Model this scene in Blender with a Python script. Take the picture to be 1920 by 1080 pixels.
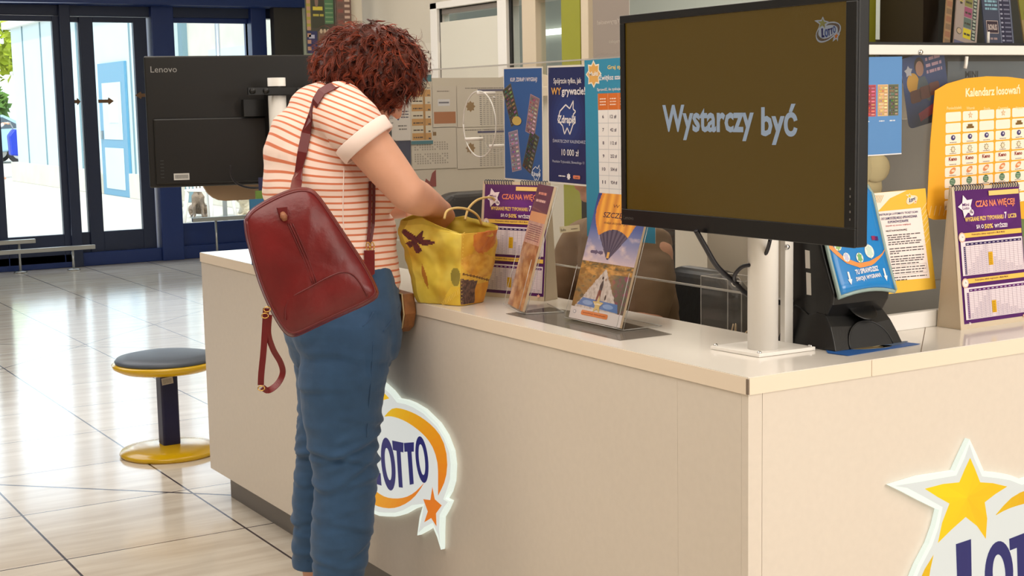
import bpy, bmesh, math, random
import numpy as np
from mathutils import Vector, Matrix, noise
from mathutils.bvhtree import BVHTree

random.seed(7)
SC = bpy.context.scene
for o in list(bpy.data.objects):
    bpy.data.objects.remove(o, do_unlink=True)
COL = SC.collection

# ------------------------------------------------------------------ camera
FPX = 2706.24
PITCH, ROLL, YAW = 0.125660, -0.019308, 0.542392
CAM = Vector((-1.79, -2.099, 1.46))


def _axes():
    out = []
    for v in ((1, 0, 0), (0, 1, 0), (0, 0, 1)):
        x, y, z = v
        c, s = math.cos(YAW), math.sin(YAW)
        X, Yf = c * x - s * y, s * x + c * y
        a = (X, -z, Yf)
        c, s = math.cos(PITCH), math.sin(PITCH)
        a = (a[0], c * a[1] - s * a[2], s * a[1] + c * a[2])
        c, s = math.cos(ROLL), math.sin(ROLL)
        out.append((c * a[0] - s * a[1], s * a[0] + c * a[1], a[2]))
    return out


AX = _axes()


def ray(px, py):
    d = ((px - 960) / FPX, (py - 540) / FPX, 1.0)
    return Vector([sum(AX[i][j] * d[j] for j in range(3)) for i in range(3)])


def at(px, py, x=None, y=None, z=None):
    d = ray(px, py)
    if x is not None:
        t = (x - CAM.x) / d.x
    elif y is not None:
        t = (y - CAM.y) / d.y
    else:
        t = (z - CAM.z) / d.z
    return CAM + d * t


cam_data = bpy.data.cameras.new('camera')
cam_data.sensor_width = 36
cam_data.lens = FPX / 1920 * 36
cam_data.clip_end = 300
cam = bpy.data.objects.new('camera', cam_data)
COL.objects.link(cam)
R = Vector([AX[i][0] for i in range(3)])
D = Vector([AX[i][1] for i in range(3)])
F = Vector([AX[i][2] for i in range(3)])
m = Matrix.Identity(4)
for i in range(3):
    m[i][0], m[i][1], m[i][2], m[i][3] = R[i], -D[i], -F[i], CAM[i]
cam.matrix_world = m
SC.camera = cam

# ------------------------------------------------------------------ world, sun, lights, exposure
SC.view_settings.view_transform = 'Standard'
SC.view_settings.look = 'None'
SC.view_settings.gamma = 1
SC.view_settings.exposure = 0.0
SC.view_settings.use_curve_mapping = False
SC.cycles.transparent_max_bounces = 48
SC.cycles.max_bounces = 10

w = bpy.data.worlds.new('sky')
SC.world = w
w.use_nodes = True
nt = w.node_tree
nt.nodes.clear()
sky = nt.nodes.new('ShaderNodeTexSky')
sky.sky_type = 'NISHITA'
sky.sun_disc = False
sky.sun_elevation = math.radians(42)
sky.sun_rotation = math.radians(200)
sky.air_density = 0.8
mix = nt.nodes.new('ShaderNodeMixRGB')
mix.inputs[0].default_value = 0.65
mix.inputs[2].default_value = (6, 6.6, 7.2, 1)
bg = nt.nodes.new('ShaderNodeBackground')
bg.inputs[1].default_value = 0.34
wo = nt.nodes.new('ShaderNodeOutputWorld')
nt.links.new(sky.outputs[0], mix.inputs[1])
nt.links.new(mix.outputs[0], bg.inputs[0])
nt.links.new(bg.outputs[0], wo.inputs[0])

sd = bpy.data.lights.new('sun', 'SUN')
sd.energy = 3.5
sd.angle = 0.02
sd.color = (1, 0.95, 0.88)
so = bpy.data.objects.new('sun', sd)
COL.objects.link(so)
so.location = (0, 0, 8)
so.rotation_euler = Vector((0.45, 1, -0.95)).to_track_quat('-Z', 'Y').to_euler()


def area(name, loc, tgt, sx, sy, e, color):
    l = bpy.data.lights.new(name, 'AREA')
    l.shape = 'RECTANGLE'
    l.size, l.size_y = sx, sy
    l.energy = e
    l.color = color
    o = bpy.data.objects.new(name, l)
    COL.objects.link(o)
    o.location = loc
    o.rotation_euler = (Vector(tgt) - Vector(loc)).to_track_quat('-Z', 'Y').to_euler()
    return o


WARM = (1.0, 0.925, 0.835)
area('overhead_light', (-1.6, 0.6, 3.1), (-1.6, 0.6, 0), 2.6, 2.6, 76, WARM)
area('overhead_light', (1.0, -2.6, 3.1), (1.0, -2.6, 0), 3.0, 2.4, 80, WARM)
area('overhead_light', (-1.6, 6.4, 3.1), (-1.6, 6.4, 0), 3.2, 4.0, 92, (.96, .97, 1.0))
area('overhead_light', (1.2, 2.2, 3.1), (1.2, 2.2, 0), 1.4, 2.2, 30, WARM)  # added over the kiosk to brighten its interior
area('overhead_light', (0.2, 4.0, 3.05), (2.0, 4.4, 1.7), 1.0, 1.4, 40, (1, .95, .88))  # added lamp, tilted to lift the kiosk back wall and its window
area('overhead_light', (3.3, 4.6, 3.1), (3.3, 4.6, 0), 1.6, 3.0, 60, (1, .97, .92))  # added lamp so the hall behind the kiosk window is lit
area('fill_back_right', (2.2, -5.6, 1.9), (0.6, 0, 0.8), 3.4, 2.0, 165, (1, .96, .91))  # added fill behind camera right, standing for unseen shop windows
area('daylight_door', (2.6, 11.6, 1.4), (1.2, 4, 0.6), 4.4, 2.2, 32, (.86, .94, 1.0))


# ------------------------------------------------------------------ materials
def lin(c):
    if isinstance(c, str):
        c = tuple(int(c[i:i + 2], 16) for i in (0, 2, 4))
    out = []
    for v in c[:3]:
        v = v / 255.0
        out.append(v / 12.92 if v <= 0.04045 else ((v + 0.055) / 1.055) ** 2.4)
    return (out[0], out[1], out[2], 1.0)


def mat(name, c, rough=0.5, metal=0.0, spec=0.5, emit=0.0, coat=0.0, bump=None, var=None, trans=0.0, sheen=0):
    M = bpy.data.materials.new(name)
    M.use_nodes = True
    n = M.node_tree
    b = n.nodes['Principled BSDF']
    c = lin(c)
    b.inputs['Base Color'].default_value = c
    b.inputs['Roughness'].default_value = rough
    b.inputs['Metallic'].default_value = metal
    b.inputs['Specular IOR Level'].default_value = spec
    b.inputs['Coat Weight'].default_value = coat
    b.inputs['Coat Roughness'].default_value = 0.12
    if sheen:
        b.inputs['Sheen Weight'].default_value = sheen
    if emit:
        b.inputs['Emission Color'].default_value = c
        b.inputs['Emission Strength'].default_value = emit
    if bump or var:
        tc = n.nodes.new('ShaderNodeTexCoord')
        nz = n.nodes.new('ShaderNodeTexNoise')
        nz.inputs['Scale'].default_value = (bump or (0, var[1]))[1]
        nz.inputs['Detail'].default_value = 5
        n.links.new(tc.outputs['Object'], nz.inputs['Vector'])
        if bump:
            bp = n.nodes.new('ShaderNodeBump')
            bp.inputs['Strength'].default_value = bump[0]
            bp.inputs['Distance'].default_value = bump[2] if len(bump) > 2 else 0.004
            n.links.new(nz.outputs['Fac'], bp.inputs['Height'])
            n.links.new(bp.outputs['Normal'], b.inputs['Normal'])
        if var:
            nz2 = n.nodes.new('ShaderNodeTexNoise')
            nz2.inputs['Scale'].default_value = var[1]
            nz2.inputs['Detail'].default_value = 4
            n.links.new(tc.outputs['Object'], nz2.inputs['Vector'])
            rp = n.nodes.new('ShaderNodeValToRGB')
            rp.color_ramp.elements[0].position = 0.3
            rp.color_ramp.elements[1].position = 0.7
            k = 1 - var[0]
            rp.color_ramp.elements[0].color = (c[0] * k, c[1] * k, c[2] * k, 1)
            k = 1 + var[0]
            rp.color_ramp.elements[1].color = (min(1, c[0] * k), min(1, c[1] * k), min(1, c[2] * k), 1)
            n.links.new(nz2.outputs['Fac'], rp.inputs[0])
            n.links.new(rp.outputs[0], b.inputs['Base Color'])
    return M


def print_mat(name, rough=0.45, emit=0.0, spec=0.5, coat=0.0):
    M = bpy.data.materials.new(name)
    M.use_nodes = True
    n = M.node_tree
    b = n.nodes['Principled BSDF']
    a = n.nodes.new('ShaderNodeVertexColor')
    a.layer_name = 'Col'
    n.links.new(a.outputs[0], b.inputs['Base Color'])
    b.inputs['Roughness'].default_value = rough
    b.inputs['Specular IOR Level'].default_value = spec
    b.inputs['Coat Weight'].default_value = coat
    if emit:
        n.links.new(a.outputs[0], b.inputs['Emission Color'])
        b.inputs['Emission Strength'].default_value = emit
        mul = n.nodes.new('ShaderNodeMixRGB')
        mul.blend_type = 'MULTIPLY'
        mul.inputs[0].default_value = 1
        mul.inputs[2].default_value = (.25, .25, .25, 1)
        n.links.new(a.outputs[0], mul.inputs[1])
        n.links.new(mul.outputs[0], b.inputs['Base Color'])
    return M


def glass_mat(name, tint=(1, 1, 1), alpha=0.08, rough=0.02, white=0.0, ior=1.4):
    M = bpy.data.materials.new(name)
    M.use_nodes = True
    n = M.node_tree
    n.nodes.clear()
    out = n.nodes.new('ShaderNodeOutputMaterial')
    tr = n.nodes.new('ShaderNodeBsdfTransparent')
    tr.inputs[0].default_value = (*tint, 1)
    gl = n.nodes.new('ShaderNodeBsdfGlossy')
    gl.inputs['Roughness'].default_value = rough
    lw = n.nodes.new('ShaderNodeLayerWeight')
    lw.inputs[0].default_value = .5
    pw = n.nodes.new('ShaderNodeMath')
    pw.operation = 'POWER'
    pw.inputs[1].default_value = 5
    n.links.new(lw.outputs['Facing'], pw.inputs[0])
    fr = n.nodes.new('ShaderNodeMath')
    fr.operation = 'MULTIPLY'
    fr.inputs[1].default_value = min(1, (ior - 1) * 2.2)
    n.links.new(pw.outputs[0], fr.inputs[0])
    ad = n.nodes.new('ShaderNodeMath')
    ad.operation = 'ADD'
    ad.use_clamp = True
    ad.inputs[1].default_value = alpha
    mx = n.nodes.new('ShaderNodeMixShader')
    n.links.new(fr.outputs[0], ad.inputs[0])
    n.links.new(ad.outputs[0], mx.inputs[0])
    n.links.new(tr.outputs[0], mx.inputs[1])
    n.links.new(gl.outputs[0], mx.inputs[2])
    last = mx.outputs[0]
    if white:
        df = n.nodes.new('ShaderNodeBsdfDiffuse')
        df.inputs[0].default_value = (.9, .88, .85, 1)
        m2 = n.nodes.new('ShaderNodeMixShader')
        m2.inputs[0].default_value = white
        n.links.new(last, m2.inputs[1])
        n.links.new(df.outputs[0], m2.inputs[2])
        last = m2.outputs[0]
    n.links.new(last, out.inputs[0])
    return M


MT = {}
MT['counter'] = mat('counter_laminate', (221, 211, 199), 0.22, spec=0.5, var=(0.015, 60))
MT['counter_top'] = mat('counter_top_laminate', (232, 226, 218), 0.13, spec=0.6)
MT['edge'] = mat('counter_edge_band', (238, 222, 202), 0.35)
MT['seam'] = mat('panel_seam', (120, 105, 90), 0.7)
MT['kick'] = mat('kick_metal', (128, 124, 122), 0.35, metal=0.6)
MT['navy'] = mat('navy_frame', (24, 50, 112), 0.35, spec=0.5)
MT['navydark'] = mat('dark_frame', (36, 46, 74), 0.4)
MT['silver'] = mat('brushed_steel', (190, 190, 188), 0.3, metal=0.9)
MT['chrome'] = mat('chrome', (220, 220, 220), 0.12, metal=1.0)
MT['gold'] = mat('gold_metal', (212, 172, 96), 0.25, metal=1.0)
MT['white'] = mat('white_paint', (236, 232, 226), 0.35)
MT['cream'] = mat('cream_paint', (206, 198, 182), 0.5, var=(0.02, 3))
MT['wallgrey'] = mat('kiosk_grey_board', (150, 146, 138), 0.55, var=(0.02, 5))
MT['cab'] = mat('cabinet_beige', (196, 186, 168), 0.5)
MT['tan'] = mat('tan_board', (170, 142, 112), 0.5)
MT['black'] = mat('black_plastic', (17, 17, 18), 0.38, bump=(0.12, 900, 0.0005))
MT['blackmatt'] = mat('matt_black', (12, 12, 13), 0.6)
MT['tvbody'] = mat('tv_shell', (14, 13, 14), 0.3)
MT['yellow'] = mat('yellow_plastic', (222, 178, 14), 0.22, coat=0.4)
MT['seatpad'] = mat('grey_blue_pad', (84, 92, 104), 0.42, bump=(0.2, 400, 0.001))
MT['navypost'] = mat('navy_post', (18, 20, 66), 0.35)
MT['green'] = mat('olive_green_panel', (142, 142, 34), 0.5)
MT['leather'] = mat('burgundy_leather', (104, 19, 22), 0.33, spec=0.5, bump=(0.35, 38, 0.004), var=(0.22, 9))
MT['leatherdark'] = mat('burgundy_piping', (98, 20, 24), 0.35)
MT['denim'] = mat('blue_cotton', (48, 82, 120), 0.85, bump=(0.3, 120, 0.0015), var=(0.10, 22), sheen=0.15)
MT['skin'] = mat('skin', (222, 166, 138), 0.5, var=(0.05, 14))
MT['lip'] = mat('lips', (170, 90, 84), 0.4)
MT['eye'] = mat('eye_white', (225, 220, 215), 0.2)
MT['brownshirt'] = mat('brown_cotton', (128, 104, 80), 0.85, bump=(0.3, 60, 0.003))
MT['darkhair'] = mat('dark_hair', (48, 36, 30), 0.5)
MT['blackleather'] = mat('black_leather', (20, 19, 19), 0.4, bump=(0.5, 12, 0.01))
MT['glass'] = glass_mat('door_glass', (.93, .97, .97), 0.05)
MT['acrylic'] = glass_mat('acrylic_sheet', (.92, .905, .885), 0.032, white=0.05, ior=1.16)
MT['clear2'] = glass_mat('clear_thin_acrylic', (.99, .99, .985), .045, .05, 0.0, 1.03)
MT['acryledge'] = glass_mat('acrylic_edge', (.8, .8, .78), 0.25, 0.1, white=0.35)
MT['clear'] = glass_mat('clear_acrylic', (.985, .985, .985), 0.035, white=0.012, ior=1.2)
MT['paper'] = print_mat('printed_paper', 0.5)
MT['glossprint'] = print_mat('glossy_print', 0.25, coat=0.3)
MT['backlit'] = print_mat('backlit_acrylic', 0.4, emit=0.80)
MT['screen'] = print_mat('lcd_screen', 0.22, emit=0.62)
MT['cable'] = mat('black_cable', (22, 20, 28), 0.35)
MT['card'] = mat('card_board', (206, 190, 166), 0.6)
MT['wheel'] = mat('rubber', (30, 30, 32), 0.7)
MT['carpaint'] = mat('pale_blue_car_paint', (150, 185, 205), 0.25, coat=0.6)
MT['darkglass'] = mat('dark_glass', (70, 84, 94), 0.1)
MT['facade'] = mat('pale_blue_cladding', (204, 220, 224), 0.5, var=(0.03, 2))
MT['facadeline'] = mat('cladding_joint', (110, 140, 150), 0.6)
MT['bluedoor'] = mat('sky_blue_door', (84, 146, 178), 0.4)
MT['plaster'] = mat('pale_plaster', (214, 208, 194), 0.8, var=(0.05, 3))
MT['brick'] = mat('pinkish_stone', (206, 180, 156), 0.8, var=(0.1, 6))
MT['bark'] = mat('bark', (84, 70, 56), 0.9)
MT['leaf'] = mat('spring_leaves', (176, 190, 52), 0.7, var=(0.3, 1.2))
MT['fur_white'] = mat('cream_fur', (226, 214, 190), 0.9, bump=(0.8, 60, 0.02), var=(0.12, 12))
MT['fur_grey'] = mat('grey_brown_fur', (150, 130, 112), 0.9, bump=(0.8, 60, 0.02), var=(0.3, 7))
MT['bluebag'] = mat('blue_nylon', (26, 60, 190), 0.5)


def floor_mat():
    M = bpy.data.materials.new('cream_floor_tiles')
    M.use_nodes = True
    n = M.node_tree
    L = n.links
    b = n.nodes['Principled BSDF']
    tc = n.nodes.new('ShaderNodeTexCoord')
    sx = n.nodes.new('ShaderNodeSeparateXYZ')
    L.new(tc.outputs['Object'], sx.inputs[0])

    def math_(op, a, b_=None):
        q = n.nodes.new('ShaderNodeMath')
        q.operation = op
        for i, v in enumerate((a, b_)):
            if v is None:
                continue
            if isinstance(v, (int, float)):
                q.inputs[i].default_value = v
            else:
                L.new(v, q.inputs[i])
        return q.outputs[0]

    def joint(coord, off, per, wd):
        f = math_('FLOORED_MODULO', math_('ADD', coord, -off + per * 100), per)
        d = math_('MINIMUM', f, math_('SUBTRACT', per, f))
        return math_('LESS_THAN', d, wd)
    x, y = sx.outputs[0], sx.outputs[1]
    j = math_('MAXIMUM', joint(x, -0.055, 0.6255, 0.0042), joint(y, 2.632, 0.627, 0.0034))
    # a few old diagonal joints
    for (x0, y0, x1, y1, wd) in ((-1.5, 5.2, 2.6, 8.97, .005), (-1.2, 8.83, 1.6, 5.95, .005), (-2.6, 5.66, .4, 2.75, .007)):
        dx, dy = x1 - x0, y1 - y0
        ln = math.hypot(dx, dy)
        nx, ny = -dy / ln, dx / ln
        dd = math_('ABSOLUTE', math_('ADD', math_('ADD', math_('MULTIPLY', x, nx), math_('MULTIPLY', y, ny)), -(nx * x0 + ny * y0)))
        j = math_('MAXIMUM', j, math_('LESS_THAN', dd, wd))
    mp = n.nodes.new('ShaderNodeMapping')
    mp.inputs['Scale'].default_value = (1.2, 9, 1)
    L.new(tc.outputs['Object'], mp.inputs[0])
    nz = n.nodes.new('ShaderNodeTexNoise')
    nz.inputs['Scale'].default_value = 1.6
    nz.inputs['Detail'].default_value = 6
    L.new(mp.outputs[0], nz.inputs['Vector'])
    rp = n.nodes.new('ShaderNodeValToRGB')
    rp.color_ramp.elements[0].position = 0.35
    rp.color_ramp.elements[1].position = 0.68
    rp.color_ramp.elements[0].color = lin((206, 194, 178))
    rp.color_ramp.elements[1].color = lin((228, 220, 206))
    L.new(nz.outputs['Fac'], rp.inputs[0])
    mx = n.nodes.new('ShaderNodeMixRGB')
    L.new(j, mx.inputs[0])
    L.new(rp.outputs[0], mx.inputs[1])
    mx.inputs[2].default_value = lin((78, 70, 72))
    L.new(mx.outputs[0], b.inputs['Base Color'])
    b.inputs['Roughness'].default_value = 0.13
    b.inputs['Specular IOR Level'].default_value = 0.42
    return M


MT['floor'] = floor_mat()


def shirt_mat():
    M = bpy.data.materials.new('striped_jersey')
    M.use_nodes = True
    n = M.node_tree
    L = n.links
    b = n.nodes['Principled BSDF']
    a = n.nodes.new('ShaderNodeAttribute')
    a.attribute_name = 'phase'
    fr = n.nodes.new('ShaderNodeMath')
    fr.operation = 'FRACT'
    L.new(a.outputs['Fac'], fr.inputs[0])
    rp = n.nodes.new('ShaderNodeValToRGB')
    e = rp.color_ramp.elements
    wht, org = lin((250, 224, 212)), lin((218, 122, 84))
    e[0].position = 0.0
    e[0].color = wht
    e[1].position = 1.0
    e[1].color = wht
    for p, c in ((0.30, wht), (0.36, org), (0.60, org), (0.66, wht)):
        q = e.new(p)
        q.color = c
    L.new(fr.outputs[0], rp.inputs[0])
    L.new(rp.outputs[0], b.inputs['Base Color'])
    b.inputs['Roughness'].default_value = 0.9
    b.inputs['Sheen Weight'].default_value = 0.1
    tc = n.nodes.new('ShaderNodeTexCoord')
    nz = n.nodes.new('ShaderNodeTexNoise')
    nz.inputs['Scale'].default_value = 9
    nz.inputs['Detail'].default_value = 3
    L.new(tc.outputs['Object'], nz.inputs['Vector'])
    bp = n.nodes.new('ShaderNodeBump')
    bp.inputs['Strength'].default_value = 0.5
    bp.inputs['Distance'].default_value = 0.015
    L.new(nz.outputs['Fac'], bp.inputs['Height'])
    L.new(bp.outputs[0], b.inputs['Normal'])
    return M


MT['shirt'] = shirt_mat()
MT['cuff'] = mat('white_jersey', (250, 228, 218), 0.9)


def hair_mat():
    M = bpy.data.materials.new('auburn_curls')
    M.use_nodes = True
    n = M.node_tree
    L = n.links
    b = n.nodes['Principled BSDF']
    a = n.nodes.new('ShaderNodeAttribute')
    a.attribute_name = 'tone'
    rp = n.nodes.new('ShaderNodeValToRGB')
    rp.color_ramp.elements[0].color = lin((52, 15, 9))
    rp.color_ramp.elements[1].color = lin((166, 72, 42))
    L.new(a.outputs['Fac'], rp.inputs[0])
    L.new(rp.outputs[0], b.inputs['Base Color'])
    b.inputs['Roughness'].default_value = 0.38
    return M


MT['hair'] = hair_mat()


# ------------------------------------------------------------------ object helpers
def tag(o, label=None, cat=None, group=None, kind=None):
    if label:
        o['label'] = label
    if cat:
        o['category'] = cat
    if group:
        o['group'] = group
    if kind:
        o['kind'] = kind
    return o


def thing(name, label, cat, loc=(0, 0, 0), group=None, M=None):
    o = bpy.data.objects.new(name, None)
    COL.objects.link(o)
    o.empty_display_size = 0.05
    o.matrix_world = M if M is not None else Matrix.Translation(Vector(loc))
    return tag(o, label, cat, group)


def wmat(o):
    b = o.matrix_basis
    return b.copy() if o.parent is None else wmat(o.parent) @ b


class MB:
    """mesh builder: verts, faces with a material slot and an optional colour per face"""

    def __init__(s):
        s.v, s.f, s.mi, s.c = [], [], [], []

    def add(s, vs, fs, mi=0, c=None):
        o = len(s.v)
        s.v += [tuple(p) for p in vs]
        for f in fs:
            s.f.append([i + o for i in f])
            s.mi.append(mi)
            s.c.append(c)
        return s

    def box(s, x0, x1, y0, y1, z0, z1, mi=0, c=None):
        vs = [(x, y, z) for z in (z0, z1) for y in (y0, y1) for x in (x0, x1)]
        return s.add(vs, [(0, 2, 3, 1), (4, 5, 7, 6), (0, 1, 5, 4), (2, 6, 7, 3), (0, 4, 6, 2), (1, 3, 7, 5)], mi, c)

    def obox(s, p0, p1, wx, wy, up=(0, 0, 1), mi=0, c=None):
        """bar from p0 to p1 with rectangular section wx (along side) by wy"""
        p0, p1 = Vector(p0), Vector(p1)
        t = (p1 - p0).normalized()
        u = Vector(up)
        sd_ = t.cross(u)
        if sd_.length < 1e-4:
            sd_ = t.cross(Vector((1, 0, 0)))
        sd_.normalize()
        u = sd_.cross(t).normalized()
        vs = []
        for p in (p0, p1):
            for a, b in ((-1, -1), (1, -1), (1, 1), (-1, 1)):
                vs.append(p + sd_ * a * wx / 2 + u * b * wy / 2)
        return s.add(vs, [(3, 2, 1, 0), (4, 5, 6, 7), (0, 1, 5, 4), (1, 2, 6, 5), (2, 3, 7, 6), (3, 0, 4, 7)], mi, c)

    def tube(s, pts, r, n=10, cap=True, side=None, mi=0, c=None):
        """r: number, list of numbers or list of (ra, rb); ra along `side`"""
        pts = [Vector(p) for p in pts]
        k = len(pts)
        if not isinstance(r, (list, tuple)):
            r = [r] * k
        vs = []
        prev = None
        for i, p in enumerate(pts):
            t = (pts[min(i + 1, k - 1)] - pts[max(i - 1, 0)])
            t = t.normalized() if t.length > 1e-9 else Vector((0, 0, 1))
            if side is not None:
                u = Vector(side)
            elif prev is not None:
                u = prev
            else:
                u = Vector((0, 0, 1)) if abs(t.z) < 0.9 else Vector((1, 0, 0))
            u = u - t * u.dot(t)
            u.normalize()
            prev = u
            v = t.cross(u)
            ra, rb = r[i] if isinstance(r[i], (list, tuple)) else (r[i], r[i])
            for j in range(n):
                a = 2 * math.pi * j / n
                vs.append(p + u * ra * math.cos(a) + v * rb * math.sin(a))
        fs = []
        for i in range(k - 1):
            for j in range(n):
                j2 = (j + 1) % n
                fs.append((i * n + j, i * n + j2, (i + 1) * n + j2, (i + 1) * n + j))
        if cap:
            fs.append(tuple(range(n - 1, -1, -1)))
            fs.append(tuple((k - 1) * n + j for j in range(n)))
        return s.add(vs, fs, mi, c)

    def limb(s, pts, radii, side=None, n=20, mi=0):
        """tube with rounded ends"""
        pts = [Vector(p) for p in pts]
        rr = [x if isinstance(x, (tuple, list)) else (x, x) for x in radii]
        P, Q = [], []
        t = (pts[1] - pts[0]).normalized()
        m0 = min(rr[0])
        for a in (88, 65, 42, 20):
            a = math.radians(a)
            P.append(pts[0] - t * m0 * math.sin(a))
            Q.append((rr[0][0] * math.cos(a), rr[0][1] * math.cos(a)))
        P += pts
        Q += rr
        t = (pts[-1] - pts[-2]).normalized()
        m1 = min(rr[-1])
        for a in (20, 42, 65, 88):
            a = math.radians(a)
            P.append(pts[-1] + t * m1 * math.sin(a))
            Q.append((rr[-1][0] * math.cos(a), rr[-1][1] * math.cos(a)))
        return s.tube(P, Q, n, True, side, mi)

    def ell(s, c, axes, radii, n=20, k=12, mi=0):
        c = Vector(c)
        A = [Vector(a).normalized() for a in axes]
        vs, fs = [], []
        for i in range(1, k):
            th = math.pi * i / k
            for j in range(n):
                ph = 2 * math.pi * j / n
                vs.append(c + A[0] * radii[0] * math.sin(th) * math.cos(ph) + A[1] * radii[1] * math.sin(th) * math.sin(ph) + A[2] * radii[2] * math.cos(th))
        for i in range(k - 2):
            for j in range(n):
                j2 = (j + 1) % n
                fs.append((i * n + j, (i + 1) * n + j, (i + 1) * n + j2, i * n + j2))
        vs.append(c + A[2] * radii[2])
        vs.append(c - A[2] * radii[2])
        a, b = len(vs) - 2, len(vs) - 1
        for j in range(n):
            j2 = (j + 1) % n
            fs.append((a, j, j2))
            fs.append((b, (k - 2) * n + j2, (k - 2) * n + j))
        return s.add(vs, fs, mi)

    def lathe(s, prof, c=(0, 0, 0), n=40, mi=0, col=None):
        c = Vector(c)
        vs, fs = [], []
        for (r, z) in prof:
            for j in range(n):
                a = 2 * math.pi * j / n
                vs.append((c.x + r * math.cos(a), c.y + r * math.sin(a), c.z + z))
        for i in range(len(prof) - 1):
            for j in range(n):
                j2 = (j + 1) % n
                fs.append((i * n + j, i * n + j2, (i + 1) * n + j2, (i + 1) * n + j))
        fs.append(tuple(range(n - 1, -1, -1)))
        fs.append(tuple((len(prof) - 1) * n + j for j in range(n)))
        return s.add(vs, fs, mi, col)

    def prism(s, poly, f0, f1, mi=0, c=None):
        """poly: list of 2D points; f0/f1 map a 2D point to 3D for the two caps"""
        n = len(poly)
        area_ = sum(poly[i][0] * poly[(i + 1) % n][1] - poly[(i + 1) % n][0] * poly[i][1] for i in range(n))
        if area_ < 0:
            poly = poly[::-1]
        vs = [f0(*p) for p in poly] + [f1(*p) for p in poly]
        fs = [tuple(range(n - 1, -1, -1)), tuple(range(n, 2 * n))]
        for i in range(n):
            j = (i + 1) % n
            fs.append((i, j, n + j, n + i))
        return s.add(vs, fs, mi, c)

    def shift(s, d):
        d = Vector(d)
        s.v = [tuple(Vector(p) - d) for p in s.v]
        return s

    def build(s, name, mats, parent=None, smooth=False, local=False, bevel=0.0, bseg=2, recalc=True, sub=0):
        if parent is not None and not local:
            iv = wmat(parent).inverted()
            s.v = [tuple(iv @ Vector(p)) for p in s.v]
        me = bpy.data.meshes.new(name)
        me.from_pydata(s.v, [], s.f)
        if not isinstance(mats, (list, tuple)):
            mats = [mats]
        for q in mats:
            me.materials.append(q)
        me.polygons.foreach_set('material_index', s.mi)
        if any(c is not None for c in s.c):
            at_ = me.color_attributes.new('Col', 'BYTE_COLOR', 'CORNER')
            arr = np.ones((len(me.loops), 4), dtype=np.float32)
            li = 0
            for f, c in zip(s.f, s.c):
                cc = c if c is not None else (1, 1, 1, 1)
                arr[li:li + len(f)] = cc
                li += len(f)
            at_.data.foreach_set('color', arr.ravel())
        me.polygons.foreach_set('use_smooth', [smooth] * len(me.polygons))
        if recalc:
            bm = bmesh.new()
            bm.from_mesh(me)
            bmesh.ops.recalc_face_normals(bm, faces=bm.faces)
            bm.to_mesh(me)
            bm.free()
        me.update()
        o = bpy.data.objects.new(name, me)
        COL.objects.link(o)
        if parent is not None:
            o.parent = parent
        if bevel:
            md = o.modifiers.new('bevel', 'BEVEL')
            md.width = bevel
            md.segments = bseg
            md.limit_method = 'ANGLE'
            md.harden_normals = False
        if sub:
            md = o.modifiers.new('sub', 'SUBSURF')
            md.levels = md.render_levels = sub
        return o


def remesh(o, voxel, smooth=4, fac=0.5):
    md = o.modifiers.new('r', 'REMESH')
    md.mode = 'VOXEL'
    md.voxel_size = voxel
    md.use_smooth_shade = True
    if smooth:
        m2 = o.modifiers.new('s', 'SMOOTH')
        m2.factor = fac
        m2.iterations = smooth
    bpy.context.view_layer.update()
    dg = bpy.context.evaluated_depsgraph_get()
    me = bpy.data.meshes.new_from_object(o.evaluated_get(dg))
    mats = [q for q in o.data.materials]
    o.modifiers.clear()
    old = o.data
    o.data = me
    me.name = o.name
    me.materials.clear()
    for q in mats:
        me.materials.append(q)
    bpy.data.meshes.remove(old)
    me.polygons.foreach_set('use_smooth', [True] * len(me.polygons))
    return o


_tc = {}


def text_tris(sx, bold=0.0):
    key = (sx, bold)
    if key in _tc:
        return _tc[key]
    cu = bpy.data.curves.new('t', 'FONT')
    cu.body = sx
    cu.size = 1
    cu.offset = bold
    cu.resolution_u = 2
    o = bpy.data.objects.new('t', cu)
    COL.objects.link(o)
    bpy.context.view_layer.update()
    dg = bpy.context.evaluated_depsgraph_get()
    me = o.evaluated_get(dg).to_mesh()
    v = np.array([(p.co.x, p.co.y) for p in me.vertices]) if len(me.vertices) else np.zeros((0, 2))
    f = [tuple(p.vertices) for p in me.polygons]
    o.evaluated_get(dg).to_mesh_clear()
    bpy.data.objects.remove(o, do_unlink=True)
    bpy.data.curves.remove(cu)
    _tc[key] = (v, f)
    return _tc[key]


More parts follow.
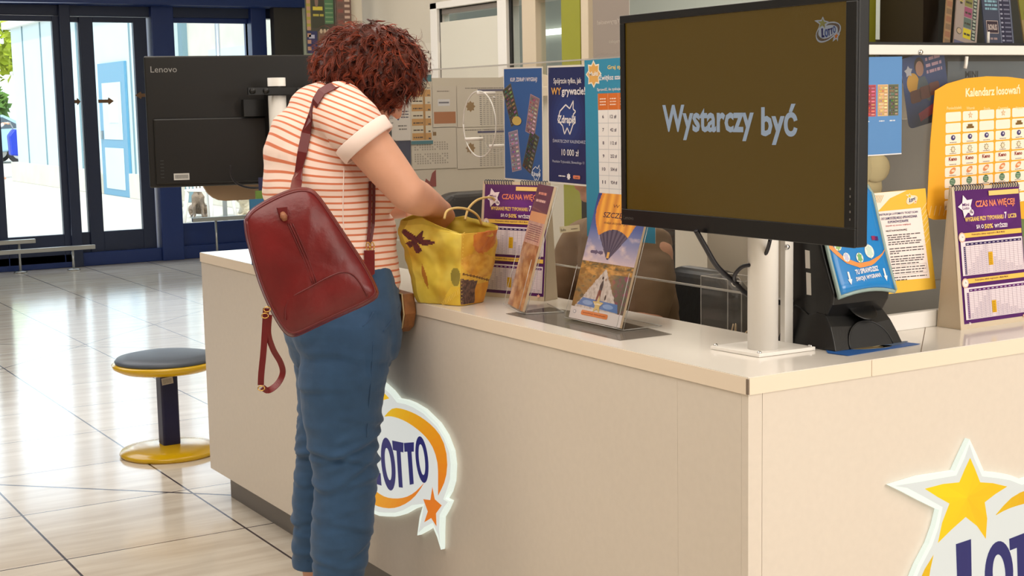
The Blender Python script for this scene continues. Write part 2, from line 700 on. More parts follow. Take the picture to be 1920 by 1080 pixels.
class Sheet(MB):
    """flat print in local x/y (metres), front towards +z, layers a hair apart"""
    DZ = 0.00025

    def zz(s, l):
        return l * s.DZ

    def poly(s, pts, c, l=1):
        n = len(pts)
        a = sum(pts[i][0] * pts[(i + 1) % n][1] - pts[(i + 1) % n][0] * pts[i][1] for i in range(n))
        if a < 0:
            pts = pts[::-1]
        s.add([(p[0], p[1], s.zz(l)) for p in pts], [tuple(range(n))], 0, lin(c))

    def rect(s, x, y, w_, h, c, l=1):
        s.poly([(x, y), (x + w_, y), (x + w_, y + h), (x, y + h)], c, l)

    def rrect(s, x, y, w_, h, r, c, l=1):
        P = []
        for cx, cy, a0 in ((x + w_ - r, y + r, -90), (x + w_ - r, y + h - r, 0), (x + r, y + h - r, 90), (x + r, y + r, 180)):
            for k in range(4):
                a = math.radians(a0 + 30 * k)
                P.append((cx + r * math.cos(a), cy + r * math.sin(a)))
        s.poly(P, c, l)

    def ell2(s, cx, cy, rx, ry, c, l=1, rot=0, n=24):
        cr, sr = math.cos(rot), math.sin(rot)
        s.poly([(cx + rx * math.cos(t) * cr - ry * math.sin(t) * sr, cy + rx * math.cos(t) * sr + ry * math.sin(t) * cr) for t in [2 * math.pi * k / n for k in range(n)]], c, l)

    def star(s, cx, cy, r, c, l=1, n=5, inner=.42, rot=0):
        P = []
        for k in range(2 * n):
            a = math.pi / 2 + rot + math.pi * k / n
            q = r if k % 2 == 0 else r * inner
            P.append((cx + q * math.cos(a), cy + q * math.sin(a)))
        s.add([(cx, cy, s.zz(l))] + [(p[0], p[1], s.zz(l)) for p in P], [(0, 1 + k, 1 + (k + 1) % (2 * n)) for k in range(2 * n)], 0, lin(c))

    def line(s, x0, y0, x1, y1, wd, c, l=1):
        dx, dy = x1 - x0, y1 - y0
        q = math.hypot(dx, dy) or 1
        nx, ny = -dy / q * wd / 2, dx / q * wd / 2
        s.poly([(x0 + nx, y0 + ny), (x0 - nx, y0 - ny), (x1 - nx, y1 - ny), (x1 + nx, y1 + ny)], c, l)

    def pline(s, P, wd, c, l=1, close=False):
        P = list(P)
        if close:
            P.append(P[0])
        for a, b in zip(P, P[1:]):
            s.line(*a, *b, wd, c, l)

    def text(s, t, x, y, w_, h, c, l=2, bold=0.015, rot=0.0, shear=0.0, mirror=False, fn=None):
        """fits the text's ink box to x..x+w_, y..y+h"""
        v, f = text_tris(t, bold)
        if len(v) == 0:
            return
        a, b = v.min(0), v.max(0)
        u = (v - a) / np.maximum(b - a, 1e-6)
        if mirror:
            u[:, 0] = 1 - u[:, 0]
        X = u[:, 0] * w_ + u[:, 1] * h * shear
        Y = u[:, 1] * h
        if fn is not None:
            P = [fn(p, q) for p, q in u]
            X, Y = np.array([p[0] for p in P]), np.array([p[1] for p in P])
            XX, YY = X, Y
        else:
            cr, sr = math.cos(rot), math.sin(rot)
            XX, YY = x + X * cr - Y * sr, y + X * sr + Y * cr
        ff = [q[::-1] for q in f] if mirror else f
        s.add([(p, q, s.zz(l)) for p, q in zip(XX, YY)], ff, 0, lin(c))

    def fuzz(s, x, y, w_, h, c, l=2, seed=0, gap=.35):
        """a line of print too small to read: broken strokes"""
        r = random.Random(seed + int(x * 9999) + int(y * 7777))
        p = x
        while p < x + w_:
            q = r.uniform(.6, 3.2) * h
            q = min(q, x + w_ - p)
            s.rect(p, y, q, h, c, l)
            p += q + h * gap * r.uniform(.6, 1.8)


def frame(origin, right, up):
    """matrix with x=right, y=up, z=towards the viewer of the sheet"""
    r = Vector(right).normalized()
    u = Vector(up)
    u = (u - r * u.dot(r)).normalized()
    z = r.cross(u)
    M = Matrix.Identity(4)
    for i in range(3):
        M[i][0], M[i][1], M[i][2], M[i][3] = r[i], u[i], z[i], origin[i]
    return M


def sheet_obj(sh, name, M, w_, h, label=None, cat=None, group=None, mt='paper', parent=None, thick=0.0008, back=(225, 220, 210), outline=None, kind=None):
    """prints plus a thin backing card, one mesh"""
    if outline is None:
        outline = [(0, 0), (w_, 0), (w_, h), (0, h)]
    sh.prism(outline, lambda a, b: (a, b, -thick), lambda a, b: (a, b, 0), 0, lin(back))
    o = sh.build(name, MT[mt], local=True, recalc=False)
    if parent is not None:
        o.parent = parent
        o.matrix_world = M
        o.matrix_parent_inverse = Matrix.Identity(4)
        o.matrix_local = wmat(parent).inverted() @ M
    else:
        o.matrix_world = M
        tag(o, label, cat, group, kind)
    return o

# ================================================================== SETTING
def struct(name, mb, m, **k):
    o = mb.build(name, m, **k)
    o['kind'] = 'structure'
    return o


struct('floor', MB().box(-5.5, 7.5, -6.2, 12.0, -0.05, 0.0), MT['floor'])
struct('ceiling', MB().box(-5.5, 7.5, -6.2, 12.2, 3.2, 3.3), MT['cream'])
struct('wall_left', MB().box(-5.6, -5.5, -6.2, 12.2, 0, 3.2), MT['cream'])
struct('wall_right', MB().box(7.5, 7.6, -6.2, 12.2, 0, 3.2), MT['cream'])
struct('wall_back', MB().box(-5.5, 7.5, -6.3, -6.2, 0, 3.2), MT['cream'])
# entrance wall: header above the doors and solid ends
mb = MB()
mb.box(-5.5, 7.5, 12.0, 12.15, 2.50, 3.2)
mb.box(-5.5, -1.6, 12.0, 12.15, 0, 2.5)
mb.box(4.75, 7.5, 12.0, 12.15, 0, 2.5)
struct('wall_front', mb, MT['navy'])
struct('trim_1', MB().box(-1.6, 4.75, 11.93, 12.12, 2.385, 2.50), MT['navydark'], bevel=.005)

# window bays of the entrance, each frame with its own pane
YD = 12.0


def bay(name, x0, x1, z0, z1, st=0.055, bot=0.16, y=YD, m='navydark', top=0.05):
    mb_ = MB()
    mb_.box(x0, x0 + st, y - .03, y + .03, z0, z1)
    mb_.box(x1 - st, x1, y - .03, y + .03, z0, z1)
    mb_.box(x0 + st, x1 - st, y - .03, y + .03, z1 - top, z1)
    mb_.box(x0 + st, x1 - st, y - .03, y + .03, z0, z0 + bot)
    f = struct(name, mb_, MT[m], bevel=.004)
    g = MB().box(x0 + st, x1 - st, y - .005, y + .005, z0 + bot, z1 - top).build('glass_pane', MT['glass'], f)
    return f


bay('window_1', -1.55, 0.55, 0.0, 2.385)
d1 = bay('door_1', 1.04, 1.76, 0.05, 2.38, st=.10, bot=.27, y=11.93)
d0 = bay('door_2', 0.46, 1.04, 0.05, 2.38, st=.06, bot=.27, y=11.93)
d2 = bay('door_3', 1.93, 2.58, 0.05, 2.38, st=.13, bot=.27, y=12.0)
d2b = bay('window_2', 1.80, 1.93, 0.05, 2.38, st=.006, bot=.27, y=12.02)
bay('window_3', 2.80, 3.64, 0.05, 2.385, st=.02, bot=.30, m='navy')
bay('window_4', 3.76, 4.72, 0.05, 2.60, st=.03, bot=.30, m='navy')
for i, (a, b) in enumerate(((1.72, 1.82), (2.60, 2.82), (3.62, 3.78))):
    struct('trim_%d' % (i + 2), MB().box(a, b, 11.86, 12.08, 0, 2.52), MT['navy' if i else 'navydark'], bevel=.006)
struct('trim_5', MB().box(-1.6, 4.75, 11.9, 12.12, 0, 0.13), MT['navy'], bevel=.006)
# soffit above the doors seen as a dark strip
struct('trim_6', MB().box(-1.6, 4.75, 11.6, 12.0, 2.48, 2.56), MT['navy'])


def arrow(x0, x1, z, tip, label):
    t = MB()
    h = .016
    L_ = x1 - x0
    if tip > 0:
        P = [(x0, z - h), (x0 + L_ * .62, z - h), (x0 + L_ * .66, z - h * 2.2), (x1, z), (x0 + L_ * .66, z + h * 2.2), (x0 + L_ * .62, z + h), (x0, z + h)]
    else:
        P = [(x1, z - h), (x1 - L_ * .62, z - h), (x1 - L_ * .66, z - h * 2.2), (x0, z), (x1 - L_ * .66, z + h * 2.2), (x1 - L_ * .62, z + h), (x1, z + h)]
    t.prism(P, lambda a, b: (a, 11.955, b), lambda a, b: (a, 11.962, b))
    o = t.build('arrow_sticker', mat('brown_sticker', (126, 92, 62), .6))
    tag(o, label, 'sticker')


arrow(2.07, 2.22, 1.578, 1, 'brown arrow sticker on the door glass pointing right')
arrow(2.43, 2.60, 1.63, -1, 'brown arrow sticker on the door glass pointing left')
arrow(1.81, 1.90, 1.578, 1, 'short brown sticker bar on the narrow glass strip between door posts')


def rail(x0, x1, y, z, label, feet):
    t = thing('floor_rail', label, 'rail', ((x0 + x1) / 2, y, 0))
    MB().box(x0, x1, y - .02, y + .02, z - .02, z + .02).build('bar', MT['silver'], t, bevel=.004)
    for fx in feet:
        q = MB()
        q.tube([(fx, y, 0.0), (fx, y, z - .02)], .012)
        q.lathe([(.06, 0), (.06, .012), (.02, .02)], (fx, y, 0), 16)
        q.build('foot', MT['silver'], t, smooth=True)


rail(0.0, 1.87, 11.62, .21, 'long low steel guard rail on the floor before the left glass doors', (0.3, 1.66))
rail(0.1, 1.35, 11.74, .29, 'short upper steel guard rail close to the leftmost glass door', (.2, 1.2))
rail(2.86, 3.7, 11.7, .40, 'white steel guard rail behind the monitor, nearer the right glass pane', (3.1, 3.6))

# ================================================================== COUNTER
T = .935
cab = thing('counter_cabinet', 'long cream front of the kiosk counter behind the woman, over a grey metal plinth', 'counter', (0.17, 1.6, 0), group=None)
MB().box(0, .30, .222, 3.134, .105, .9).box(0, .034, .0205, .2215, .105, .9).build('body', MT['counter'], cab)
q = MB()
for yy in (2.38, 1.6, .82):
    pass
MB().box(.05, .28, .222, 3.06, 0, .105).build('plinth', MT['kick'], cab)
cab2 = thing('counter_cabinet', 'bright cream right-hand front of the counter under the scanner and the purple calendar', 'counter', (1.6, .1, 0))
MB().box(0.0, .0345, 0, .02, .105, .9).build('corner_strip', MT['counter'], cab2)
MB().box(.0355, 3.4, 0, .22, .105, .9).build('body', MT['counter'], cab2)
MB().box(.06, 3.35, .05, .2, 0, .105).build('plinth', MT['kick'], cab2)

top = thing('worktop', 'glossy white L-shaped counter top carrying the displays and the yellow bag', 'worktop', (0.17, .17, .9))
mb = MB()
P = [(-.002, -.002), (3.42, -.002), (3.42, .232), (.345, .232), (.345, 3.136), (-.002, 3.136)]
mb.prism(P, lambda a, b: (a, b, .9), lambda a, b: (a, b, T))
mb.build('slab', MT['counter_top'], top)
xe = at(1632, 690, y=0).x
q = MB()
q.box(-.0035, -.002, 0, 3.136, .9005, .9335)
q.box(.0, xe - .001, -.0035, -.002, .9005, .9335)
q.box(xe + .001, 3.42, -.0035, -.002, .9005, .9335)
q.build('edge_band', MT['edge'], top)
q = MB()
q.obox((.468, .002, T + .0002), (.729, .232, T + .0002), .0016, .0004)
q.build('joint', MT['seam'], top)
q = MB().box(-.006, -.003, -.006, .0, .902, .932)
q.build('lifted_corner_edge', MT['seam'], top)

# inner desk along the clerk's side, lower than the top, and white upstand
o = MB().box(.345, .62, .26, 2.25, .70, .74).build('inner_desk', MT['white'])
tag(o, 'low white desk on the clerk side behind the counter, below the clear screen', 'desk')
q = MB()
q.box(.33, .345, .235, 3.1, .74, .9)
q.box(.30, .345, .235, 3.1, .88, .9)
o = MB().box(.535, 3.42, .222, .242, T, .973).build('upstand', MT['white'], bevel=.002)
tag(o, 'low white upstand strip at the back of the right counter top', 'upstand')

# screens
ZS0, ZS1 = 1.027, 1.575
scr = thing('clear_screen', 'long clear acrylic screen along the counter back with a round speaking hole', 'screen', (.345, 1.6, T))
XA = .340
mb = MB()
yc, zc, rr = 1.603, 1.408, .093
n = 40
vs, fs = [], []
rectp = []
for k in range(n):
    a = 2 * math.pi * k / n
    vs.append((XA, yc + rr * math.cos(a), zc + rr * math.sin(a)))
for k in range(n):
    a = 2 * math.pi * k / n
    c_, s_ = math.cos(a), math.sin(a)
    hw, hh0, hh1 = .5, zc - ZS0, ZS1 - zc
    tt = min(hw / abs(c_) if abs(c_) > 1e-6 else 9, (hh1 if s_ > 0 else hh0) / abs(s_) if abs(s_) > 1e-6 else 9)
    vs.append((XA, yc + tt * c_, zc + tt * s_))
for k in range(n):
    k2 = (k + 1) % n
    fs.append((k, k2, n + k2, n + k))
cn = [(XA, yc - .5, ZS0), (XA, yc + .5, ZS0), (XA, yc + .5, ZS1), (XA, yc - .5, ZS1)]
mb.add(vs, fs)
# corner fillers of the square round the hole
for cy, cz in ((yc - .5, ZS0), (yc + .5, ZS0), (yc + .5, ZS1), (yc - .5, ZS1)):
    ks = [k for k in range(n)]
    e = [(i, Vector(vs[n + i])) for i in ks]
    best = None
    for k in range(n):
        p, q_ = Vector(vs[n + k]), Vector(vs[n + (k + 1) % n])
        on = lambda v: (abs(abs(v.y - yc) - .5) < 1e-4)
        if on(p) != on(q_):
            mid = (p + q_) / 2
            if (mid.y - yc) * (cy - yc) > 0 and (mid.z - zc) * (cz - zc) > 0:
                best = (p, q_)
    if best:
        mb.add([best[0], best[1], (XA, cy, cz)], [(0, 1, 2)])
mb.add([(XA, .25, ZS0), (XA, yc - .5, ZS0), (XA, yc - .5, ZS1), (XA, .25, ZS1)], [(0, 1, 2, 3)])
mb.add([(XA, yc + .5, ZS0), (XA, 2.72, ZS0), (XA, 2.72, ZS1), (XA, yc + .5, ZS1)], [(0, 1, 2, 3)])
mb.build('pane', MT['acrylic'], scr)
MB().box(XA - .003, XA + .003, .25, 2.72, ZS0 - .002, ZS0 + .002).build('lower_edge', MT['acryledge'], scr)
MB().box(XA - .003, XA + .003, .25, 2.72, ZS1 - .002, ZS1 + .002).build('upper_edge', MT['acryledge'], scr)
for px in ((.31, .238), (.34, 2.71)):
    MB().box(px[0] - .012, px[0] + .012, px[1] - .008, px[1] + .008, T, 1.64 if px[1] < 1 else 1.575).build('post', MT['white'], scr, bevel=.002)
mb = MB()
mb.tube([(XA, yc + .096 * math.cos(2 * math.pi * k / 48), zc + .096 * math.sin(2 * math.pi * k / 48)) for k in range(49)], .0022, 6)
mb.build('speaking_ring', glass_mat('ring_edge', (.95, .95, .95), .3, .1, .6), scr, smooth=True)
mb = MB()
mb.tube([(XA + .05, yc - .01 + .083 * math.cos(2 * math.pi * k / 48), zc - .004 + .083 * math.sin(2 * math.pi * k / 48)) for k in range(49)], .0016, 6)
mb.add([(XA + .05, yc - .01, zc - .004)] + [(XA + .05, yc - .01 + .083 * math.cos(2 * math.pi * k / 32), zc - .004 + .083 * math.sin(2 * math.pi * k / 32)) for k in range(32)], [(0, 1 + k, 1 + (k + 1) % 32) for k in range(32)])
mb.build('inner_disc', MT['clear'], scr)
for a in (90, 225, 330):
    a = math.radians(a)
    c = Vector((XA, yc + .09 * math.cos(a), zc + .09 * math.sin(a)))
    MB().tube([c - Vector((.004, 0, 0)), c + Vector((.055, 0, 0))], .005, 10).build('spacer', MT['white'], scr, smooth=True)

scrB = thing('clear_screen', 'clear acrylic screen over the right counter under a white rail, carrying yellow posters', 'screen', (1.9, .24, T))
YB = .243
MB().add([(.535, YB, 1.04), (3.4, YB, 1.04), (3.4, YB, 1.557), (.535, YB, 1.557)], [(0, 1, 2, 3)]).build('pane', MT['acrylic'], scrB)
MB().box(.535, 3.4, YB - .003, YB + .003, 1.038, 1.042).build('lower_edge', MT['acryledge'], scrB)
MB().box(.335, 3.4, YB - .012, YB + .02, 1.556, 1.5775).build('rail', MT['white'], scrB, bevel=.002)
for x_ in (3.38,):
    MB().box(x_ - .01, x_ + .01, YB - .01, YB + .01, T, 1.557).build('post', MT['white'], scrB)


def screw(p, d, parent, r=.006):
    p, d = Vector(p), Vector(d)
    MB().tube([p, p + d * .003, p + d * .006], [r, r, r * .6], 12).build('screw', MT['chrome'], parent, smooth=True)


screw(at(1725, 98, y=YB - .012), (0, -1, 0), scrB)
screw(at(1475, 463, y=.23), (0, -1, 0), scr)
# a small white clip hanging under the rail
q = MB().tube([(.848, .232, 1.552), (.846, .232, 1.535), (.843, .232, 1.525)], .004, 8)
q.build('clip', MT['white'], scrB, smooth=True)

# ------------------------------------------------------------------ kiosk interior
q = MB().box(.45, 1.32, 3.02, 3.06, .0, 1.575)
o = q.build('partition_panel', MT['cream'])
tag(o, 'cream partition board at the far end of the kiosk holding the result sheets', 'panel')
# kiosk back wall with sliding window (plane x = 2.0)
XW = 2.0
q = MB()
q.box(XW, XW + .08, 4.95, 6.05, 0, 3.2)
q.box(XW, XW + .08, 1.0, 4.95, 0, 1.52)
q.box(XW, XW + .08, 1.0, 4.95, 1.985, 3.2)
struct('wall_kiosk', q, MT['cream'])
q = MB()
q.box(XW - .03, XW + .05, 4.875, 4.95, 1.50, 2.02)
q.box(XW - .03, XW + .05, 3.3, 4.95, 1.985, 2.02)
q.box(XW - .03, XW + .05, 4.15, 4.235, 1.50, 1.985)
f = struct('window_5', q, MT['white'], bevel=.003)
MB().box(XW - .012, XW - .002, 4.862, 4.874, 1.52, 1.985).build('seal', MT['blackmatt'], f)
MB().box(XW - .012, XW - .002, 4.125, 4.148, 1.52, 1.985).build('seal', MT['blackmatt'], f)
MB().box(XW - .004, XW, 4.235, 4.862, 1.955, 1.98).build('slide_track', mat('grey_track', (120, 112, 104), .5), f)
MB().box(XW + .01, XW + .016, 3.35, 4.86, 1.52, 1.95).build('glass_pane', MT['glass'], f)
MB().box(XW - .02, XW + .04, 3.89, 4.015, 1.50, 1.985).build('mullion', MT['card'], f, bevel=.003)
# things behind the window
o = MB().box(1.983, 1.990, at(938, 100, x=1.985).y, 4.858, 1.521, at(900, 33, x=1.985).z).build('notice_board', mat('ivory_board', (214, 210, 196), .6))
tag(o, 'plain ivory board standing in the sliding kiosk window opening', 'board')
o = MB().box(1.983, 1.990, 4.237, at(939, 100, x=1.985).y - .002, at(940, 118, x=1.985).z, at(940, 54, x=1.985).z).build('dark_box', MT['blackmatt'])
tag(o, 'black upright box at the right edge of the ivory board behind the window', 'box')
o = MB().box(XW - .06, XW - .031, 3.445, 3.60, 0, 2.3).build('green_column', MT['green'])
tag(o, 'upright olive green column right of the kiosk window', 'column')
o = MB().box(XW - .06, XW - .031, 3.38, 3.44, 0, 2.3).build('frame_post', MT['card'], bevel=.004)
tag(o, 'beige post directly right of the olive green column', 'post')
struct('wall_mall', MB().box(4.6, 4.7, 1.0, 11.6, 0, 3.2), mat('mall_wall_grey', (176, 180, 170), .6))
ly0, ly1, lz = at(1073, 60, x=4.56).y, at(1008, 60, x=4.56).y, at(1040, 59, x=4.56).z
o = MB().box(4.56, 4.6, ly0, ly1, lz - .022, lz + .022).build('light_strip', mat('lamp_strip', (255, 252, 240), .5, emit=2.2))
tag(o, 'bright horizontal light strip seen through the kiosk window', 'lamp')
# rounded card backs over the window sill
q = MB()
arc = [(-.20, 0)] + [(.20 * -math.cos(math.pi * k / 14), .018 + .075 * math.sin(math.pi * k / 14)) for k in range(15)] + [(.20, 0)]
for yc_, k_ in ((4.02, 0), (3.78, 1)):
    o = MB().prism([(a * .9, b) for a, b in arc], lambda a, b: (1.90 + .012 * k_, yc_ - a, 1.515 + b), lambda a, b: (1.906 + .012 * k_, yc_ - a, 1.515 + b)).build('display_card_back', MT['card'])
    tag(o, 'rounded beige card back below the window mullion, %s of the pair' % ('left' if k_ == 0 else 'right'), 'card')
o = MB().box(1.8, 1.99, 3.3, 3.62, 1.50, 1.545).build('folded_card', MT['card'], bevel=.004)
tag(o, 'folded brown card lying above the dark blue poster, beside the green column', 'card')

# right side: grey boards, cabinets
o = MB().box(.97, 3.6, .80, .84, .0, 1.40).build('grey_board', MT['wallgrey'])
tag(o, 'plain grey inner board behind the instruction sheet and the yellow calendar poster', 'panel')
o = MB().box(.97, 3.6, .80, .84, 1.402, 1.62).build('pale_board', MT['cab'])
tag(o, 'pale beige upper board just below the scratch card display', 'panel')
o = MB().box(1.30, 1.9, .86, 1.34, 0, 1.30)
o.box(1.30, 1.9, 1.345, 1.74, 0, 1.30)
o = o.build('tall_cabinet', MT['cab'], bevel=.003)
tag(o, 'beige two-door cabinet behind the television pole', 'cabinet')
o = MB().box(1.04, 1.27, 1.87, 2.12, 0, 1.16).build('computer_box', MT['blackmatt'], bevel=.01)
tag(o, 'dark box beside the beige cabinet, seen under the television', 'box')

# olive column and dark display case at the top right
o = MB().box(.85, 1.040, .71, .79, 0, 2.2).build('green_column', MT['green'])
tag(o, 'olive green strip right of the large television', 'column')
case = thing('display_case', 'dark case behind the white rail holding upright scratch cards', 'case', (1.8, .5, 1.578))
q = MB().box(1.05, 3.4, .66, .70, 1.50, 2.3)
q.build('back_panel', mat('case_grey_green', (52, 52, 44), .5), case)
MB().box(1.045, 1.10, .55, .70, 1.50, 2.3).build('side_panel', mat('case_brown', (50, 38, 26), .5), case)
MB().box(.36, 3.4, .262, .70, 1.578, 1.585).build('shelf', MT['blackmatt'], case)
# pale rosette behind the ticket poster
fl = MB()
for k in range(11):
    a = 2 * math.pi * k / 11
    c = Vector((.60 + .075 * math.cos(a), .34 + .01 * (k % 3), 1.30 + .07 * math.sin(a)))
    fl.ell(c, ((math.cos(a), 0, math.sin(a)), (0, 1, 0), (-math.sin(a), 0, math.cos(a))), (.045, .008, .034), 12, 8)
fl.ell((.60, .33, 1.30), ((1, 0, 0), (0, 1, 0), (0, 0, 1)), (.05, .012, .05), 12, 8)
fl.tube([(.60, .33, 1.30), (.60, .33, 1.578)], .0012, 5)
o = fl.build('paper_flower', mat('pale_yellow_petals', (214, 200, 150), .8), smooth=True)
tag(o, 'pale yellow paper flower half hidden behind the blue ticket poster', 'flower')

# ================================================================== TELEVISION
TX = .10
tv = thing('television', 'large black television on a white pole showing Wystarczy być', 'television', (TX + .03, .185, 1.19))
y0, y1, z0, z1 = .548, -.180, 1.19, 1.652
Mtv = frame((TX, y0, z0), (0, -1, 0), (0, 0, 1))
Wt, Ht = y0 - y1, z1 - z0
MB().box(TX + .002, TX + .03, y1, y0, z0, z1).build('shell', MT['tvbody'], tv, bevel=.004)
MB().box(TX + .03, TX + .055, y1 + .10, y0 - .10, z0 + .07, z1 - .08).build('rear_cover', MT['black'], tv, bevel=.01)
q = MB()
bz, bb = .017, .036
for a in ((0, Wt, 0, bb), (0, Wt, Ht - bz, Ht), (0, bz, bb, Ht - bz), (Wt - bz * 1.6, Wt, bb, Ht - bz)):
    q.box(a[0], a[1], a[2], a[3], -.002, .004)
o = q.build('bezel', MT['tvbody'], None, bevel=.0015)
o.parent = tv
o.matrix_local = tv.matrix_world.inverted() @ Mtv

LOGO_OUT = [(0, 0), (24, -38), (48, -79), (94, -89), (135, -100), (172, -116), (220, -112), (267, -113), (329, -120), (408, -144), (450, -170), (480, -205), (488, -240), (481, -287), (462, -320), (440, -343), (466, -344), (444, -372), (417, -400), (412, -440), (408, -492), (388, -462), (364, -438), (320, -462), (270, -487), (288, -430), (310, -392), (249, -416), (190, -445), (136, -465), (80, -478), (31, -488), (-40, -492), (-100, -480), (-148, -450), (-180, -405), (-190, -350), (-180, -300), (-150, -250), (-118, -210), (-100, -175), (-89, -141), (-140, -115), (-190, -88), (-233, -66), (-150, -60), (-44, -64), (-24, -34)]


def resample(P, n_):
    d = [0]
    for a, b in zip(P, P[1:]):
        d.append(d[-1] + math.hypot(b[0] - a[0], b[1] - a[1]))
    out = []
    for k in range(n_):
        t = d[-1] * k / (n_ - 1)
        i = 0
        while i < len(P) - 2 and d[i + 1] < t:
            i += 1
        u = (t - d[i]) / max(1e-9, d[i + 1] - d[i])
        out.append((P[i][0] + (P[i + 1][0] - P[i][0]) * u, P[i][1] + (P[i + 1][1] - P[i][1]) * u))
    return out


def smoothp(P, it=2):
    for _ in range(it):
        Q = [P[0]]
        for a, b in zip(P, P[1:]):
            Q.append((a[0] * .75 + b[0] * .25, a[1] * .75 + b[1] * .25))
            Q.append((a[0] * .25 + b[0] * .75, a[1] * .25 + b[1] * .75))
        Q.append(P[-1])
        P = Q
    return P


def draw_logo(sh, ox, oy, k, l=2, dim=1.0, white=(236, 238, 232), outline=True, c_star=((250, 214, 0), (242, 188, 8)), c_arc=((232, 186, 10), (226, 120, 20)), navy=(30, 32, 100), blue=(28, 62, 140)):
    f = lambda P: [(ox + p[0] * k, oy + p[1] * k) for p in P]
    dm = lambda c: tuple(v * dim for v in c)
    if outline:
        sh.poly(f(LOGO_OUT), dm(white), l)
    mixc = lambda a, b, t: tuple(a[i] + (b[i] - a[i]) * t for i in range(3))

    def ribbon(A, B, c0, c1, n_=20):
        A, B = f(resample(smoothp(A), n_)), f(resample(smoothp(B), n_))
        for i in range(n_ - 1):
            sh.poly([A[i], A[i + 1], B[i + 1], B[i]], dm(mixc(c0, c1, i / (n_ - 2))), l + 1)
    ribbon([(87, -181), (132, -150), (178, -140), (276, -138), (368, -151), (436, -177), (463, -229), (450, -289), (401, -344)],
           [(88, -182), (130, -172), (220, -170), (315, -185), (375, -208), (406, -250), (404, -295), (401, -344)], *c_arc)
    ribbon([(-104, -236), (-142, -274), (-170, -340), (-150, -405), (-75, -456), (9, -464), (115, -448), (205, -413), (272, -373), (324, -324)],
           [(-104, -236), (-120, -290), (-118, -340), (-60, -400), (50, -426), (162, -408), (251, -375), (324, -324)], *c_arc)
    S = [(2, -41), (18, -68), (35, -100), (75, -108), (122, -123), (84, -134), (51, -147), (60, -185), (57, -230), (28, -196), (-8, -170), (-50, -190), (-92, -213), (-80, -170), (-59, -132), (-95, -112), (-134, -88), (-80, -86), (-30, -90), (-14, -64)]
    cen = (-4, -128)
    for i in range(len(S)):
        a, b = S[i], S[(i + 1) % len(S)]
        t = min(1, max(0, ((a[0] + b[0]) / 2 + 134 - (a[1] + b[1]) / 2 * .8 - 60) / 330))
        sh.poly(f([cen, a, b]), dm(mixc(c_star[0], c_star[1], t)), l + 1)
    S = [(370, -326), (382, -358), (421, -366), (387, -396), (388, -432), (358, -416), (316, -438), (339, -402), (314, -373), (356, -366)]
    cen = (366, -388)
    for i in range(len(S)):
        sh.poly(f([cen, S[i], S[(i + 1) % len(S)]]), dm((226, 120, 24)), l + 1)
    sh.poly(f([(-37, -225), (10, -222), (17, -355), (50, -356), (54, -392), (-24, -398)]), dm(navy), l + 2)
    for (x, y, rx, ry, tw, th) in ((102, -318, 46, 76, 26, 30), (313, -262, 38, 64, 20, 22)):
        N_ = 32
        A = [(x + rx * math.cos(2 * math.pi * i / N_) - .08 * ry * math.sin(2 * math.pi * i / N_), y + ry * math.sin(2 * math.pi * i / N_)) for i in range(N_ + 1)]
        B = [(x + (rx - tw) * math.cos(2 * math.pi * i / N_) - .08 * ry * math.sin(2 * math.pi * i / N_), y + (ry - th) * math.sin(2 * math.pi * i / N_)) for i in range(N_ + 1)]
        A, B = f(A), f(B)
        for i in range(N_):
            sh.poly([A[i], A[i + 1], B[i + 1], B[i]], dm(blue if outline is True and k < .0002 else navy), l + 2)
    sh.poly(f([(132, -243), (204, -236), (202, -264), (184, -266), (191, -368), (166, -372), (158, -268), (135, -270)]), dm(navy), l + 2)
    sh.poly(f([(206, -236), (268, -222), (266, -249), (252, -252), (260, -342), (235, -350), (226, -257), (208, -261)]), dm(navy), l + 2)


sh = Sheet()
gx0, gx1, gy0, gy1 = bz, Wt - bz * 1.6, bb, Ht - bz
nx_, ny_ = 24, 16
for i in range(nx_):
    for j in range(ny_):
        u, v = (i + .5) / nx_, (j + .5) / ny_
        k = 1.0
        c = (88 - 10 * u - 8 * v, 66 - 5 * u - 4 * v, 12)
        sh.rect(gx0 + (gx1 - gx0) * i / nx_, gy0 + (gy1 - gy0) * j / ny_, (gx1 - gx0) / nx_, (gy1 - gy0) / ny_, (84, 63, 14), 0)
iMtv = Mtv.inverted()


def tvp(px, py):
    p = iMtv @ at(px, py, x=TX)
    return p.x, p.y


a, b, c = tvp(1241, 250), tvp(1497, 256), tvp(1497, 198)
ti = (146, 158, 172)
x_a, x_b = tvp(1241, 240)[0], tvp(1399, 240)[0]
yb_ = tvp(1300, 262)[1]
sh.text('Wystarczy', tvp(1241, 0)[0], tvp(1300, 263)[1] + .0, tvp(1414, 0)[0] - tvp(1241, 0)[0], tvp(1300, 196)[1] - tvp(1300, 263)[1], ti, 2, bold=.03)
sh.text('być', tvp(1428, 0)[0], tvp(1460, 272)[1], tvp(1497, 0)[0] - tvp(1428, 0)[0], tvp(1460, 195)[1] - tvp(1460, 272)[1], ti, 2, bold=.03)
lx, ly = tvp(1543.2, 30.7)
draw_logo(sh, lx, ly, .000097, 2, .62, white=(200, 205, 215), c_star=((170, 165, 90), (160, 150, 80)), c_arc=((110, 95, 70), (120, 90, 80)))
o = sh.build('screen', MT['screen'], local=True, recalc=False)
o.parent = tv
o.matrix_local = tv.matrix_world.inverted() @ Mtv
sh = Sheet()
p = tvp(1172, 408)
sh.text('Lenovo', p[0] + .001, .0125, .038, .0085, (86, 80, 78), 1, bold=.0)
for k in range(5):
    pass
o = sh.build('brand_lettering', MT['paper'], local=True, recalc=False)
o.parent = tv
o.matrix_local = tv.matrix_world.inverted() @ (Mtv @ Matrix.Translation((0, 0, .0045)))
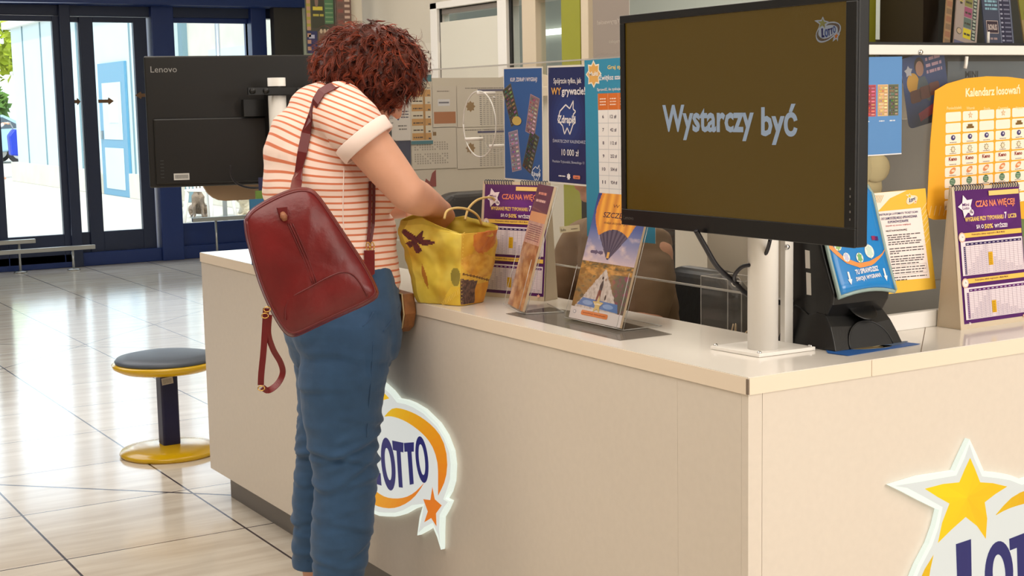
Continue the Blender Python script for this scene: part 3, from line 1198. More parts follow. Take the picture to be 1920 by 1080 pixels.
for k in range(5):
    o = MB().box(Wt - .012, Wt - .009, .05 + .014 * k, .054 + .014 * k, .0035, .0052).build('button', MT['kick'], local=True)
    o.parent = tv
    o.matrix_local = tv.matrix_world.inverted() @ Mtv

pole = thing('pole_stand', 'round white pole on a square base plate holding the large television', 'stand', (.208, .198, T))
MB().tube([(.208, .198, T + .008), (.208, .198, 1.52)], .032, 40).build('pole', MT['white'], pole, smooth=True)
q = MB()
pts = [at(1332, 655, z=T), at(1423, 671, z=T), at(1529, 657, z=T)]
p3 = pts[0] + pts[2] - pts[1]
P = [(v.x, v.y) for v in (pts[0], pts[1], pts[2], p3)]
q.prism(P, lambda a, b: (a, b, T + .0005), lambda a, b: (a, b, T + .008))
q.build('base_plate', MT['white'], pole, bevel=.001)
for p in P:
    c = Vector((.222, .225, 0))
    v = Vector((p[0], p[1], 0)) * .9 + Vector((sum(a[0] for a in P) / 4, sum(a[1] for a in P) / 4, 0)) * .1
    MB().lathe([(.005, 0), (.005, .003), (.003, .005)], (v.x, v.y, T + .0075), 12).build('bolt', MT['chrome'], pole, smooth=True)
MB().box(.155, .18, .13, .27, 1.36, 1.48).build('mount_bracket', MT['black'], pole, bevel=.003)

cb = thing('power_cable', 'black cables dropping from the television round the white pole', 'cable', (.2, .3, 1.2))
pts = [(1305, 432, .16), (1322, 462, .18), (1345, 500, .2), (1376, 528, .215), (1402, 552, .222), (1440, 564, .25), (1470, 570, .27), (1487, 590, .285), (1484, 610, .30)]


def spline(P, n_=8):
    P = [Vector(p) for p in P]
    P = [P[0]] + P + [P[-1]]
    out = []
    for i in range(1, len(P) - 2):
        for k in range(n_):
            t = k / n_
            a, b, c, d = P[i - 1], P[i], P[i + 1], P[i + 2]
            out.append(.5 * ((2 * b) + (c - a) * t + (2 * a - 5 * b + 4 * c - d) * t * t + (3 * b - a - 3 * c + d) * t ** 3))
    out.append(P[-2])
    return out


MB().tube(spline([at(a, b, y=.262) if a < 1395 else at(a, b, y=.262) for a, b, c in pts]), .0058, 8).build('cable', MT['cable'], cb, smooth=True)
pts = [(1444, 450), (1436, 475), (1418, 494), (1392, 500), (1378, 515), (1378, 527)]
MB().tube(spline([at(a, b, y=.15 + .11 * (i / 5)) for i, (a, b) in enumerate(pts)]), .0042, 8).build('cable', MT['cable'], cb, smooth=True)
c = at(1380, 528, y=.262)
MB().tube([c + Vector((.012 * math.cos(t / 8 * math.pi), 0.0, .010 * math.sin(t / 8 * math.pi))) for t in range(17)], .0012, 6).build('cable_tie', MT['white'], cb, smooth=True)

# ================================================================== LIT SIGNS
def lightbox(name, label, M, k=.001, depth=.013):
    t = thing(name, label, 'sign', M=M)
    OUT = [(p[0] * k, p[1] * k) for p in LOGO_OUT]
    n_ = len(OUT)
    q = MB()
    q.prism(OUT, lambda a, b: (a, b, -depth), lambda a, b: (a, b, 0), 0, lin((240, 250, 238)))
    o = q.build('lit_body', MT['backlit'], local=True)
    o.parent = t
    # inner face, slightly inset from the bright rim
    sh = Sheet()
    cx, cy = .14, -.27
    Q = []
    for i in range(n_):
        a, b, c = Vector(OUT[i - 1]), Vector(OUT[i]), Vector(OUT[(i + 1) % n_])
        d1, d2 = (b - a).normalized(), (c - b).normalized()
        nn = Vector((d1.y + d2.y, -(d1.x + d2.x)))
        nn = nn.normalized() if nn.length > .2 else Vector((0, 0))
        Q.append(tuple(b + nn * .011))
    sh.poly(Q, (222, 224, 218), 1)
    draw_logo(sh, 0, 0, k, 2, outline=False)
    o = sh.build('logo_print', MT['backlit'], local=True, recalc=False)
    o.parent = t
    return t


ref = at(560 + 865 / 3, 720 + 430 / 3, x=-.015)
lightbox('illuminated_sign', 'glowing white oval LOTTO sign on the long counter front beside the woman\'s knee', frame((-.0145, ref.y + .487, ref.z + .229), (0, -1, 0), (0, 0, 1)))
ref = at(1640 + 688 / 3.857, 800 + 90 / 3.857, y=-.015)
lightbox('illuminated_sign', 'glowing white star LOTTO sign on the right counter front, bottom right corner', frame((ref.x, -.0145, ref.z), (1, 0, 0), (0, 0, 1)))


# ================================================================== POSTERS
def quadframe(p0, p1, h_up, w_=None):
    """origin at p0 (lower left), x towards p1"""
    p0, p1 = Vector(p0), Vector(p1)
    return frame(p0, p1 - p0, h_up), (p1 - p0).length


def clips(parent_M, w_, h, xs, parent):
    pass


def ticket(sh, x, y, w_, h, rot, base, seed, l=2, stripes=True):
    r = random.Random(seed)
    cr, sr = math.cos(rot), math.sin(rot)
    f = lambda a, b: (x + a * cr - b * sr, y + a * sr + b * cr)

    def rc(a, b, c, d, col, ll):
        sh.poly([f(a, b), f(a + c, b), f(a + c, b + d), f(a, b + d)], col, ll)
    rc(0, 0, w_, h, tuple(min(255, v + 30) for v in base), l)
    rc(w_ * .05, h * .02, w_ * .9, h * .96, base, l + 1)
    nn = 9
    for k in range(nn):
        j = r.randint(-28, 40)
        rc(w_ * .08, h * (.04 + .93 * k / nn), w_ * .5, h * .07, tuple(max(0, min(255, v + j)) for v in base), l + 2)
        rc(w_ * .64, h * (.04 + .93 * k / nn), w_ * .26, h * .045, tuple(max(0, min(255, v + r.randint(20, 90))) for v in base), l + 2)
        for q in range(3):
            rc(w_ * (.12 + .16 * q), h * (.05 + .93 * k / nn), w_ * .09, h * .04, tuple(max(0, min(255, v + r.randint(-60, 80))) for v in base), l + 3)


def scratch_logo(sh, cx, cy, k, c, txt='Zdrapki', l=4):
    P = [(-1, -.1), (-.75, .45), (-.1, .85), (.35, .62), (.75, 1.1), (.72, .6), (1.0, .45), (.72, .25), (.95, -.2), (.7, -.35), (.35, -.95), (.05, -.55), (-.25, -.95), (-.45, -.45)]
    sh.pline([(cx + a * k, cy + b * k) for a, b in P], k * .09, c, l, True)
    sh.text(txt, cx - k * 1.0, cy - k * .42, k * 2.0, k * .62, c, l + 1, bold=.03)


# --- blue scratch ticket poster
XP = .333
p0, p1 = at(946, 336, x=XP), at(1019, 343, x=XP)
M, w_ = quadframe(p0, p1, (0, 0, 1))
h = (at(943, 127, x=XP) - p0).length
sh = Sheet()
sh.rect(.004, .004, w_ - .008, h - .008, (44, 86, 148), 1)
sh.text('KUP, ZDRAP I WYGRAJ!', w_ * .19, h * .865, w_ * .68, h * .045, (226, 220, 226), 3, bold=.02)
ticket(sh, w_ * .20, h * .47, w_ * .24, h * .36, .42, (66, 62, 52), 1)
ticket(sh, w_ * .56, h * .44, w_ * .24, h * .34, -.27, (132, 104, 110), 2)
ticket(sh, w_ * .21, h * .07, w_ * .25, h * .36, .17, (134, 122, 140), 3)
ticket(sh, w_ * .47, h * .13, w_ * .24, h * .36, -.42, (60, 60, 52), 4)
sh.ell2(w_ * .35, h * .53, w_ * .12, h * .04, (196, 168, 88), 6)
scratch_logo(sh, w_ * .83, h * .075, w_ * .11, (226, 232, 240), l=7)
sheet_obj(sh, 'poster', M, w_, h, 'blue poster with four scratch cards and KUP, ZDRAP I WYGRAJ! hanging on the clear screen', 'poster')

# --- dark blue Zdrapki poster
p0, p1 = at(1028, 343, x=XP - .0015), at(1104, 350, x=XP - .0015)
M, w_ = quadframe(p0, p1, (0, -.012, 1))
h = (at(1021, 124, x=XP) - p0).length
sh = Sheet()
sh.rect(.005, .005, w_ - .01, h - .01, (24, 34, 88), 1)
for k in range(5):
    sh.ell2(w_ * .5, h * .55, w_ * (.44 - .07 * k), h * (.28 - .05 * k), (26 + 3 * k, 40 + 6 * k, 98 + 8 * k), 2 + k)
wh = (232, 228, 230)
sh.text('Spójrzcie tylko, jak', w_ * .17, h * .835, w_ * .68, h * .06, wh, 8, bold=.01)
sh.text('WY', w_ * .11, h * .755, w_ * .25, h * .06, (226, 168, 84), 8, bold=.02)
sh.text('grywacie!', w_ * .37, h * .735, w_ * .57, h * .085, wh, 8, bold=.02)
scratch_logo(sh, w_ * .49, h * .555, w_ * .22, wh, l=8)
sh.text('ŚWIĄTECZNY KALENDARZ', w_ * .14, h * .345, w_ * .80, h * .042, (200, 204, 222), 8, bold=.0)
sh.text('10 000 zł', w_ * .36, h * .245, w_ * .42, h * .055, wh, 8, bold=.005)
sh.text('Piotrków Trybunalski, Słowackiego 13', w_ * .13, h * .175, w_ * .78, h * .028, (190, 194, 210), 8, bold=.0)
sh.fuzz(w_ * .28, h * .065, w_ * .17, h * .010, wh, 8, 1)
sh.star(w_ * .53, h * .07, w_ * .05, wh, 8, 7, .7)
sh.rrect(w_ * .64, h * .055, w_ * .17, h * .03, .003, (222, 130, 96), 8)
sh.text('Lotto', w_ * .68, h * .062, w_ * .09, h * .016, (80, 40, 40), 9, bold=.01)
sheet_obj(sh, 'poster', M, w_, h, 'dark navy poster reading Spójrzcie tylko, jak WYgrywacie! on the clear screen', 'poster')
for px, py in ((1029, 128), (1090, 122)):
    c = at(px, py, x=XP - .006)
    q = MB().box(c.x, c.x + .012, c.y - .004, c.y + .004, c.z - .012, c.z + .014)
    tag(q.build('clip', MT['clear'], bevel=.001), 'small clear clip on the top edge of the navy poster, %s one' % ('left' if px < 1050 else 'right'), 'clip')

# --- teal table poster (behind the television)
p0, p1 = at(1101, 443, x=XP - .003), at(1229, 457, x=XP - .003)
M, w_ = quadframe(p0, p1, (0, 0, 1))
h = (at(1101, 113, x=XP) - p0).length
sh = Sheet()
sh.rect(0, 0, w_, h, (48, 140, 176), 1)
sh.star(w_ * .14, h * .92, w_ * .12, (240, 232, 214), 2, 8, .72)
sh.star(w_ * .14, h * .92, w_ * .10, (224, 172, 92), 3, 8, .72)
sh.text('Multi', w_ * .07, h * .91, w_ * .14, h * .025, (240, 236, 230), 4, bold=.02)
sh.text('Graj systemem', w_ * .35, h * .935, w_ * .42, h * .028, (238, 206, 116), 3, bold=.02)
sh.text('Zwiększ szanse na wygraną', w_ * .22, h * .875, w_ * .70, h * .036, wh, 3, bold=.02)
sh.text('Sprawdź, ile zyskujesz dzięki grze systemem', w_ * .19, h * .82, w_ * .76, h * .022, wh, 3, bold=.01)
cw, ch_ = w_ * .15, h * .073
tx0, ty0 = w_ * .20, h * .135
sh.rect(tx0, ty0, cw * 5, ch_ * 8, (206, 206, 210), 2)
sh.rect(tx0, ty0 + ch_ * 8, cw * 5, ch_ * 1.25, (214, 112, 40), 2)
tab = [['6', '12 zł', '6'], ['7', '42 zł', '21'], ['8', '112 zł', '56'], ['9', '252 zł', '126'], ['10', '504 zł', '252'], ['11', '924 zł', '462'], ['12', '', ''], ['', '', '']]
for i in range(5):
    for j in range(8):
        sh.rect(tx0 + cw * i + .0008, ty0 + ch_ * (7 - j) + .0008, cw - .0016, ch_ - .0016, (238, 234, 232), 3)
        if i < 3 and tab[j][i]:
            s_ = tab[j][i]
            ww = cw * min(.62, .17 * len(s_))
            sh.text(s_, tx0 + cw * (i + .5) - ww / 2, ty0 + ch_ * (7.36 - j), ww, ch_ * .26, (74, 62, 84), 4, bold=.02)
    sh.rect(tx0 + cw * i, ty0 + ch_ * 8, .0008, ch_ * 1.25, (240, 200, 170), 3)
    for k in range(3):
        sh.fuzz(tx0 + cw * (i + .2), ty0 + ch_ * (8.35 + .22 * k), cw * .6, ch_ * .09, (250, 220, 200), 4, i + k)
sh.ell2(w_ * .13, h * .065, w_ * .055, w_ * .055, wh, 3)
sh.ell2(w_ * .13, h * .065, w_ * .043, w_ * .043, (48, 140, 176), 4)
sh.text('18+', w_ * .10, h * .057, w_ * .075, h * .016, wh, 5, bold=.02)
sheet_obj(sh, 'poster', M, w_, h, 'teal poster with an orange and white number table, half behind the television', 'poster')

# --- pale sheet above, repeating the navy poster's words mirrored
pz_ = Vector((XA + .001, at(1112, 108, x=XA).y, ZS1 + .0025))
M, w_ = quadframe(pz_, Vector((XA + .001, at(1180, 108, x=XA).y, ZS1 + .0025)), (0, 0, 1))
h = .20
sh = Sheet()
sh.rect(0, 0, w_, h, (156, 146, 138), 1)
sh.text('WYgrywacie!', w_ * .12, h * .40, w_ * .80, h * .07, (184, 174, 166), 2, bold=.02, mirror=True)
sh.text('Zdrapki', w_ * .45, h * .16, w_ * .5, h * .05, (176, 168, 160), 2, bold=.02, mirror=True)
sh.text('ŚWIĄTECZNY', w_ * .05, h * .03, w_ * .6, h * .035, (176, 166, 158), 2, bold=.0, mirror=True)
sheet_obj(sh, 'poster', M, w_, h, 'pale grey back of a poster with mirrored lettering beside the television\'s top left corner', 'poster')

# --- name tape
M, w_ = quadframe(at(1050, 437, x=.332), at(1087, 433, x=.332), (0, 0, 1))
sh = Sheet()
sh.text('Bułka', w_ * .06, .004, w_ * .26, .007, (50, 44, 36), 1, bold=.0)
sh.fuzz(w_ * .58, .006, w_ * .34, .002, (80, 72, 60), 1, 3)
sheet_obj(sh, 'paper_tape', M, w_, .017, 'narrow cream strip of tape with handwriting stuck on the clear screen', 'tape', back=(214, 204, 172))

# ---------------------------------------------------------------- result sheets on the far partition (y = 3.02)
YP = 3.017


def psheet(x0, y0, x1, y1, name, label, draw, c=(206, 198, 184), dy=0.0, cat='sheet', grp=None):
    a, b = at(x0, y1, y=YP - dy), at(x1, y1, y=YP - dy)
    t_ = at(x0, y0, y=YP - dy)
    ww, hh = b.x - a.x, t_.z - a.z
    M_ = frame(a, (1, 0, 0), (0, 0, 1))
    s_ = Sheet()
    s_.rect(0, 0, ww, hh, c, 1)
    draw(s_, ww, hh)
    return sheet_obj(s_, name, M_, ww, hh, label, cat, grp, back=c)


def d_res(s_, a, b):
    s_.rect(a * .05, b * .10, a * .9, b * .28, (170, 108, 62), 2)
    s_.fuzz(a * .2, b * .86, a * .5, b * .02, (120, 110, 100), 2)
    s_.rect(a * .22, b * .52, a * .5, b * .16, (214, 214, 218), 2)
    s_.rect(a * .26, b * .58, a * .42, b * .04, (120, 120, 130), 3)


def d_tab(s_, a, b):
    s_.rect(a * .30, b * .80, a * .25, b * .09, (130, 100, 56), 2)
    s_.rect(a * .36, b * .88, a * .12, b * .05, (130, 100, 56), 2)
    for k in range(14):
        for j in range(9):
            if (k + j) % 7:
                s_.rect(a * (.06 + .055 * k), b * (.12 + .055 * j + (.06 if j > 4 else 0)), a * .03, b * .035, (160, 152, 142), 2)


def d_dense(s_, a, b):
    s_.rect(a * .25, b * .86, a * .72, b * .05, (86, 84, 112), 2)
    for k in range(16):
        for j in range(16):
            s_.rect(a * (.27 + .042 * k), b * (.05 + .048 * j), a * .026, b * .022, (168, 162, 154) if k % 4 else (140, 136, 132), 2)
    s_.fuzz(a * .1, b * .93, a * .5, b * .02, (120, 112, 104), 2)
    s_.star(a * .16, b * .5, a * .06, (150, 124, 92), 2, 8, .7)


psheet(812, 161, 857, 240, 'result_sheet', 'grey result sheet with a brown bar, upper middle of the far partition', d_res)
psheet(773, 240, 857, 318, 'result_sheet', 'grey table sheet under the orange striped sheet on the far partition', d_tab)
psheet(858, 161, 1010, 239, 'result_sheet', 'dense grey table sheet behind the speaking hole, upper one', d_dense)
psheet(858, 240, 1010, 317, 'result_sheet', 'dense grey table sheet behind the speaking hole, lower one', d_dense)


def d_orange(s_, a, b):
    s_.rect(0, b * .90, a, b * .1, (56, 116, 128), 2)
    s_.rect(0, 0, a, b * .05, (56, 116, 128), 2)
    for k in range(8):
        cc = (196, 148, 84) if k % 2 == 0 else (214, 204, 182)
        s_.rect(a * .06, b * (.06 + .104 * k), a * .88, b * .10, cc, 2)
        s_.fuzz(a * .12, b * (.09 + .104 * k), a * .44, b * .018, (70, 54, 40), 3, k)
        s_.fuzz(a * .8, b * (.07 + .104 * k), a * .1, b * .02, (60, 60, 64), 3, k)
    s_.rect(a * .58, b * .06, a * .10, b * .75, (170, 128, 70), 3)


psheet(771, 140, 812, 271, 'result_sheet', 'tall orange and cream striped number sheet with teal ends on the partition', d_orange, dy=.004)


def d_notice(s_, a, b):
    for k in range(12):
        s_.fuzz(a * .3, b * (.58 + .03 * k), a * .6, b * .01, (60, 60, 80), 2, k)
    s_.rect(a * .45, b * .04, a * .32, b * .36, (60, 64, 64), 2)
    s_.fuzz(a * .3, b * .46, a * .6, b * .02, (50, 50, 60), 2)


def d_notice2(s_, a, b):
    s_.ell2(a * .22, b * .62, a * .10, b * .13, (30, 50, 110), 2)
    s_.ell2(a * .22, b * .62, a * .04, b * .08, (220, 220, 225), 3)
    for k in range(3):
        s_.fuzz(a * .4, b * (.55 + .07 * k), a * .5, b * .025, (40, 46, 80), 2, k)
    s_.fuzz(a * .2, b * .34, a * .55, b * .03, (110, 104, 100), 2, 9)
    s_.fuzz(a * .25, b * .26, a * .5, b * .03, (110, 104, 100), 2, 5)


psheet(714, 195, 741, 263, 'notice_card', 'white notice card with small print and a dark block, left of the logo card', d_notice, c=(216, 210, 204), dy=.003)
psheet(741, 186, 771, 264, 'notice_card', 'white notice card with a round blue emblem on the far partition', d_notice2, c=(218, 212, 206), dy=.003)


def d_dark(s_, a, b):
    s_.rect(a * .4, 0, a * .14, b, (70, 56, 70), 2)


psheet(722, 264, 772, 345, 'leaflet', 'dark navy leaflet below the two white notice cards', d_dark, c=(46, 54, 84), cat='leaflet')
psheet(770, 320, 818, 352, 'leaflet', 'cream leaflet with a red zigzag at the foot of the partition', lambda s_, a, b: (s_.poly([(a * .5, 0), (a * .6, b * .5), (a * .75, b * .3), (a * .85, b * .8), (a, b), (a, 0)], (140, 56, 50), 2)), c=(200, 190, 176), cat='leaflet')

# notice at the left of the sliding window
M, w_ = quadframe(at(798, 146, x=1.985), at(826, 146, x=1.985), (0, 0, 1))
sh = Sheet()
sh.rect(0, 0, w_, .19, (212, 204, 190), 1)
r = random.Random(4)
for k in range(22):
    sh.ell2(w_ * (.15 + .35 * r.random()), .02 + .13 * r.random(), .006, .009, (90, 66, 54) if k % 2 else (150, 110, 96), 2 + k % 2)
sheet_obj(sh, 'picture_sheet', M, w_, .19, 'cream sheet with a dark flower drawing beside the sliding window', 'sheet')

# ---------------------------------------------------------------- scratch-card poster rack (far left of the kiosk)
YR = 5.6
tag_l = 'scratch card rack poster'


def rack(x0, x1, name, label, draw, c, y=YR):
    a, b, t_ = at(x0, 100, y=y), at(x1, 100, y=y), at(x0, -40, y=y)
    M_ = frame(a, (1, 0, 0), (0, 0, 1))
    s_ = Sheet()
    s_.rect(0, 0, b.x - a.x, t_.z - a.z, c, 1)
    draw(s_, b.x - a.x, t_.z - a.z)
    return sheet_obj(s_, name, M_, b.x - a.x, t_.z - a.z, label, 'poster', back=c, thick=.01)


def d_r1(s_, a, b):
    s_.rect(a * .02, b * .32, a * .14, b * .65, (150, 140, 60), 2)
    for k in range(8):
        s_.rect(a * .03, b * (.04 + .09 * k), a * .12, b * .05, (170, 130, 106), 3)
    s_.rect(a * .2, b * .34, a * .42, b * .62, (52, 54, 40), 2)
    s_.fuzz(a * .24, b * .50, a * .36, b * .03, (160, 150, 60), 3, 1)
    s_.fuzz(a * .24, b * .58, a * .34, b * .05, (190, 176, 60), 3, 2)
    s_.ell2(a * .5, b * .78, a * .09, b * .05, (230, 106, 60), 3)
    s_.ell2(a * .75, b * .80, a * .10, b * .06, (60, 160, 70), 3)
    s_.ell2(a * .37, b * .70, a * .06, b * .08, (120, 96, 84), 3)
    s_.rect(a * .64, b * .40, a * .30, b * .35, (70, 110, 76), 2)
    for k in range(5):
        s_.rect(a * .66, b * (.42 + .06 * k), a * .26, b * .02, (110, 140, 100), 3)
    s_.rect(a * .02, 0, a * .34, b * .30, (38, 42, 84), 2)
    s_.fuzz(a * .08, b * .2, a * .2, b * .05, (160, 160, 180), 3, 5)
    s_.rect(a * .4, 0, a * .55, b * .30, (110, 84, 70), 2)
    for k in range(4):
        s_.ell2(a * (.5 + .12 * k), b * .3, a * .05, b * .03, (180, 160, 136), 3)


rack(576, 631, 'scratch_card_poster', 'dark game poster with orange and green dots left of the woman\'s hair top', d_r1, (64, 62, 52))
rack(634, 661, 'scratch_card_poster', 'narrow brown striped game poster above the woman\'s hair', lambda s_, a, b: [s_.rect(a * .08, b * (.02 + .075 * k), a * .36, b * .05, (96 + 30 * (k % 2), 74, 66), 2) for k in range(12)] + [s_.rect(a * .54, b * (.02 + .075 * k), a * .36, b * .035, (190, 164, 148), 2) for k in range(12)], (104, 78, 70), y=YR - .02)
o = MB().box(at(631, 0, y=YR - .01).x, at(662, 0, y=YR).x + .06, YR + .012, YR + .05, 0, 3.2).build('rack_board', MT['cream'])
tag(o, 'pale upright board behind the narrow brown game poster', 'board')

# ---------------------------------------------------------------- right screen sheets
YS = .235
# blue ticket poster
p0 = at(1560, 297, y=YS)
M, w_ = quadframe(p0, at(1690, 289, y=YS), (0, 0, 1))
h = (at(1695, 106, y=YS).z - at(1690, 289, y=YS).z)
sh = Sheet()
sh.rect(0, 0, w_, h, (86, 138, 196), 1)
for k, (bx, col_) in enumerate(((.16, (150, 60, 70)), (.43, (160, 62, 74)), (.645, (198, 160, 112)), (.80, (88, 92, 72)))):
    ticket(sh, w_ * bx, h * .40, w_ * (.15 if k > 1 else .19), h * .32, 0, col_, 11 + k)
    sh.fuzz(w_ * (bx + .02), h * .345, w_ * .08, h * .012, (220, 226, 236), 3, k)
sh.rect(0, 0, w_, h * .012, (226, 226, 230), 2)
sheet_obj(sh, 'poster', M, w_, h, 'light blue ticket poster sticking out behind the television\'s right edge', 'poster')
for k, c_ in enumerate(((228, 226, 216), (160, 170, 60))):
    pass

# rounded promo card, rotated
M = frame(at(1704, 243, y=YS + .09), (1, 0, .20), (-.20, 0, 1))
sh = Sheet()
w_, h = .145, .165
sh.rrect(0, 0, w_, h, .014, (52, 84, 148), 1)
sh.ell2(w_ * .22, h * .62, .02, .024, (226, 174, 60), 2)
sh.star(w_ * .15, h * .80, .014, (210, 215, 230), 3, 5, .6)
sh.ell2(w_ * .40, h * .84, .016, .020, (60, 40, 34), 3)
sh.ell2(w_ * .40, h * .80, .013, .018, (196, 150, 128), 4)
sh.poly([(w_ * .28, h * .5), (w_ * .36, h * .68), (w_ * .5, h * .68), (w_ * .62, h * .42), (w_ * .55, h * .3)], (90, 110, 124), 3)
for k in range(3):
    sh.rrect(w_ * (.12 + .22 * k), h * (.34 + .02 * k), w_ * .24, h * .18, .006, (110 + 10 * k, 72, 62), 4)
sh.poly([(w_ * .25, h * .18), (w_ * .95, h * .34), (w_ * .95, h * .20), (w_ * .28, h * .06)], (196, 60, 96), 5)
for k in range(3):
    sh.fuzz(w_ * .55, h * (.70 + .09 * k), w_ * .36, h * .045, (226, 190, 216), 4, k)
P_ = []
for cx, cy, a0 in ((w_ - .014, .014, -90), (w_ - .014, h - .014, 0), (.014, h - .014, 90), (.014, .014, 180)):
    for k in range(4):
        a = math.radians(a0 + 30 * k)
        P_.append((cx + .014 * math.cos(a), cy + .014 * math.sin(a)))
sheet_obj(sh, 'promo_card', M, w_, h, 'tilted blue rounded promo card with a smiling man, left of the yellow calendar poster', 'card', outline=P_)
# grey blue sheet behind the calendar poster
p0 = at(1776, 165, y=YS + .1)
M = frame(p0, (1, 0, .0), (0, 0, 1))
sh = Sheet()
w_, h = .42, at(1776, 131, y=YS + .1).z - p0.z + .02
sh.rect(0, 0, w_, h, (122, 136, 146), 1)
sh.text('MINI', .06, h * .38, .045, .016, (36, 44, 44), 2, bold=.03)
sheet_obj(sh, 'poster', M, w_, h, 'grey blue sheet with dark letters just above the yellow calendar poster', 'poster', back=(122, 136, 146))


# Kalendarz losowań
def wm(px, py, y):
    p = at(px, py, y=y)
    return p.x, p.z


a = wm(1753, 168, YS)
b = wm(1737, 383, YS)
M = frame((b[0], YS - .002, b[1]), (1, 0, .028), (-.028, 0, 1))
iM = M.inverted()


def kp(px, py):
    p = iM @ at(px, py, y=YS - .002)
    return p.x, p.y


OUTL = [kp(1738, 390), kp(1744, 270), kp(1753, 170), kp(1775, 157), kp(1810, 147), kp(1850, 143), kp(1890, 144), kp(1935, 150), kp(1975, 162), kp(2002, 176), kp(1996, 300), kp(1990, 420), kp(1900, 408), kp(1800, 410), kp(1750, 412), kp(1741, 408)]
sh = Sheet()
sh.poly(OUTL, (240, 172, 34), 1)
Wk = kp(1990, 300)[0]
kt = lambda t, x0, y1_, x1, y0_, c, l=3, b_=.02: sh.text(t, kp(x0, y1_)[0], kp(x0, y1_)[1], kp(x1, y1_)[0] - kp(x0, y1_)[0], kp(x0, y0_)[1] - kp(x0, y1_)[1], c, l, bold=b_)
kt('Kalendarz losowań', 1810, 182, 1912, 164, (250, 236, 190), b_=.03)
for k, dn in enumerate(('Poniedziałek', 'Wtorek', 'Środa', 'Czwartek', 'Piątek')):
    ccx = 1789 + 30.5 * k
    hw = (14, 8, 6, 10, 7)[k]
    kt(dn, ccx - hw, 206, ccx + hw, 200, (252, 226, 150), b_=.02)
x00, y00 = kp(1773, 229)
x01, y01 = kp(1867, 229)
cw = (x01 - x00) / 3
rh = (kp(1773, 229)[1] - kp(1773, 353)[1]) / 6.0
for j in range(9):
    for i in range(7):
        cx, cy = x00 + cw * i - rh * .0 - j * .0006, y00 - rh * j
        sh.rrect(cx, cy, cw * .90, rh * .86, .004, (250, 234, 216), 2)
        mx_, my_ = cx + cw * .45, cy + rh * .48
        if j == 0 and i in (1, 3, 5):
            sh.star(mx_, my_, rh * .34, (206, 160, 96), 3)
            sh.star(mx_, my_, rh * .22, (240, 214, 180), 4)
        elif j == 1 and i in (1, 4):
            sh.rect(mx_ - cw * .22, my_ - rh * .2, cw * .44, rh * .2, (122, 90, 34), 3)
            sh.rect(mx_ - cw * .14, my_ - rh * .0, cw * .28, rh * .2, (122, 90, 34), 3)
        elif j == 2:
            sh.ell2(mx_, my_ + rh * .06, cw * .13, rh * .24, (58, 50, 110), 3)
            sh.star(mx_ + cw * .02, my_ + rh * .1, rh * .14, (230, 226, 236), 4)
        elif j == 3:
            sh.star(mx_, my_, rh * .36, (150, 140, 100), 3, 8, .6)
            sh.star(mx_, my_, rh * .24, (236, 222, 190), 4, 8, .6)
        elif j == 4:
            sh.text('Keno', mx_ - cw * .24, my_ - rh * .05, cw * .48, rh * .36, (140, 44, 30), 3, bold=.04)
        elif j == 5:
            sh.ell2(mx_, my_ + rh * .05, cw * .20, rh * .24, (222, 140, 84), 3, rot=.5)
            sh.ell2(mx_ + cw * .02, my_ + rh * .05, cw * .10, rh * .11, (246, 214, 180), 4)
        elif j == 6:
            sh.ell2(mx_, my_ + rh * .05, cw * .17, rh * .34, (60, 110, 76), 3)
            for q_ in range(3):
                sh.rect(mx_ - cw * .12, my_ - rh * .15 + q_ * rh * .16, cw * .24, rh * .04, (220, 226, 200), 4)
        elif j == 7:
            sh.star(mx_, my_, rh * .3, (110, 80, 120), 3, 6, .6)
        if j > 1:
            sh.fuzz(mx_ - cw * .2, cy + rh * .08, cw * .4, rh * .06, (120, 90, 70), 3, i + j)
for k in range(9):
    a = kp(1742 + 9 * k, 404)
    b = kp(1746 + 9 * k, 386)
    sh.line(a[0], a[1], b[0], b[1], .002, (248, 214, 150), 2)
sheet_obj(sh, 'calendar_poster', M, 1, 1, 'large yellow arched poster titled Kalendarz losowań on the right screen', 'poster', outline=OUTL, back=(240, 172, 34))
MB()
q = MB().prism([(.0, 0), (.1, 0), (.1, .05), (.0, .05)], lambda a, b: (at(1912, 410, y=.5).x + a, .50, at(1912, 410, y=.5).z + b - .05), lambda a, b: (at(1912, 410, y=.5).x + a, .502, at(1912, 410, y=.5).z + b - .05))
tag(q.build('green_leaflet', mat('leaf_green_paper', (120, 150, 70), .6)), 'green paper corner between the two purple and yellow calendars at the right edge', 'leaflet')

# instruction sheet
p0, p1 = at(1654, 553, y=YS), at(1755, 541, y=YS)
M, w_ = quadframe(p0, p1, (-.1, 0, 1))
iM = M.inverted()
OUTL = [(0, 0), (w_, 0), kp(0, 0), kp(0, 0)]


def ip(px, py):
    p = iM @ at(px, py, y=YS)
    return p.x, p.y


OUTL = [ip(1652, 553), ip(1755, 541), ip(1743, 440), ip(1735, 353), ip(1628, 363), ip(1640, 460)]
sh = Sheet()
sh.poly(OUTL, (238, 190, 60), 1)
sh.poly([ip(1628, 363), ip(1700, 357), ip(1668, 372), ip(1650, 392), ip(1634, 408)], (250, 236, 220), 2)
sh.poly([ip(1644, 397), ip(1726, 389), ip(1743, 521), ip(1660, 528)], (252, 236, 232), 3)
for k in range(7):
    for (xx, yy) in ((1632 + 3.0 * k, 380), (1653 + 2.9 * k, 548)):
        a, b = ip(xx, yy), ip(xx + 6, yy - 14)
        sh.line(a[0], a[1], b[0], b[1], .0016, (214, 180, 110), 4)
    a, b = ip(1727 + .9 * k, 395 + 11 * k), ip(1737 + .9 * k, 380 + 11 * k)
    sh.line(a[0], a[1], b[0], b[1], .0016, (252, 226, 170), 4)
a = ip(1705, 362)
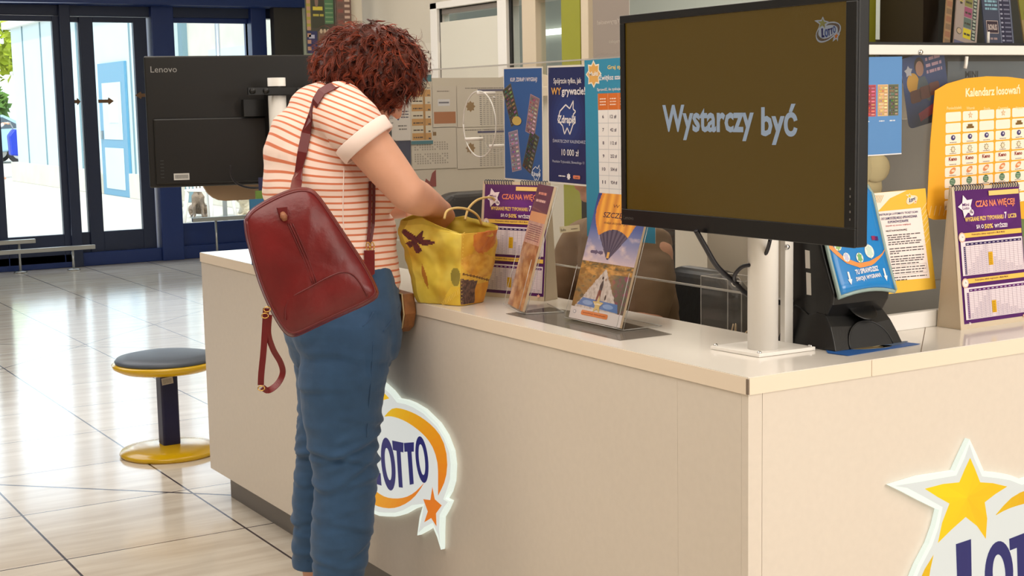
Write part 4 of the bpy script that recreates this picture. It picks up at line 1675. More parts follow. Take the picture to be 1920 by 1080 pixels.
draw_logo(sh, a[0], a[1], .000052, 4, 1.0, white=(250, 240, 220), c_arc=((240, 220, 180), (240, 210, 170)))


def it(t, x0, y1_, x1, y0_, c, seed=0):
    a_, b_, c_ = ip(x0, y1_), ip(x1, y1_ - (x1 - x0) * .085), ip(x0, y0_)
    rot = math.atan2(b_[1] - a_[1], b_[0] - a_[0])
    sh.text(t, a_[0], a_[1], math.hypot(b_[0] - a_[0], b_[1] - a_[1]), c_[1] - a_[1], c, 5, bold=.02, rot=rot)


def il(x0, yb, x1, c, seed, hh=.0022):
    r_ = random.Random(seed)
    x = x0
    while x < x1:
        ww = r_.uniform(3, 11)
        a_, b_ = ip(x, yb - (x - x0) * .085), ip(min(x + ww, x1), yb - (min(x + ww, x1) - x0) * .085)
        sh.line(a_[0], a_[1], b_[0], b_[1], hh, c, 5)
        x += ww + 1.6


it('INSTRUKCJA LOTOMATU TICKET SCAN', 1648, 406, 1720, 401, (64, 60, 110))
it('DO SAMODZIELNEGO SPRAWDZANIA', 1652, 413, 1719, 408, (64, 60, 110))
it('KUPONÓW/ZDRAPEK', 1664, 419, 1703, 413, (64, 60, 110))
it('(wyniki są zawsze wiążące)', 1660, 426, 1707, 422, (190, 110, 110))
it('WŁÓŻ KUPON/ZDRAPKĘ', 1660, 436, 1700, 431, (50, 44, 50))
for k, (yy, xa, xb) in enumerate(((442, 1662, 1726), (446, 1664, 1705), (450, 1664, 1718), (455, 1665, 1728), (459, 1665, 1724), (467, 1667, 1730), (472, 1668, 1731), (476, 1668, 1685), (482, 1669, 1732), (487, 1670, 1732), (491, 1670, 1730), (496, 1671, 1722), (503, 1671, 1735), (508, 1671, 1735), (513, 1672, 1730), (521, 1673, 1737), (526, 1673, 1700))):
    il(xa, yy, xb, (76, 68, 72), k)
P_ = [ip(1669, 500), ip(1736, 493), ip(1738, 510), ip(1671, 517)]
sh.pline(P_, .0006, (150, 140, 140), 5, True)
sheet_obj(sh, 'instruction_sheet', M, 1, 1, 'yellow bordered white instruction sheet hanging behind the ticket scanner', 'sheet', outline=OUTL, back=(238, 190, 60))


# ================================================================== PURPLE TENT CALENDARS
def tent_calendar(label, BL, BR, lean, foot, h=.322, wid=None):
    BL, BR = Vector((*BL, T)), Vector((*BR, T))
    rt = (BR - BL)
    w_ = rt.length
    rt.normalize()
    bk = Vector((-rt.y, rt.x, 0))
    up = (bk * lean + Vector((0, 0, h))).normalized()
    M = frame(BL, rt, up)
    t = thing('desk_calendar', label, 'calendar', M=Matrix.Translation(BL))
    L_ = math.hypot(h, lean)
    sh = Sheet()
    sh.prism([(-.006, 0), (w_ + .002, 0), (w_ - .002, L_), (-.002, L_)], lambda a, b: (a, b, -.002), lambda a, b: (a, b, 0), 0, lin((212, 196, 172)))
    sh.rect(.006, .012, w_ - .006, L_ - .02, (86, 36, 106), 1)
    for k in range(6):
        sh.ell2(w_ * .55, L_ * .8, w_ * (.40 - .05 * k), L_ * (.12 - .015 * k), (90 + 4 * k, 38 + 2 * k, 112 + 5 * k), 2 + k)
    L0 = 9
    org, yl, whc = (240, 140, 110), (248, 206, 120), (246, 232, 240)
    sh.text('CZAS NA WIĘCEJ!', w_ * .31, L_ * .835, w_ * .60, L_ * .062, org, L0, bold=.03)
    sh.text('WYGRANE PRZY TYPOWANIU', w_ * .14, L_ * .752, w_ * .58, L_ * .032, yl, L0, bold=.03)
    sh.text('7', w_ * .735, L_ * .752, w_ * .035, L_ * .048, whc, L0, bold=.04)
    sh.text('LICZB', w_ * .79, L_ * .754, w_ * .13, L_ * .030, yl, L0, bold=.03)
    sh.text('SĄ O', w_ * .30, L_ * .690, w_ * .11, L_ * .036, whc, L0, bold=.03)
    sh.text('50%', w_ * .42, L_ * .692, w_ * .13, L_ * .034, yl, L0, bold=.03)
    sh.text('WYŻSZE!', w_ * .57, L_ * .692, w_ * .20, L_ * .036, whc, L0, bold=.03)
    # white star emblem
    ex, ey = w_ * .17, L_ * .86
    sh.star(ex, ey, w_ * .12, whc, L0, 5, .55, .3)
    sh.text('Mini', ex - w_ * .055, ey + L_ * .002, w_ * .10, L_ * .022, (86, 36, 106), L0 + 1, bold=.02)
    sh.text('Lotto', ex - w_ * .055, ey - L_ * .022, w_ * .10, L_ * .02, (86, 36, 106), L0 + 1, bold=.02)
    sh.ell2(ex + w_ * .075, ey - L_ * .045, w_ * .032, w_ * .032, whc, L0)
    sh.text('18', ex + w_ * .06, ey - L_ * .053, w_ * .03, L_ * .014, (86, 36, 106), L0 + 1, bold=.01)
    for (tb, gy0, gy1, hy) in ((0, .375, .615, .640), (1, .065, .290, .318)):
        sh.rect(w_ * .05, L_ * gy0, w_ * .93, L_ * (gy1 - gy0), (236, 222, 230), L0)
        sh.rect(w_ * .10, L_ * hy, w_ * .88, L_ * .034, (240, 196, 96), L0)
        sh.text('Potencjalne układy wygranych z Multi Multi', w_ * .22, L_ * (hy + .010), w_ * .50, L_ * .016, (100, 40, 60), L0 + 1, bold=.01)
        sh.ell2(w_ * .075, L_ * (hy + .005), w_ * .05, w_ * .05, (226, 186, 170), L0 + 1)
        sh.ell2(w_ * .075, L_ * (hy + .005), w_ * .038, w_ * .038, (244, 236, 230), L0 + 2)
        sh.line(w_ * .075, L_ * (hy + .005), w_ * .075, L_ * (hy + .016), .0008, (60, 40, 60), L0 + 3)
        sh.line(w_ * .075, L_ * (hy + .005), w_ * .095, L_ * (hy + .008), .0008, (60, 40, 60), L0 + 3)
        hc = (52, 36, 92) if tb == 0 else (96, 36, 112)
        X0, X1, Y0, Y1 = w_ * .12, w_ * .965, L_ * (gy0 + .006), L_ * (gy1 - .030)
        sh.rect(X0, Y1, X1 - X0, L_ * .018, hc, L0 + 1)
        sh.rect(w_ * .085, Y0, w_ * .028, Y1 - Y0 - .002, hc, L0 + 1)
        nc = 13
        for k in range(nc + 1):
            xx = X0 + (X1 - X0) * k / nc
            sh.line(xx, Y0, xx, Y1, .0006, (146, 128, 150), L0 + 1)
            if k < nc:
                sh.rect(xx + (X1 - X0) / nc * .2, Y1 + L_ * .006, (X1 - X0) / nc * .5, L_ * .006, (200, 190, 210), L0 + 2)
        nr = 15
        for k in range(nr + 1):
            yy = Y0 + (Y1 - Y0) * k / nr
            sh.line(X0, yy, X1, yy, .0005, (158, 140, 160), L0 + 1)
            if k < nr:
                sh.rect(w_ * .09, yy + L_ * .004, w_ * .012, L_ * .006, (200, 190, 210), L0 + 2)
                for j in range(nc):
                    if (j < 5 and k < 3 + 3 * j) or (j >= 6 and k < 13 - j + (k % 2)):
                        sh.rect(X0 + (X1 - X0) * (j + .2) / nc, yy + L_ * .004, (X1 - X0) / nc * .55, L_ * .0035, (170, 156, 176), L0 + 2)
        xx = X0 + (X1 - X0) * 5 / nc
        sh.rect(xx, Y0 + (Y1 - Y0) * (.25 if tb == 0 else .12), (X1 - X0) / nc, (Y1 - Y0) * .46, (222, 172, 40), L0 + 3)
        for k in range(7):
            sh.rect(xx + .002, Y0 + (Y1 - Y0) * ((.28 if tb == 0 else .15) + .06 * k), (X1 - X0) / nc * .6, L_ * .003, (150, 110, 20), L0 + 4)
    sh.text('18+', w_ * .09, L_ * .026, w_ * .03, L_ * .022, whc, L0, bold=.02)
    sh.star(w_ * .93, L_ * .040, w_ * .028, (244, 190, 170), L0, 5, .5)
    # upper edge: pale peach strip under the right half of the binding
    sh.rect(w_ * .52, L_ * .925, w_ * .46, L_ * .034, (248, 206, 128), L0)
    o = sh.build('printed_page', MT['glossprint'], local=True, recalc=False)
    o.parent = t
    o.matrix_local = t.matrix_world.inverted() @ M
    # folded cardboard body
    q = MB()
    a, b = BL + rt * -.004, BR + rt * .002
    ta, tb_ = a + up * L_, b + up * L_
    fa, fb = a + bk * foot, b + bk * foot
    n3 = -rt.cross(up).normalized() * -1
    q.add([a + bk * .003, b + bk * .003, tb_ + bk * .003, ta + bk * .003], [(0, 1, 2, 3)])
    for (p_, r_) in ((a, 1),):
        pass
    q.prism([(0, 0), (1, 0), (1, 1), (0, 1)], lambda u, v: (fa + (fb - fa) * u) * (1 - v) + (ta + (tb_ - ta) * u) * v + bk * .004, lambda u, v: (fa + (fb - fa) * u) * (1 - v) + (ta + (tb_ - ta) * u) * v + bk * .006)
    q.prism([(0, 0), (1, 0), (1, 1), (0, 1)], lambda u, v: (a + (b - a) * u) * (1 - v) + (fa + (fb - fa) * u) * v + Vector((0, 0, .0005)), lambda u, v: (a + (b - a) * u) * (1 - v) + (fa + (fb - fa) * u) * v + Vector((0, 0, .002)))
    # side web so the tent reads as a closed wedge
    for s0, s1, s2 in ((a, fa, ta), (b, fb, tb_)):
        off = rt * (.001)
        q.add([s0 + off + bk * .003, s1 + off + bk * .004, s2 + off + bk * .004, s2 + off + bk * .003], [(0, 1, 2, 3)])
    q.build('card_stand', MT['card'], t)
    # spiral
    q = MB()
    nr = 26
    for k in range(nr):
        if 11 < k < 15:
            continue
        c = BL + up * (L_ - .002) + rt * (w_ * (.03 + .94 * k / (nr - 1))) + bk * .002
        q.tube([c + up * (.006 * math.sin(tt)) + bk * (.0055 * math.cos(tt)) for tt in [2 * math.pi * j / 10 for j in range(11)]], .0011, 5)
        if k == 11:
            q.build('wire_binding', MT['navydark'], t, smooth=True)
            q = MB()
    q.build('wire_binding', MT['navydark'], t, smooth=True)
    return t


tent_calendar('purple CZAS NA WIĘCEJ! tent calendar on the right counter under the yellow calendar poster', (.757, .147), (.985, .152), .038, .066)
tent_calendar('purple CZAS NA WIĘCEJ! tent calendar on the counter behind the yellow bag', (.196, 1.375), (.272, 1.160), .030, .055, h=.318)


# ================================================================== LEAFLET STANDS
def painted(nx, ny, w_, h, fn):
    """regular grid whose face colours come from fn(u, v)"""
    s_ = Sheet()
    for j in range(ny):
        for i in range(nx):
            c = fn((i + .5) / nx, (j + .5) / ny)
            s_.rect(w_ * i / nx, h * j / ny, w_ / nx, h / ny, c, 1)
    return s_


def fbm(x, y, z=0, o=4):
    return noise.fractal(Vector((x, y, z)), 1.0, 2.0, o)


def balloon_img(u, v):
    # v upward
    mixc = lambda a, b, t: tuple(a[i] + (b[i] - a[i]) * max(0, min(1, t)) for i in range(3))
    x, y = u, v
    hz = .46
    if y > hz:
        t = (y - hz) / .54
        c = mixc((196, 176, 186), (70, 96, 160), t * 1.9)
        c = mixc(c, (44, 60, 124), (t - .45) * 2)
        n_ = fbm(x * 5, y * 14, 3)
        if t < .4:
            c = mixc(c, (222, 196, 190), n_ * .9)
        # cloud
        if abs(y - .535) < .012 + .008 * fbm(x * 20, 0, 5) and .12 < x < .36:
            c = (92, 84, 112)
        # balloon basket cone
        arch = .665 + .058 * (1 - ((x - .485) / .29) ** 2)
        if .49 < y < arch:
            tt = (y - .49) / .19
            xl, xr_ = .455 - .255 * tt, .49 + .285 * tt
            if xl < x < xr_:
                st = abs(math.sin(((x - xl) / (xr_ - xl)) * 22))
                c = mixc((40, 40, 70), (150, 146, 156), .4 * st)
        if y >= arch and y > .66:
            left = .20 - .16 * math.sin(min(1, (y - .665) / .20) * math.pi / 2) + max(0, y - .90) * .35
            right = .775 + (y - .688) * .95
            if left < x < right:
                st = math.sin((x - .5) * 46 / (.8 + y * .4))
                c = mixc((236, 168, 66), (190, 116, 52), .35 + .35 * st)
                if x < left + .06:
                    c = mixc(c, (210, 120, 50), .5)
    else:
        n_ = fbm(x * 9, y * 30, 1)
        c = mixc((140, 104, 56), (202, 150, 80), .5 + 1.4 * n_)
        if y < .36:
            c = mixc(c, (92, 84, 62), (.36 - y) * 2.5 + n_ * 1.2)
        if x > .58 and y < .38:
            c = mixc(c, mixc((96, 92, 78), (136, 70, 92), fbm(x * 18, y * 26, 8) * 2), (x - .58) * 5)
        if y > .42:
            c = mixc(c, (86, 80, 62), .3 + 1.2 * fbm(x * 12, y * 40, 2))
        # road
        hw = .012 + (.41 - y) * 1.30 + .02 * fbm(x * 10, y * 40, 11)
        rc = .50 + (y - .41) * .08
        if y < .41 and abs(x - rc) < hw:
            c = mixc((206, 196, 192), (170, 158, 152), .4 + fbm(x * 20, y * 30, 6))
        if y < .095:
            c = (214, 206, 206)
    if .50 < y < .545 and abs(x - .47) < .02:
        c = (214, 164, 90)
    return c


def leaflet_stand(label, BL, BR, lean, h, draw, mt='glossprint', tail=.11):
    BL, BR = Vector((*BL, T + .003)), Vector((*BR, T + .003))
    rt = BR - BL
    w_ = rt.length
    rt.normalize()
    bk = Vector((-rt.y, rt.x, 0))
    up = (bk * lean + Vector((0, 0, h))).normalized()
    L_ = math.hypot(h, lean)
    M = frame(BL, rt, up)
    nrm = Vector((M[0][2], M[1][2], M[2][2]))
    t = thing('leaflet_stand', label, 'stand', M=Matrix.Translation(BL))
    q = MB()

    def slab(a, b, wv, th, tv_):
        q.prism([(0, 0), (1, 0), (1, 1), (0, 1)], lambda u, v: a + wv * u + b * v, lambda u, v: a + wv * u + b * v + tv_ * th)
    W_ = rt * w_
    slab(BL, up * (L_ + .004), W_, .002, -nrm)          # back
    fr_ = MB().add([BL + nrm * .018, BL + nrm * .018 + W_, BL + nrm * .018 + W_ + up * (L_ * .42), BL + nrm * .018 + up * (L_ * .42)], [(0, 1, 2, 3)])
    fr_.build('front_pocket', MT['clear2'], t)
    slab(BL, nrm * .018, W_, .0015, up)                   # pocket floor
    slab(BL + Vector((0, 0, -.002)), bk * tail, W_, .002, Vector((0, 0, 1)))  # foot
    q.build('holder', MT['clear2'], t)
    # bright edges
    q = MB()
    for a in (BL, BL + W_):
        q.tube([a, a + up * (L_ + .004)], .0009, 5)
        q.tube([a + nrm * .02, a + nrm * .02 + up * L_ * .42], .0008, 5)
        q.tube([a + nrm * .02, a], .0008, 5)
    q.tube([BL + up * (L_ + .004), BL + W_ + up * (L_ + .004)], .0009, 5)
    q.tube([BL, BL + W_], .0010, 5)
    q.tube([BL + nrm * .02, BL + W_ + nrm * .02], .0010, 5)
    q.tube([BL + W_ + bk * tail, BL + bk * tail], .0014, 5)
    q.tube([BL + W_, BL + W_ + bk * tail], .0012, 5)
    q.build('holder_edge', MT['acryledge'], t, smooth=True)
    sh = draw(w_ - .004, L_)
    lf = thing('leaflet_stack', label.replace('clear stand holding', 'stack of').replace('clear edge-on stand with', 'stack of'), 'leaflet', M=Matrix.Translation(BL + rt * .002 + nrm * .004))
    sh.prism([(0, 0), (w_ - .004, 0), (w_ - .004, L_), (0, L_)], lambda a, b: (a, b, -.006), lambda a, b: (a, b, 0), 0, lin((214, 190, 160)))
    o = sh.build('front_leaflet', MT[mt], local=True, recalc=False)
    o.parent = lf
    o.matrix_local = lf.matrix_world.inverted() @ M @ Matrix.Translation((.002, .003, .0095))
    return t


def draw_balloon(w_, h):
    s_ = painted(110, 170, w_, h, balloon_img)
    s_.text('W życiu', w_ * .34, h * .885, w_ * .40, h * .035, (120, 70, 50), 2, bold=.0, shear=.15)
    s_.text('SZCZĘŚCIE', w_ * .20, h * .800, w_ * .64, h * .068, (58, 40, 60), 2, bold=.01)
    s_.text('dodaje skrzydeł i gra!', w_ * .24, h * .757, w_ * .46, h * .026, (100, 60, 50), 2, bold=.0, shear=.2)
    # two walkers on the road
    s_.ell2(w_ * .485, h * .345, w_ * .016, h * .012, (50, 40, 40), 2)
    s_.poly([(w_ * .46, h * .29), (w_ * .50, h * .335), (w_ * .52, h * .29), (w_ * .51, h * .25), (w_ * .46, h * .25)], (44, 46, 54), 2)
    s_.poly([(w_ * .455, h * .25), (w_ * .51, h * .25), (w_ * .515, h * .16), (w_ * .49, h * .16), (w_ * .48, h * .21), (w_ * .46, h * .16), (w_ * .435, h * .16)], (120, 62, 52), 2)
    s_.ell2(w_ * .545, h * .335, w_ * .014, h * .011, (150, 120, 100), 2)
    s_.poly([(w_ * .53, h * .26), (w_ * .545, h * .325), (w_ * .57, h * .26), (w_ * .565, h * .175), (w_ * .545, h * .175)], (190, 176, 170), 2)
    s_.ell2(w_ * .61, h * .20, w_ * .015, h * .022, (60, 50, 50), 2)
    # blue band with gold star
    s_.poly([(w_ * .10, h * .115), (w_ * .19, h * .175), (w_ * .86, h * .165), (w_ * .90, h * .100)], (84, 120, 178), 2)
    s_.ell2(w_ * .30, h * .14, w_ * .10, h * .018, (130, 160, 206), 3)
    s_.ell2(w_ * .70, h * .135, w_ * .10, h * .018, (130, 160, 206), 3)
    s_.star(w_ * .50, h * .135, w_ * .11, (206, 180, 116), 4)
    s_.text('Lotto', w_ * .44, h * .135, w_ * .12, h * .016, (250, 240, 220), 5, bold=.02)
    s_.rrect(w_ * .22, h * .040, w_ * .52, h * .038, .005, (216, 128, 72), 3)
    s_.text('www.lotto.pl  Aplikacja Lotto', w_ * .26, h * .052, w_ * .44, h * .014, (120, 56, 40), 4, bold=.0)
    s_.ell2(w_ * .09, h * .055, w_ * .03, h * .014, (150, 150, 160), 3)
    s_.ell2(w_ * .09, h * .055, w_ * .02, h * .009, (225, 220, 222), 4)
    return s_


leaflet_stand('clear stand holding balloon leaflets reading SZCZĘŚCIE, in front of the television pole', (.142, .828), (.138, .604), .092, .300, draw_balloon)


def draw_purple(w_, h):
    s_ = Sheet()
    mixc = lambda a, b, t: tuple(a[i] + (b[i] - a[i]) * max(0, min(1, t)) for i in range(3))

    def im(u, v):
        if v > .78:
            return (104, 44, 70)
        if v > .70:
            return (222, 156, 110)
        if v > .52:
            return mixc((206, 164, 150), (190, 140, 130), fbm(u * 8, v * 10) + .5)
        return mixc((150, 96, 70), (206, 160, 120), .5 + 1.2 * fbm(u * 3 + v * 2, v * 9, 4))
    s_ = painted(40, 90, w_, h, im)
    s_.fuzz(w_ * .2, h * .92, w_ * .5, h * .02, (230, 150, 130), 2, 2)
    s_.fuzz(w_ * .15, h * .86, w_ * .6, h * .02, (236, 190, 180), 2, 4)
    for k in range(8):
        s_.fuzz(w_ * .1, h * (.55 + .017 * k), w_ * .8, h * .006, (130, 80, 90), 2, k)
    return s_


leaflet_stand('clear edge-on stand with purple and brown leaflets beside the yellow bag', (.150, 1.128), (.102, .975), .088, .312, draw_purple, tail=.10)
# smoke-tinted glass plates lying on the counter under the stands
q = MB().prism([(.07, 1.02), (.22, 1.05), (.235, .86), (.20, .5), (.055, .50)], lambda a, b: (a, b, T + .0003), lambda a, b: (a, b, T + .0012))
tag(q.build('counter_mat', glass_mat('smoke_film', (.66, .64, .62), .05, .08, .05, 1.15)), 'transparent smoky film lying on the counter under the leaflet stands', 'mat')

# clear box with elastic bands behind the pole
hb = thing('acrylic_box', 'open clear plastic box of elastic bands beside the white pole', 'box', (.42, .55, .74))
q = MB()
for (x0, x1, y0_, y1_) in ((.38, .383, .47, .62), (.46, .463, .47, .62), (.38, .463, .47, .473), (.38, .463, .617, .62)):
    q.box(x0, x1, y0_, y1_, .741, 1.045)
q.box(.38, .463, .47, .62, .741, .744)
q.build('box_wall', MT['clear'], hb)
q = MB()
for (a, b) in ((.38, .47), (.463, .47), (.38, .62), (.463, .62)):
    q.tube([(a, b, .741), (a, b, 1.045)], .0012, 5)
q.tube([(.38, .47, 1.045), (.38, .62, 1.045), (.463, .62, 1.045), (.463, .47, 1.045), (.38, .47, 1.045)], .0012, 5)
q.build('box_edge', MT['acryledge'], hb)
q = MB()
r = random.Random(3)
for k in range(26):
    c = Vector((.42 + r.uniform(-.03, .03), .545 + r.uniform(-.06, .06), .80 + r.uniform(-.05, .12)))
    u = Vector((r.uniform(-1, 1), r.uniform(-1, 1), r.uniform(-1, 1))).normalized()
    v = u.orthogonal().normalized()
    q.tube([c + u * .022 * math.cos(2 * math.pi * j / 10) + v * .014 * math.sin(2 * math.pi * j / 10) for j in range(11)], .0018, 5)
o = q.build('elastic_bands', mat('rubber_band', (206, 180, 140), .6), smooth=True)
tag(o, 'tangle of tan elastic bands lying in the clear box', 'elastic bands', kind='stuff')
o = MB().box(.395, .45, .485, .60, .745, .88).build('pink_pack', mat('salmon_pack', (204, 140, 122), .6), bevel=.004)
tag(o, 'salmon pink packet standing in the clear box by the pole', 'packet')

# ================================================================== TICKET SCANNER
sc_ = thing('ticket_scanner', 'black ticket scanner with a bright blue front standing on a blue mat', 'scanner', (.42, .2, T))
X0, X1 = .340, .508
side = [(.272, 1.005), (.276, 1.16), (.268, 1.22), (.256, 1.262), (.238, 1.276), (.205, 1.262), (.160, 1.13), (.128, 1.052), (.132, 1.030), (.150, 1.002), (.162, .988), (.262, .985)]
q = MB().prism(side, lambda a, b: (X0, a, b), lambda a, b: (X1, a, b))
q.build('body', MT['black'], sc_, bevel=.006, bseg=3)
# blue cover plate following the slanted front
prof = [(.126, 1.048), (.156, 1.125), (.201, 1.262), (.236, 1.281)]
q = MB()
nseg = 12
P3 = resample(prof, nseg)
vs, fs = [], []
for i, (yy, zz) in enumerate(P3):
    for k in range(9):
        u = k / 8
        bow = .012 * (4 * u * (1 - u)) if i < 3 else 0
        bx0, bx1 = X0 + .010, X1 + .006
        off = .0045 + .006 * (4 * u * (1 - u)) * (1 - i / nseg)
        vs.append((bx0 + (bx1 - bx0) * u, yy - off * .92, zz + off * .38 + (.009 * (4 * u * (1 - u)) if i == 0 else 0)))
for i in range(nseg - 1):
    for k in range(8):
        fs.append((i * 9 + k, i * 9 + k + 1, (i + 1) * 9 + k + 1, (i + 1) * 9 + k))
blue = lin((28, 132, 208))
q.add(vs, fs, 0, blue)
o = q.build('front_cover', MT['glossprint'], sc_, smooth=True, recalc=False)
md = o.modifiers.new('s', 'SOLIDIFY')
md.thickness = .003
md.offset = 1


def fp(u, v, lift=.007):
    """point on the cover: u across, v up (0..1)"""
    i = v * (nseg - 1)
    i0 = min(nseg - 2, int(i))
    t = i - i0
    yy = P3[i0][0] * (1 - t) + P3[i0 + 1][0] * t
    zz = P3[i0][1] * (1 - t) + P3[i0 + 1][1] * t
    off = lift + .006 * (4 * u * (1 - u)) * (1 - i / nseg)
    return Vector((X0 + .010 + (X1 + .006 - X0 - .010) * u, yy - off * .92, zz + off * .38))


class Wrap(Sheet):
    pass


sh = Sheet()
sh.DZ = .0003
UW, VH = 1.0, 1.0
K = 1.0
orr = (236, 150, 80)
band = [(0, .50), (.08, .40), (.22, .30), (.45, .24), (.65, .25), (.9, .30), (.98, .34)]
band2 = [(0, .40), (.1, .33), (.24, .25), (.45, .20), (.68, .215), (.9, .285), (.98, .33)]
A_, B_ = resample(band, 16), resample(band2, 16)
for i in range(15):
    sh.poly([A_[i], A_[i + 1], B_[i + 1], B_[i]], orr, 2)
sh.poly([(0.02, .97), (.9, .90), (.9, .87), (.02, .92)], orr, 2)
for (cx, cy, rr_, c1) in ((.16, .40, .055, (150, 190, 120)), (.36, .42, .055, (230, 236, 226)), (.56, .43, .06, (232, 180, 150)), (.26, .30, .05, (196, 200, 230)), (.48, .285, .055, (120, 180, 120)), (.68, .33, .075, (206, 226, 216))):
    sh.ell2(cx, cy, rr_ * 1.1, rr_ * .75, (236, 240, 232), 3)
    sh.star(cx, cy, rr_ * .9, c1, 4, 6, .6)
sh.rrect(.52, .55, .16, .06, .01, (150, 130, 70), 3)
sh.rrect(.545, .575, .10, .05, .01, (110, 90, 40), 4)
sh.rect(.78, .42, .07, .035, (150, 40, 90), 3)
sh.rect(.84, .415, .06, .035, (70, 40, 110), 3)
sh.text('TU SPRAWDZISZ', .34, .148, .42, .042, (244, 246, 250), 3, bold=.03, rot=.04)
sh.text('SWOJĄ WYGRANĄ', .32, .085, .46, .045, (244, 246, 250), 3, bold=.03, rot=.04)
for ax_ in (.22, .86):
    sh.rect(ax_ - .015, .115, .03, .065, (244, 246, 250), 3)
    sh.poly([(ax_ - .035, .118), (ax_ + .035, .118), (ax_, .072)], (244, 246, 250), 3)
# screen frame
sh.poly([(.05, .62), (.66, .60), (.62, .86), (.05, .87)], (70, 78, 84), 3)
sh.poly([(.08, .645), (.60, .625), (.57, .84), (.08, .85)], (150, 156, 160), 4)
sh.v = [tuple(fp(min(1, max(0, p[0])), min(1, max(0, p[1])), .0078 + p[2] * 1.0)) for p in sh.v]
sh.build('front_print', MT['glossprint'], sc_, recalc=False)
q = MB()
q.tube([fp(0, 1, .006)] + [fp(0, k / 10, .006) for k in range(9, -1, -1)] + [fp(k / 8, 0, .005) + Vector((0, .002, -.004 + .009 * 4 * (k / 8) * (1 - k / 8))) for k in range(9)] + [fp(1, k / 10, .006) for k in range(11)], .0045, 8)
q.build('clear_rim', mat('grey_green_rim', (150, 172, 168), .2), sc_, smooth=True)
# finger recess in the chin
q = MB()
c = Vector((.425, .133, 1.018))
q.ell((.436, .1395, 1.014), ((1, 0, 0), (0, .62, -.78), (0, .78, .62)), (.036, .003, .034), 28, 14)
q.build('slot_recess', MT['tvbody'], sc_, smooth=True)
# two white stickers on the side
for (za, zb, ya) in ((1.140, 1.102, .200), (1.092, 1.045, .196)):
    MB().prism([(ya, za), (ya + .014, za + .001), (ya + .012, zb), (ya - .002, zb)], lambda a, b: (X0 - .0006, a, b), lambda a, b: (X0 + .001, a, b)).build('white_sticker', MT['white'], sc_)
# saddle base
q = MB()
prof = [(.102, T + .001), (.112, T + .022), (.128, T + .05), (.148, T + .072), (.176, T + .076), (.20, T + .068), (.225, T + .080), (.246, T + .086), (.262, T + .06), (.276, T + .03), (.284, T + .001)]
vs, fs = [], []
nx_ = 20
for i in range(nx_ + 1):
    u = i / nx_
    x_ = .322 + (.520 - .322) * u
    e = abs(2 * u - 1)
    hs = 1.0 - .0 * e
    for (yy, zz) in prof:
        pinch = (1 - e ** 3) * .0
        flare = .0
        h_ = (zz - T)
        xx = x_ + (u - .5) * -.34 * h_ * 1.2
        vs.append((xx, yy, T + h_ * (.88 + .12 * e)))
npf = len(prof)
for i in range(nx_):
    for k in range(npf - 1):
        fs.append((i * npf + k, (i + 1) * npf + k, (i + 1) * npf + k + 1, i * npf + k + 1))
fs.append(tuple(range(npf)))
fs.append(tuple(nx_ * npf + k for k in range(npf - 1, -1, -1)))
fs.append(tuple(i * npf for i in range(nx_, -1, -1)) + tuple(i * npf + npf - 1 for i in range(nx_ + 1)))
q.add(vs, fs)
q.build('base', MT['black'], sc_, smooth=False, bevel=.003, bseg=3)
q = MB()
arcp = [(.428 + .062 * math.cos(math.pi * k / 20), T + .002 + .052 * math.sin(math.pi * k / 20)) for k in range(21)]


def bfront(z):
    h_ = z - T
    return .102 + h_ * .50


q.prism(arcp, lambda a, b: (a, bfront(b) - .0015, b), lambda a, b: (a, bfront(b) + .03, b))  # matte black plate on the face, put in for the shade of an uncut arch
q.build('arch_shade', MT['blackmatt'], sc_)
q = MB().tube([(a, bfront(b) - .001, b) for a, b in arcp], .0022, 6)
q.build('arch_rim', MT['black'], sc_, smooth=True)
# mat
p = [at(*c, z=T + .001) for c in ((1552, 662), (1590, 667), (1725, 645), (1640, 636), (1545, 650))]
sh = Sheet()
sh.v, sh.f = [], []
cm = sum((Vector(v) for v in p), Vector()) / len(p)
M = Matrix.Translation(Vector((0, 0, T + .0015)))
sh.poly([(v.x, v.y) for v in p], (40, 96, 170), 1)
sh.ell2(.42, .096, .05, .018, (196, 186, 150), 2, rot=-.2)
sh.ell2(.41, .094, .036, .010, (120, 104, 70), 3, rot=-.2)
sh.ell2(.48, .095, .06, .012, (90, 110, 140), 2, rot=.2)
sheet_obj(sh, 'counter_mat', M, 1, 1, 'blue printed mat with a pale oval under the black ticket scanner', 'mat', outline=[(v.x, v.y) for v in p], back=(40, 96, 170))

# ================================================================== LEFT MONITOR (seen from behind)
mc = Vector((.175, 2.93, 1.425))
yaw = math.radians(-16)
rt = Vector((math.cos(yaw), math.sin(yaw), 0))
nb = Vector((rt.y, -rt.x, 0))  # towards the camera
tl = at(295, 102, y=2.90)
mon = thing('monitor', 'black monitor seen from behind on a white pole at the far end of the counter', 'monitor', (.175, 2.93, 1.2))
M = frame(mc - rt * .40 + Vector((0, 0, -.235)) + nb * 0, rt, (0, 0, 1))
o = MB().box(0, .80, 0, .47, -.02, .0).build('shell', MT['black'], local=True, bevel=.006)
o.parent = mon
lay = lambda o_: setattr(o_, 'matrix_local', mon.matrix_world.inverted() @ M)
lay(o)
q = MB().box(.022, .78, .012, .248, .0, .012)
o = q.build('rear_cover', MT['black'], local=True, bevel=.008)
o.parent = mon
lay(o)
sh = Sheet()
sh.DZ = .0005
sh.text('Lenovo', .022, .412, .092, .022, (150, 148, 146), 1, bold=.0)
o = sh.build('brand_lettering', MT['paper'], local=True, recalc=False)
o.parent = mon
lay(o)
sh = Sheet()
sh.rect(.085, .026, .055, .024, (206, 204, 200), 47)
for k in range(16):
    sh.rect(.090 + .0029 * k, .031, .0016, .014, (90, 88, 86), 48)
o = sh.build('barcode_sticker', MT['paper'], local=True, recalc=False)
o.parent = mon
